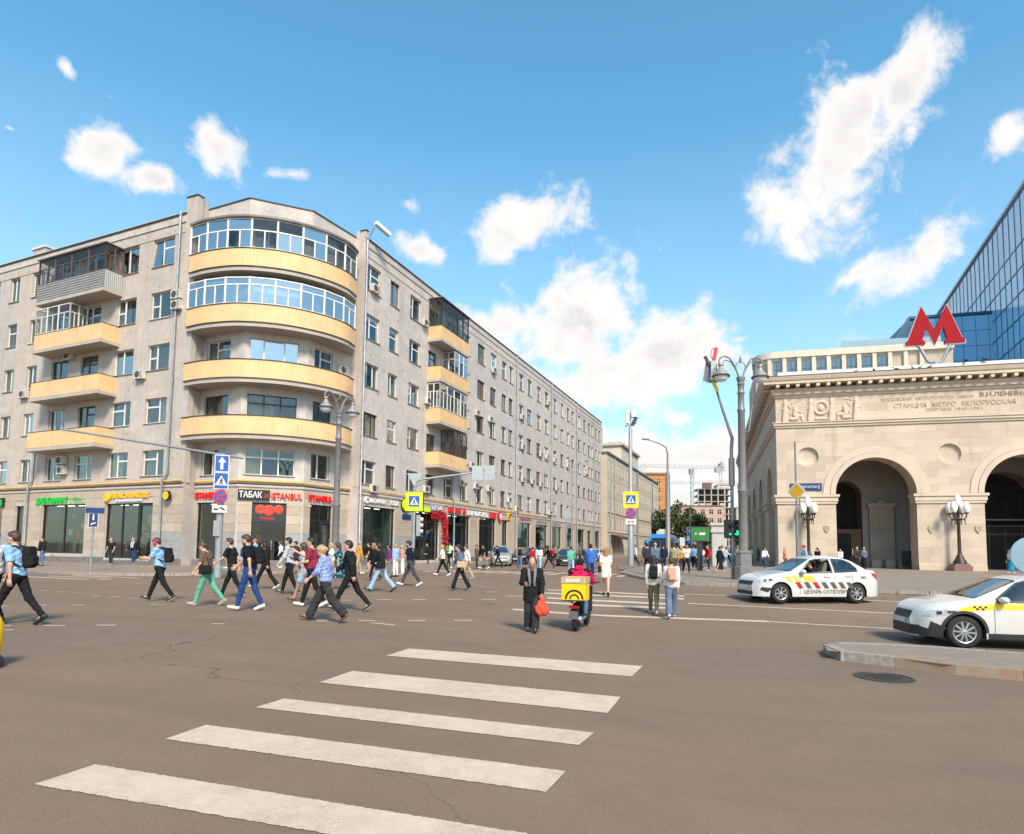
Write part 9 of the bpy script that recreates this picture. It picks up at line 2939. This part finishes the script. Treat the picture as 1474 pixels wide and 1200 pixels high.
def row(x, y, z, H, face, pose, top, bot, shoe, hair, skin, label, sex='m', flip=0, look=0, extra=()):
 return dict(x=x, y=y, z=z or 'g', H=H, face=face, pose=pose, top=top, bot=bot, shoe=shoe, hair=hair, skin=skin, label=label, sex=sex, flip=flip, look=look, extra=extra, vox=.0165 if y < 16 else .021 if y < 26 else .028)
PEOPLE = [row(*a) for a in [
(-9.81,12.2,0,1.75,182,'walk',('shirt','c_white','short'),('trousers','c_navy'),'shoe_black',('short','h_brown'),'skin_light','man in white shirt and navy trousers walking ahead of the blue-shirted man','m',1),
(-9.24,12.04,0,1.79,183,'stride',('shirt','c_skyblue','short'),('trousers','c_black'),'shoe_black',('short','h_brown'),'skin_light','man in light blue short-sleeved shirt and black trousers striding with a black backpack','m',0,0,[('backpack','c_black','small black backpack of the man in light blue shirt')]),
(-9.39,17.2,0,1.74,182,'phone',('tee','c_skyblue','short'),('trousers','c_black'),'shoe_black',('short','h_brown'),'skin_light','young man in pale blue tee looking at a phone with red headphones','m',1,22,[('backpack','c_black','large black backpack of the young man with the phone'),('phones','sign_red',''),('phone','phone_black','')]),
(-7.64,16.2,0,1.66,182,'down',('tee','c_brown','short'),('trousers','c_teal'),'shoe_grey',('bun','h_brown'),'skin_light','woman in brown tee and green trousers looking down','f',0,28,[('bag','c_black','black shoulder bag of the woman in green trousers')]),
(-8.16,18.8,0,1.74,180,'stride',('tee','c_black','short'),('trousers','c_black'),'shoe_black',('short','h_brown'),'skin_light','person all in black with white soles behind the man in blue jeans','m',1),
(-6.16,15.14,0,1.78,183,'walk',('tee','c_darknavy','short'),('trousers','c_jeans'),'sole_white',('short','h_brown'),'skin_light','bearded man in dark tee and blue jeans carrying a black backpack','m',0,12,[('backpack','c_black','black backpack on the man in dark tee and jeans'),('beard','h_brown','')]),
(-8.58,22.45,0,1.66,181,'stride',('jacket','c_black','long'),('flare','c_black'),'sole_white',('long','h_black'),'skin_light','dark-haired woman in black jacket and flared black trousers','f'),
(-6.93,20.08,0,1.77,184,'walk',('shirt','c_lightgrey','long'),('trousers','c_black'),'shoe_black',('short','h_black'),'skin_light','man in light grey shirt and black trousers with a dark backpack','m',1,0,[('backpack','c_charcoal','dark grey backpack on the man in light grey shirt')]),
(-5.66,17.7,0,1.62,180,'walk',('tee','c_lightgrey','short'),('shorts','c_lightjeans'),'shoe_brown',('long','h_brown'),'skin_tan','woman in pale blue shorts and sandals half hidden behind the maroon tee man','f'),
(-5.07,16.37,0,1.78,182,'point',('tee','c_maroon','short'),('trousers','c_black'),'sole_white',('short','h_black'),'skin_light','stout man in maroon tee raising one hand and holding a paper','m',1,0,[('belly','',''),('paper','sign_white','')]),
(-3.96,13.77,0,1.68,180,'stride',('blouse','c_bluefloral','half'),('wide','c_charcoal'),'shoe_brown',('bunlow','h_blond'),'skin_light','blonde woman in blue patterned blouse and wide black trousers','f',1,20),
(-3.99,15.98,0,1.79,184,'stride',('jacket','c_black','long'),('trousers','c_black'),'shoe_black',('short','h_black'),'skin_light','man in black bomber jacket and black trousers striding left'),
(-6.13,22.88,0,1.66,178,'walk',('blouse','c_tealfloral','short'),('dress','c_tealfloral'),'shoe_black',('long','h_brown'),'skin_light','woman in teal floral dress behind the man in black bomber jacket','f'),
(-7.56,27.11,0,1.65,200,'stand',('tee','c_white','short'),('trousers','c_beige'),'shoe_grey',('long','h_blond'),'skin_light','fair-haired woman in white top beyond the teal floral dress','f'),
(-8.22,34.5,0,1.76,30,'walk',('jacket','c_mustard','long'),('trousers','c_beige'),'sole_white',('short','h_blond'),'skin_light','man in mustard jacket and beige trousers stepping onto the pavement'),
(-8.71,39.38,0,1.76,185,'stand',('tee','c_black','short'),('shorts','c_black'),'shoe_black',('short','h_black'),'skin_light','young man in black tee and black shorts at the kerb'),
(-6.06,28.55,0,1.66,182,'walk',('jacket','c_black','long'),('trousers','c_black'),'shoe_black',('long','h_ginger'),'skin_light','red-haired woman in black jacket beside the leather-jacketed woman','f'),
(-4.43,21.94,0,1.7,182,'stride',('jacket','c_black','long'),('flare','c_lightjeans'),'shoe_black',('long','h_black'),'skin_light','woman in black leather jacket and light blue flared jeans','f',0,0,[('bag','c_black','black handbag of the woman in light jeans')]),
(-5.91,31.16,0,1.64,190,'stand',('tee','c_purple','long'),('trousers','c_grey'),'shoe_black',('long','h_black'),'skin_tan','woman with purple scarf over grey trousers near the corner','f'),
(-5.88,32.64,0,1.66,150,'stand',('jacket','c_lightjeans','long'),('trousers','c_white'),'shoe_black',('short','h_blond'),'skin_light','blonde person in pale denim jacket and white trousers','f'),
(-5.8,34.28,0,1.62,175,'stand',('tee','c_pink','short'),('trousers','c_white'),'shoe_grey',('long','h_blond'),'skin_light','fair-haired woman in pink top behind the bearded backpacker','f'),
(-3.91,24.91,0,1.78,183,'stride',('tee','c_navy','short'),('trousers','c_darkgrey'),'sole_white',('short','h_black'),'skin_tan','bearded man in navy tee,grey trousers and white shoes','m',1,0,[('backpack','c_black','black backpack on the bearded man in navy tee'),('beard','h_black','')]),
(-6.68,51.49,0.13,1.7,200,'stand',('jacket','c_black','long'),('trousers','c_black'),'shoe_black',('short','h_black'),'skin_light','person in black standing by the grocery entrance'),
(-3.62,34.0,0,1.66,184,'stride',('tee','c_white','short'),('trousers','c_black'),'sole_white',('long','h_blond'),'skin_light','woman in white tee and black trousers shading her eyes','f',1),
(-4.38,45.06,0.13,1.74,60,'walk',('tee','c_white','short'),('trousers','c_black'),'shoe_black',('short','h_black'),'skin_light','walker seen from behind with a white and green backpack','m',0,0,[('backpack','c_leafgreen','green and white backpack near the flower garland')]),
(-1.83,23.16,0,1.66,183,'stride',('jacket','c_greyblue','long'),('flare','c_black'),'shoe_black',('short','h_black'),'skin_light','woman in grey-blue jacket and black trousers walking alone','f',0,0,[('bag','c_beige','beige handbag of the woman in grey-blue jacket')]),
(-2.11,30.68,0,1.64,182,'walk',('shirt','c_white','long'),('trousers','c_beige'),'shoe_grey',('bun','h_brown'),'skin_light','woman in long white shirt behind the grey-blue jacket','f'),
(-2.52,46.72,0,1.72,190,'stand',('jacket','c_olive','long'),('trousers','c_charcoal'),'shoe_black',('short','h_brown'),'skin_light','person in olive jacket standing beside the silver car'),
(-1.91,45.43,0,1.72,185,'walk',('tee','c_black','short'),('trousers','c_grey'),'sole_white',('short','h_black'),'skin_tan','person in black tee and grey trousers beside the silver car'),
(-1.0,48.86,0,1.7,182,'stride',('jacket','c_black','long'),('trousers','c_black'),'shoe_black',('short','h_black'),'skin_light','person in black pushing the pink pram','m',0,15),
(0.57,43.48,0,1.76,95,'walk',('jacket','c_grey','long'),('trousers','c_midjeans'),'shoe_grey',('short','h_black'),'skin_light','man in grey jacket and jeans seen from behind with a black backpack','m',0,0,[('backpack','c_black','black backpack on the man in grey jacket')]),
(1.62,48.15,0,1.6,80,'walk',('jacket','c_red','long'),('trousers','c_charcoal'),'shoe_black',('short','h_black'),'skin_light','small figure in red jacket by the black car'),
(1.85,42.61,0,1.66,85,'walk',('jacket','c_white','long'),('trousers','c_lightjeans'),'shoe_grey',('long','h_black'),'skin_light','woman in white jacket and light jeans walking away','f',0,0,[('backpack','c_white','small white backpack of the woman in white jacket')]),
(2.84,48.58,0,1.74,182,'stride',('jacket','c_black','long'),('trousers','c_black'),'shoe_black',('afro','h_black'),'skin_dark','person in black with big round black hair on the zebra'),
(3.42,36.68,0,1.66,100,'walk',('jacket','c_teal','long'),('trousers','c_lightjeans'),'shoe_grey',('short','h_brown'),'skin_light','person in pale teal jacket beyond the moped rider'),
(3.49,28.29,0,1.74,75,'walk',('jacket','c_blue','long'),('trousers','c_jeans'),'shoe_black',('short','h_black'),'skin_light','person in blue jacket and jeans ahead of the moped rider','m',1),
(0.46,14.14,0,1.64,268,'oldwalk',('coat','c_black','long'),('wide','c_charcoal'),'shoe_black',('bald','h_grey'),'skin_tan','elderly man in black coat and grey scarf walking towards the camera','m',0,16,[('scarf','c_grey',''),('bag','c_black','black shoulder bag of the elderly man'),('redbag','c_redbag','red plastic carrier bag in the elderly man hand')]),
(3.27,22.2,0,1.66,80,'walk',('tee','c_cream','short'),('skirt','c_cream'),'shoe_black',('long','h_ginger'),'skin_light','ginger-haired woman in short cream dress walking away','f',0,0,[('bag','c_navy','navy shoulder bag of the ginger-haired woman')]),
(4.06,18.34,0,1.66,78,'walk',('jacket','c_cream','long'),('trousers','c_olive'),'shoe_grey',('long','h_black'),'skin_light','person with long black hair and olive trousers walking away with a black backpack','f',0,0,[('backpack','c_black','black backpack on the long-haired walker in olive trousers')]),
(4.42,17.74,0,1.66,80,'walk',('jacket','c_cream','long'),('wide','c_slate'),'sole_white',('short','h_brown'),'skin_light','person in cream hooded top and slate trousers walking away with a pink backpack','f',1,0,[('backpack','c_pink','pink backpack on the walker in slate trousers')]),
(10.13,52.29,0.13,1.74,182,'walk',('shirt','c_white','long'),('trousers','c_black'),'shoe_black',('short','h_black'),'skin_light','man in white shirt and black trousers walking beside the camera pole'),
(7.76,36.62,0.13,1.75,85,'walk',('jacket','c_charcoal','long'),('trousers','c_black'),'shoe_grey',('short','h_black'),'skin_light','person in charcoal jacket beside the blue hooded one on the plaza'),
(7.83,34.83,0.13,1.75,90,'walk',('jacket','c_greyblue','long'),('trousers','c_charcoal'),'shoe_grey',('short','h_grey'),'skin_light','person with blue hood and grey jacket on the plaza'),
(9.84,41.52,0.13,1.75,80,'walk',('jacket','c_navy','long'),('trousers','c_charcoal'),'shoe_black',('short','h_black'),'skin_light','person in navy jacket by the street lamp foot','m',1),
(8.92,35.11,0.13,1.75,85,'walk',('tee','c_khaki','long'),('trousers','c_olive'),'shoe_black',('short','h_brown'),'skin_light','person in khaki top and olive trousers by the street lamp','m',1),
(11.11,41.91,0.13,1.64,260,'stand',('jacket','c_mustard','long'),('trousers','c_charcoal'),'shoe_black',('long','h_blond'),'skin_light','blonde woman in mustard coat on the plaza','f',1),
(10.16,37.28,0.13,1.75,275,'walk',('tee','c_cream','short'),('trousers','c_black'),'shoe_grey',('short','h_black'),'skin_tan','person in pale yellow top and black trousers on the plaza'),
(12.77,45.05,0.13,1.75,60,'walk',('shirt','c_skyblue','long'),('trousers','c_black'),'shoe_grey',('short','h_black'),'skin_light','man in pale blue shirt and black trousers walking across the plaza'),
(16.55,56.84,0.13,1.75,50,'stand',('shirt','c_blue','long'),('trousers','c_black'),'shoe_black',('short','h_brown'),'skin_light','man in strong blue shirt and black trousers beside the screen post','m',1),
(13.06,42.51,0.13,1.75,185,'stand',('jacket','c_red','long'),('trousers','c_charcoal'),'shoe_grey',('short','h_black'),'skin_light','person in dark red jacket below the green screen'),
(13.03,40.16,0.13,1.64,15,'walk',('jacket','c_navy','long'),('skirtlong','c_black'),'shoe_grey',('short','h_black'),'skin_tan','woman in navy top and long black skirt beside the white kiosk','f'),
(23.8,70.47,0.13,1.75,170,'walk',('jacket','c_charcoal','long'),('trousers','c_charcoal'),'shoe_grey',('short','h_black'),'skin_light','person in dark clothes behind the signal pole'),
(22.63,64.16,0.13,1.75,200,'stand',('tee','c_white','short'),('trousers','c_charcoal'),'shoe_grey',('short','h_black'),'skin_light','person in white tee between the signal pole and the tall lamp post'),
(19.95,54.09,0.13,1.75,190,'stand',('jacket','c_black','long'),('trousers','c_charcoal'),'shoe_black',('long','h_black'),'skin_light','dark-clothed person right beside the tall lamp post','m',1),
(24.37,64.91,0.13,1.75,180,'stand',('tee','c_cream','long'),('trousers','c_khaki'),'shoe_black',('short','h_brown'),'skin_light','person in cream clothes between lamp post and station wall','m',1),
(27.9,72.41,0.13,1.64,190,'stand',('jacket','c_green','long'),('trousers','c_purple'),'shoe_grey',('long','h_brown'),'skin_light','woman in green jacket with a suitcase along the station side','f'),
(28.47,72.68,0.13,1.75,190,'stand',('jacket','c_charcoal','long'),('trousers','c_black'),'shoe_grey',('short','h_black'),'skin_light','man in dark jacket beside the woman in green along the station'),
(21.87,51.18,0.13,1.64,180,'stand',('jacket','c_pink','long'),('trousers','c_maroon'),'shoe_black',('short','h_blond'),'skin_light','woman in pinkish jacket and maroon trousers at the station corner','f',1),
(18.09,39.45,0.13,1.75,175,'walk',('shirt','c_skyblue','long'),('trousers','c_charcoal'),'shoe_grey',('cap','c_red'),'skin_tan','man in pale blue shirt and red cap behind the taxi sedan'),
(27.19,53.02,0.13,1.64,250,'walk',('shirt','c_white','long'),('trousers','c_charcoal'),'shoe_grey',('short','h_black'),'skin_light','woman in white blouse at the left station arch','f'),
(26.71,49.58,0.13,1.75,260,'walk',('jacket','c_charcoal','long'),('trousers','c_charcoal'),'shoe_grey',('short','h_grey'),'skin_light','man in dark suit with a suitcase under the left station arch'),
(27.42,49.81,0.13,1.75,100,'stand',('shirt','c_greyblue','long'),('trousers','c_black'),'shoe_black',('short','h_grey'),'skin_light','man in grey-blue shirt leaning under the left station arch','m',1),
(34.14,43.85,0.13,1.64,175,'walk',('tee','c_white','short'),('skirtlong','c_turq'),'shoe_grey',('long','h_brown'),'skin_tan','woman in white top and long turquoise skirt before the right arch','f'),
(-28.41,38.89,0.13,1.74,250,'stand',('jacket','c_black','long'),('trousers','c_midjeans'),'shoe_black',('short','h_black'),'skin_light','man in black jacket and faded jeans leaning by the cafe window'),
(-25.87,41.48,0.13,1.76,265,'stand',('tee','c_black','short'),('trousers','c_charcoal'),'shoe_grey',('short','h_ginger'),'skin_light','red-haired man in black tee waiting before the bakery'),
(-25.53,43.34,0.13,1.76,265,'walk',('jacket','c_navy','long'),('trousers','c_jeans'),'shoe_black',('short','h_grey'),'skin_light','man in navy blazer and jeans stepping out of the bakery','m',0,0,[('scarf','c_white','')]),
(-16.7,37.81,0.13,1.76,190,'stand',('shirt','c_lightgrey','short'),('shorts','c_greygreen'),'sole_white',('short','h_black'),'skin_tan','man in pale shirt and grey-green shorts on the corner pavement'),
(-14.43,36.21,0.13,1.74,185,'stand',('shirt','c_skyblue','short'),('trousers','c_navy'),'shoe_black',('short','h_ginger'),'skin_light','person in blue shirt standing behind the crowd at the corner'),
(-14.33,39.95,0.13,1.66,190,'stand',('shirt','c_white','long'),('skirt','c_black'),'sole_white',('long','h_brown'),'skin_light','woman in white blouse and short black skirt on the corner pavement','f'),
(-11.54,34.49,0,1.74,184,'walk',('jacket','c_black','long'),('trousers','c_charcoal'),'sole_white',('short','h_black'),'skin_light','person in black right behind the grey-shirted backpacker')]]
# more of the distant crowd on the plaza and beyond the zebra
_rc = random.Random(21)
_used = set()
for k in range(34):
 c1, c2 = _rc.choice(['white', 'black', 'grey', 'navy', 'beige', 'red', 'khaki', 'teal', 'lightgrey', 'brown']), _rc.choice(['black', 'charcoal', 'jeans', 'midjeans', 'beige', 'grey'])
 if (c1, c2) in _used: continue
 _used.add((c1, c2))
 x, y = (_rc.uniform(12, 21), _rc.uniform(44, 62)) if k < 22 else (_rc.uniform(1, 9), _rc.uniform(60, 72))
 if k >= 22: x, y = _rc.uniform(3.5, 9), _rc.uniform(63, 76)
 if any((x - a) ** 2 + (y - b) ** 2 < 1.6 for a, b in ((14.8, 60.5), (12.75, 43.2), (17.9, 55.3), (19.9, 44.6))): x += 1.9
 nm = {'lightgrey': 'light grey', 'midjeans': 'faded jeans', 'jeans': 'blue jeans'}
 t2 = nm.get(c2, c2 + ' trousers')
 PEOPLE.append(row(round(x, 2), round(y, 2), .13 if k < 22 else 0, _rc.choice([1.64, 1.7, 1.76]), _rc.uniform(0, 360), _rc.choice(['walk', 'stand', 'stride']), (_rc.choice(['tee', 'jacket']), 'c_' + c1, 'long'), ('trousers', 'c_' + c2), 'shoe_black',
                  (_rc.choice(['short', 'long']), _rc.choice(['h_black', 'h_brown', 'h_blond'])), 'skin_light', 'distant walker in %s top and %s %s' % (nm.get(c1, c1), t2, 'on the plaza' if k < 22 else 'up the side street'), 'm', k % 2))
for p in PEOPLE:
 build_person(p)

# moped rider, seated with both hands on the bars
rp = dict(x=MO.x + mf.x * .36, y=MO.y + mf.y * .36, z=gh(MO.x, MO.y) + .25, H=1.78, face=math.degrees(mang), pose='ride', top=('jacket', 'c_hotpink', 'long'), bot=('trousers', 'c_midjeans'), shoe='shoe_black', hair=('cap', 'c_black'),
          skin='skin_tan', label='moped rider in pink red jacket with black yoke and jeans', sex='m', flip=0, look=0, extra=[], vox=.0165)
rroot, RJ = build_person(rp)
s_ = RJ['s']
V, Q = mesh_sdf(lambda P: np.maximum(smin(sd_cone(P, RJ['chest'] + RJ['ax'] * .05, RJ['neck'] - RJ['ax'] * .05, (.155, .20), (.10, .12), side=(0, 1, 0)), np.minimum(sd_cone(P, RJ['chest'] + RJ['ax'] * .07, RJ['arm', 1][0], .11, .098), sd_cone(P, RJ['chest'] + RJ['ax'] * .07, RJ['arm', -1][0], .11, .098)), .05), (RJ['chest'] + RJ['ax'] * .07)[2] - P[..., 2]), RJ['chest'] - .4, RJ['chest'] + .4, .018)
obj('jacket_yoke', np_mesh('jacket_yoke', V, Q, ['c_black']), rroot)
V, Q = mesh_sdf(lambda P: sd_ell(P, RJ['neck'] - RJ['fw'] * .09 + RJ['ax'] * .02, (.085, .12, .075)), RJ['neck'] - .3, RJ['neck'] + .3, .018)
obj('hood', np_mesh('hood', V, Q, ['c_hotpink']), rroot)

# taxi driver behind the open window
q = LOG.matrix_world @ Vector((0, 0, 0))
lp = Matrix.Translation(LOG.location) @ Matrix.Rotation(LOG.rotation_euler.z, 4, 'Z') @ Vector((-.12, .36, 0))
dp = dict(x=lp.x, y=lp.y, z=LOG.location.z + .03, H=1.70, face=math.degrees(LOG.rotation_euler.z), pose='ride', top=('jacket', 'c_black', 'long'), bot=('trousers', 'c_black'), shoe='shoe_black', hair=('short', 'h_black'),
          skin='skin_tan', label='taxi driver in dark jacket at the open window of the sedan', sex='m', flip=0, look=0, extra=[], vox=.02)
build_person(dp)

# ------------------------------------------------------------------ pram and suitcases
def suitcase(x, y, label, m):
 t = thing('suitcase', label, 'suitcase', (x, y, .13), 1.2)
 V, Q = mesh_sdf(lambda P: sd_box(P, (0, 0, .34), (.16, .07, .24), .04), (-.25, -.15, .0), (.25, .15, .7), .022)
 obj('shell', np_mesh('shell', V, Q, [m]), t)
 obj('handle', MB().tube([(-.08, 0, .6), (-.08, 0, .95), (.08, 0, .95), (.08, 0, .6)], .012, 6).mesh('handle', 'plastic_black'), t)
 for sx in (-.14, .14):
  obj('wheel', MB().lathe([(.03, -.02), (.03, .02)], (sx, 0, .03), 10, 0, 'y').mesh('wheel', 'plastic_black'), t)
pw = {p['label']: (p['x'], p['y']) for p in PEOPLE}
a = pw['woman in green jacket with a suitcase along the station side']; suitcase(a[0] + .5, a[1] - .3, 'maroon suitcase pulled by the woman in green jacket', 'c_maroon')
a = pw['man in dark suit with a suitcase under the left station arch']; suitcase(a[0] - .6, a[1] - .2, 'pinkish suitcase beside the man in dark suit', 'c_pink')
a = pw['person in black pushing the pink pram']
t = thing('pram', 'pink pram pushed by a person in black past the silver car', 'pram', (a[0] - .85, a[1], 0), PI)
V, Q = mesh_sdf(lambda P: np.maximum(sd_ell(P, (.05, 0, .72), (.36, .2, .22)), np.minimum(P[..., 2] - .74, -P[..., 0] + .12)), (-.4, -.3, .4), (.5, .3, 1.1), .024)
obj('carrycot', np_mesh('carrycot', V, Q, ['c_pink']), t)
obj('frame', MB().tube([(-.45, -.2, .98), (-.2, -.2, .7), (.25, -.22, .18)], .015, 6).tube([(-.45, .2, .98), (-.2, .2, .7), (.25, .22, .18)], .015, 6).tube([(-.45, -.2, .98), (-.45, .2, .98)], .018, 6).tube([(.1, -.2, .6), (-.25, -.22, .18)], .015, 6).tube([(.1, .2, .6), (-.25, .22, .18)], .015, 6).mesh('frame', 'pole_light', 60), t)
for sx in (-.25, .25):
 for sy in (-.22, .22):
  obj('wheel', MB().lathe([(.06, -.015), (.12, -.02), (.12, .02), (.06, .015)], (sx, sy, .12), 16, 0, 'y').mesh('wheel', 'tyre', 50), t)
# yellow ball bollard at the left edge of the road
t = thing('yellow_bollard', 'rounded yellow bollard with a dark foot at the road edge', 'bollard', (-6.50, 7.96, 0.0))
obj('cap', MB().lathe([(.20, .16), (.22, .3), (.22, .52), (.16, .66), (.0001, .74)], n=20).mesh('cap', 'box_yellow', 60), t)
obj('foot', MB().lathe([(.24, 0), (.24, .1), (.19, .165)], n=20).mesh('foot', 'plastic_black', 40), t)
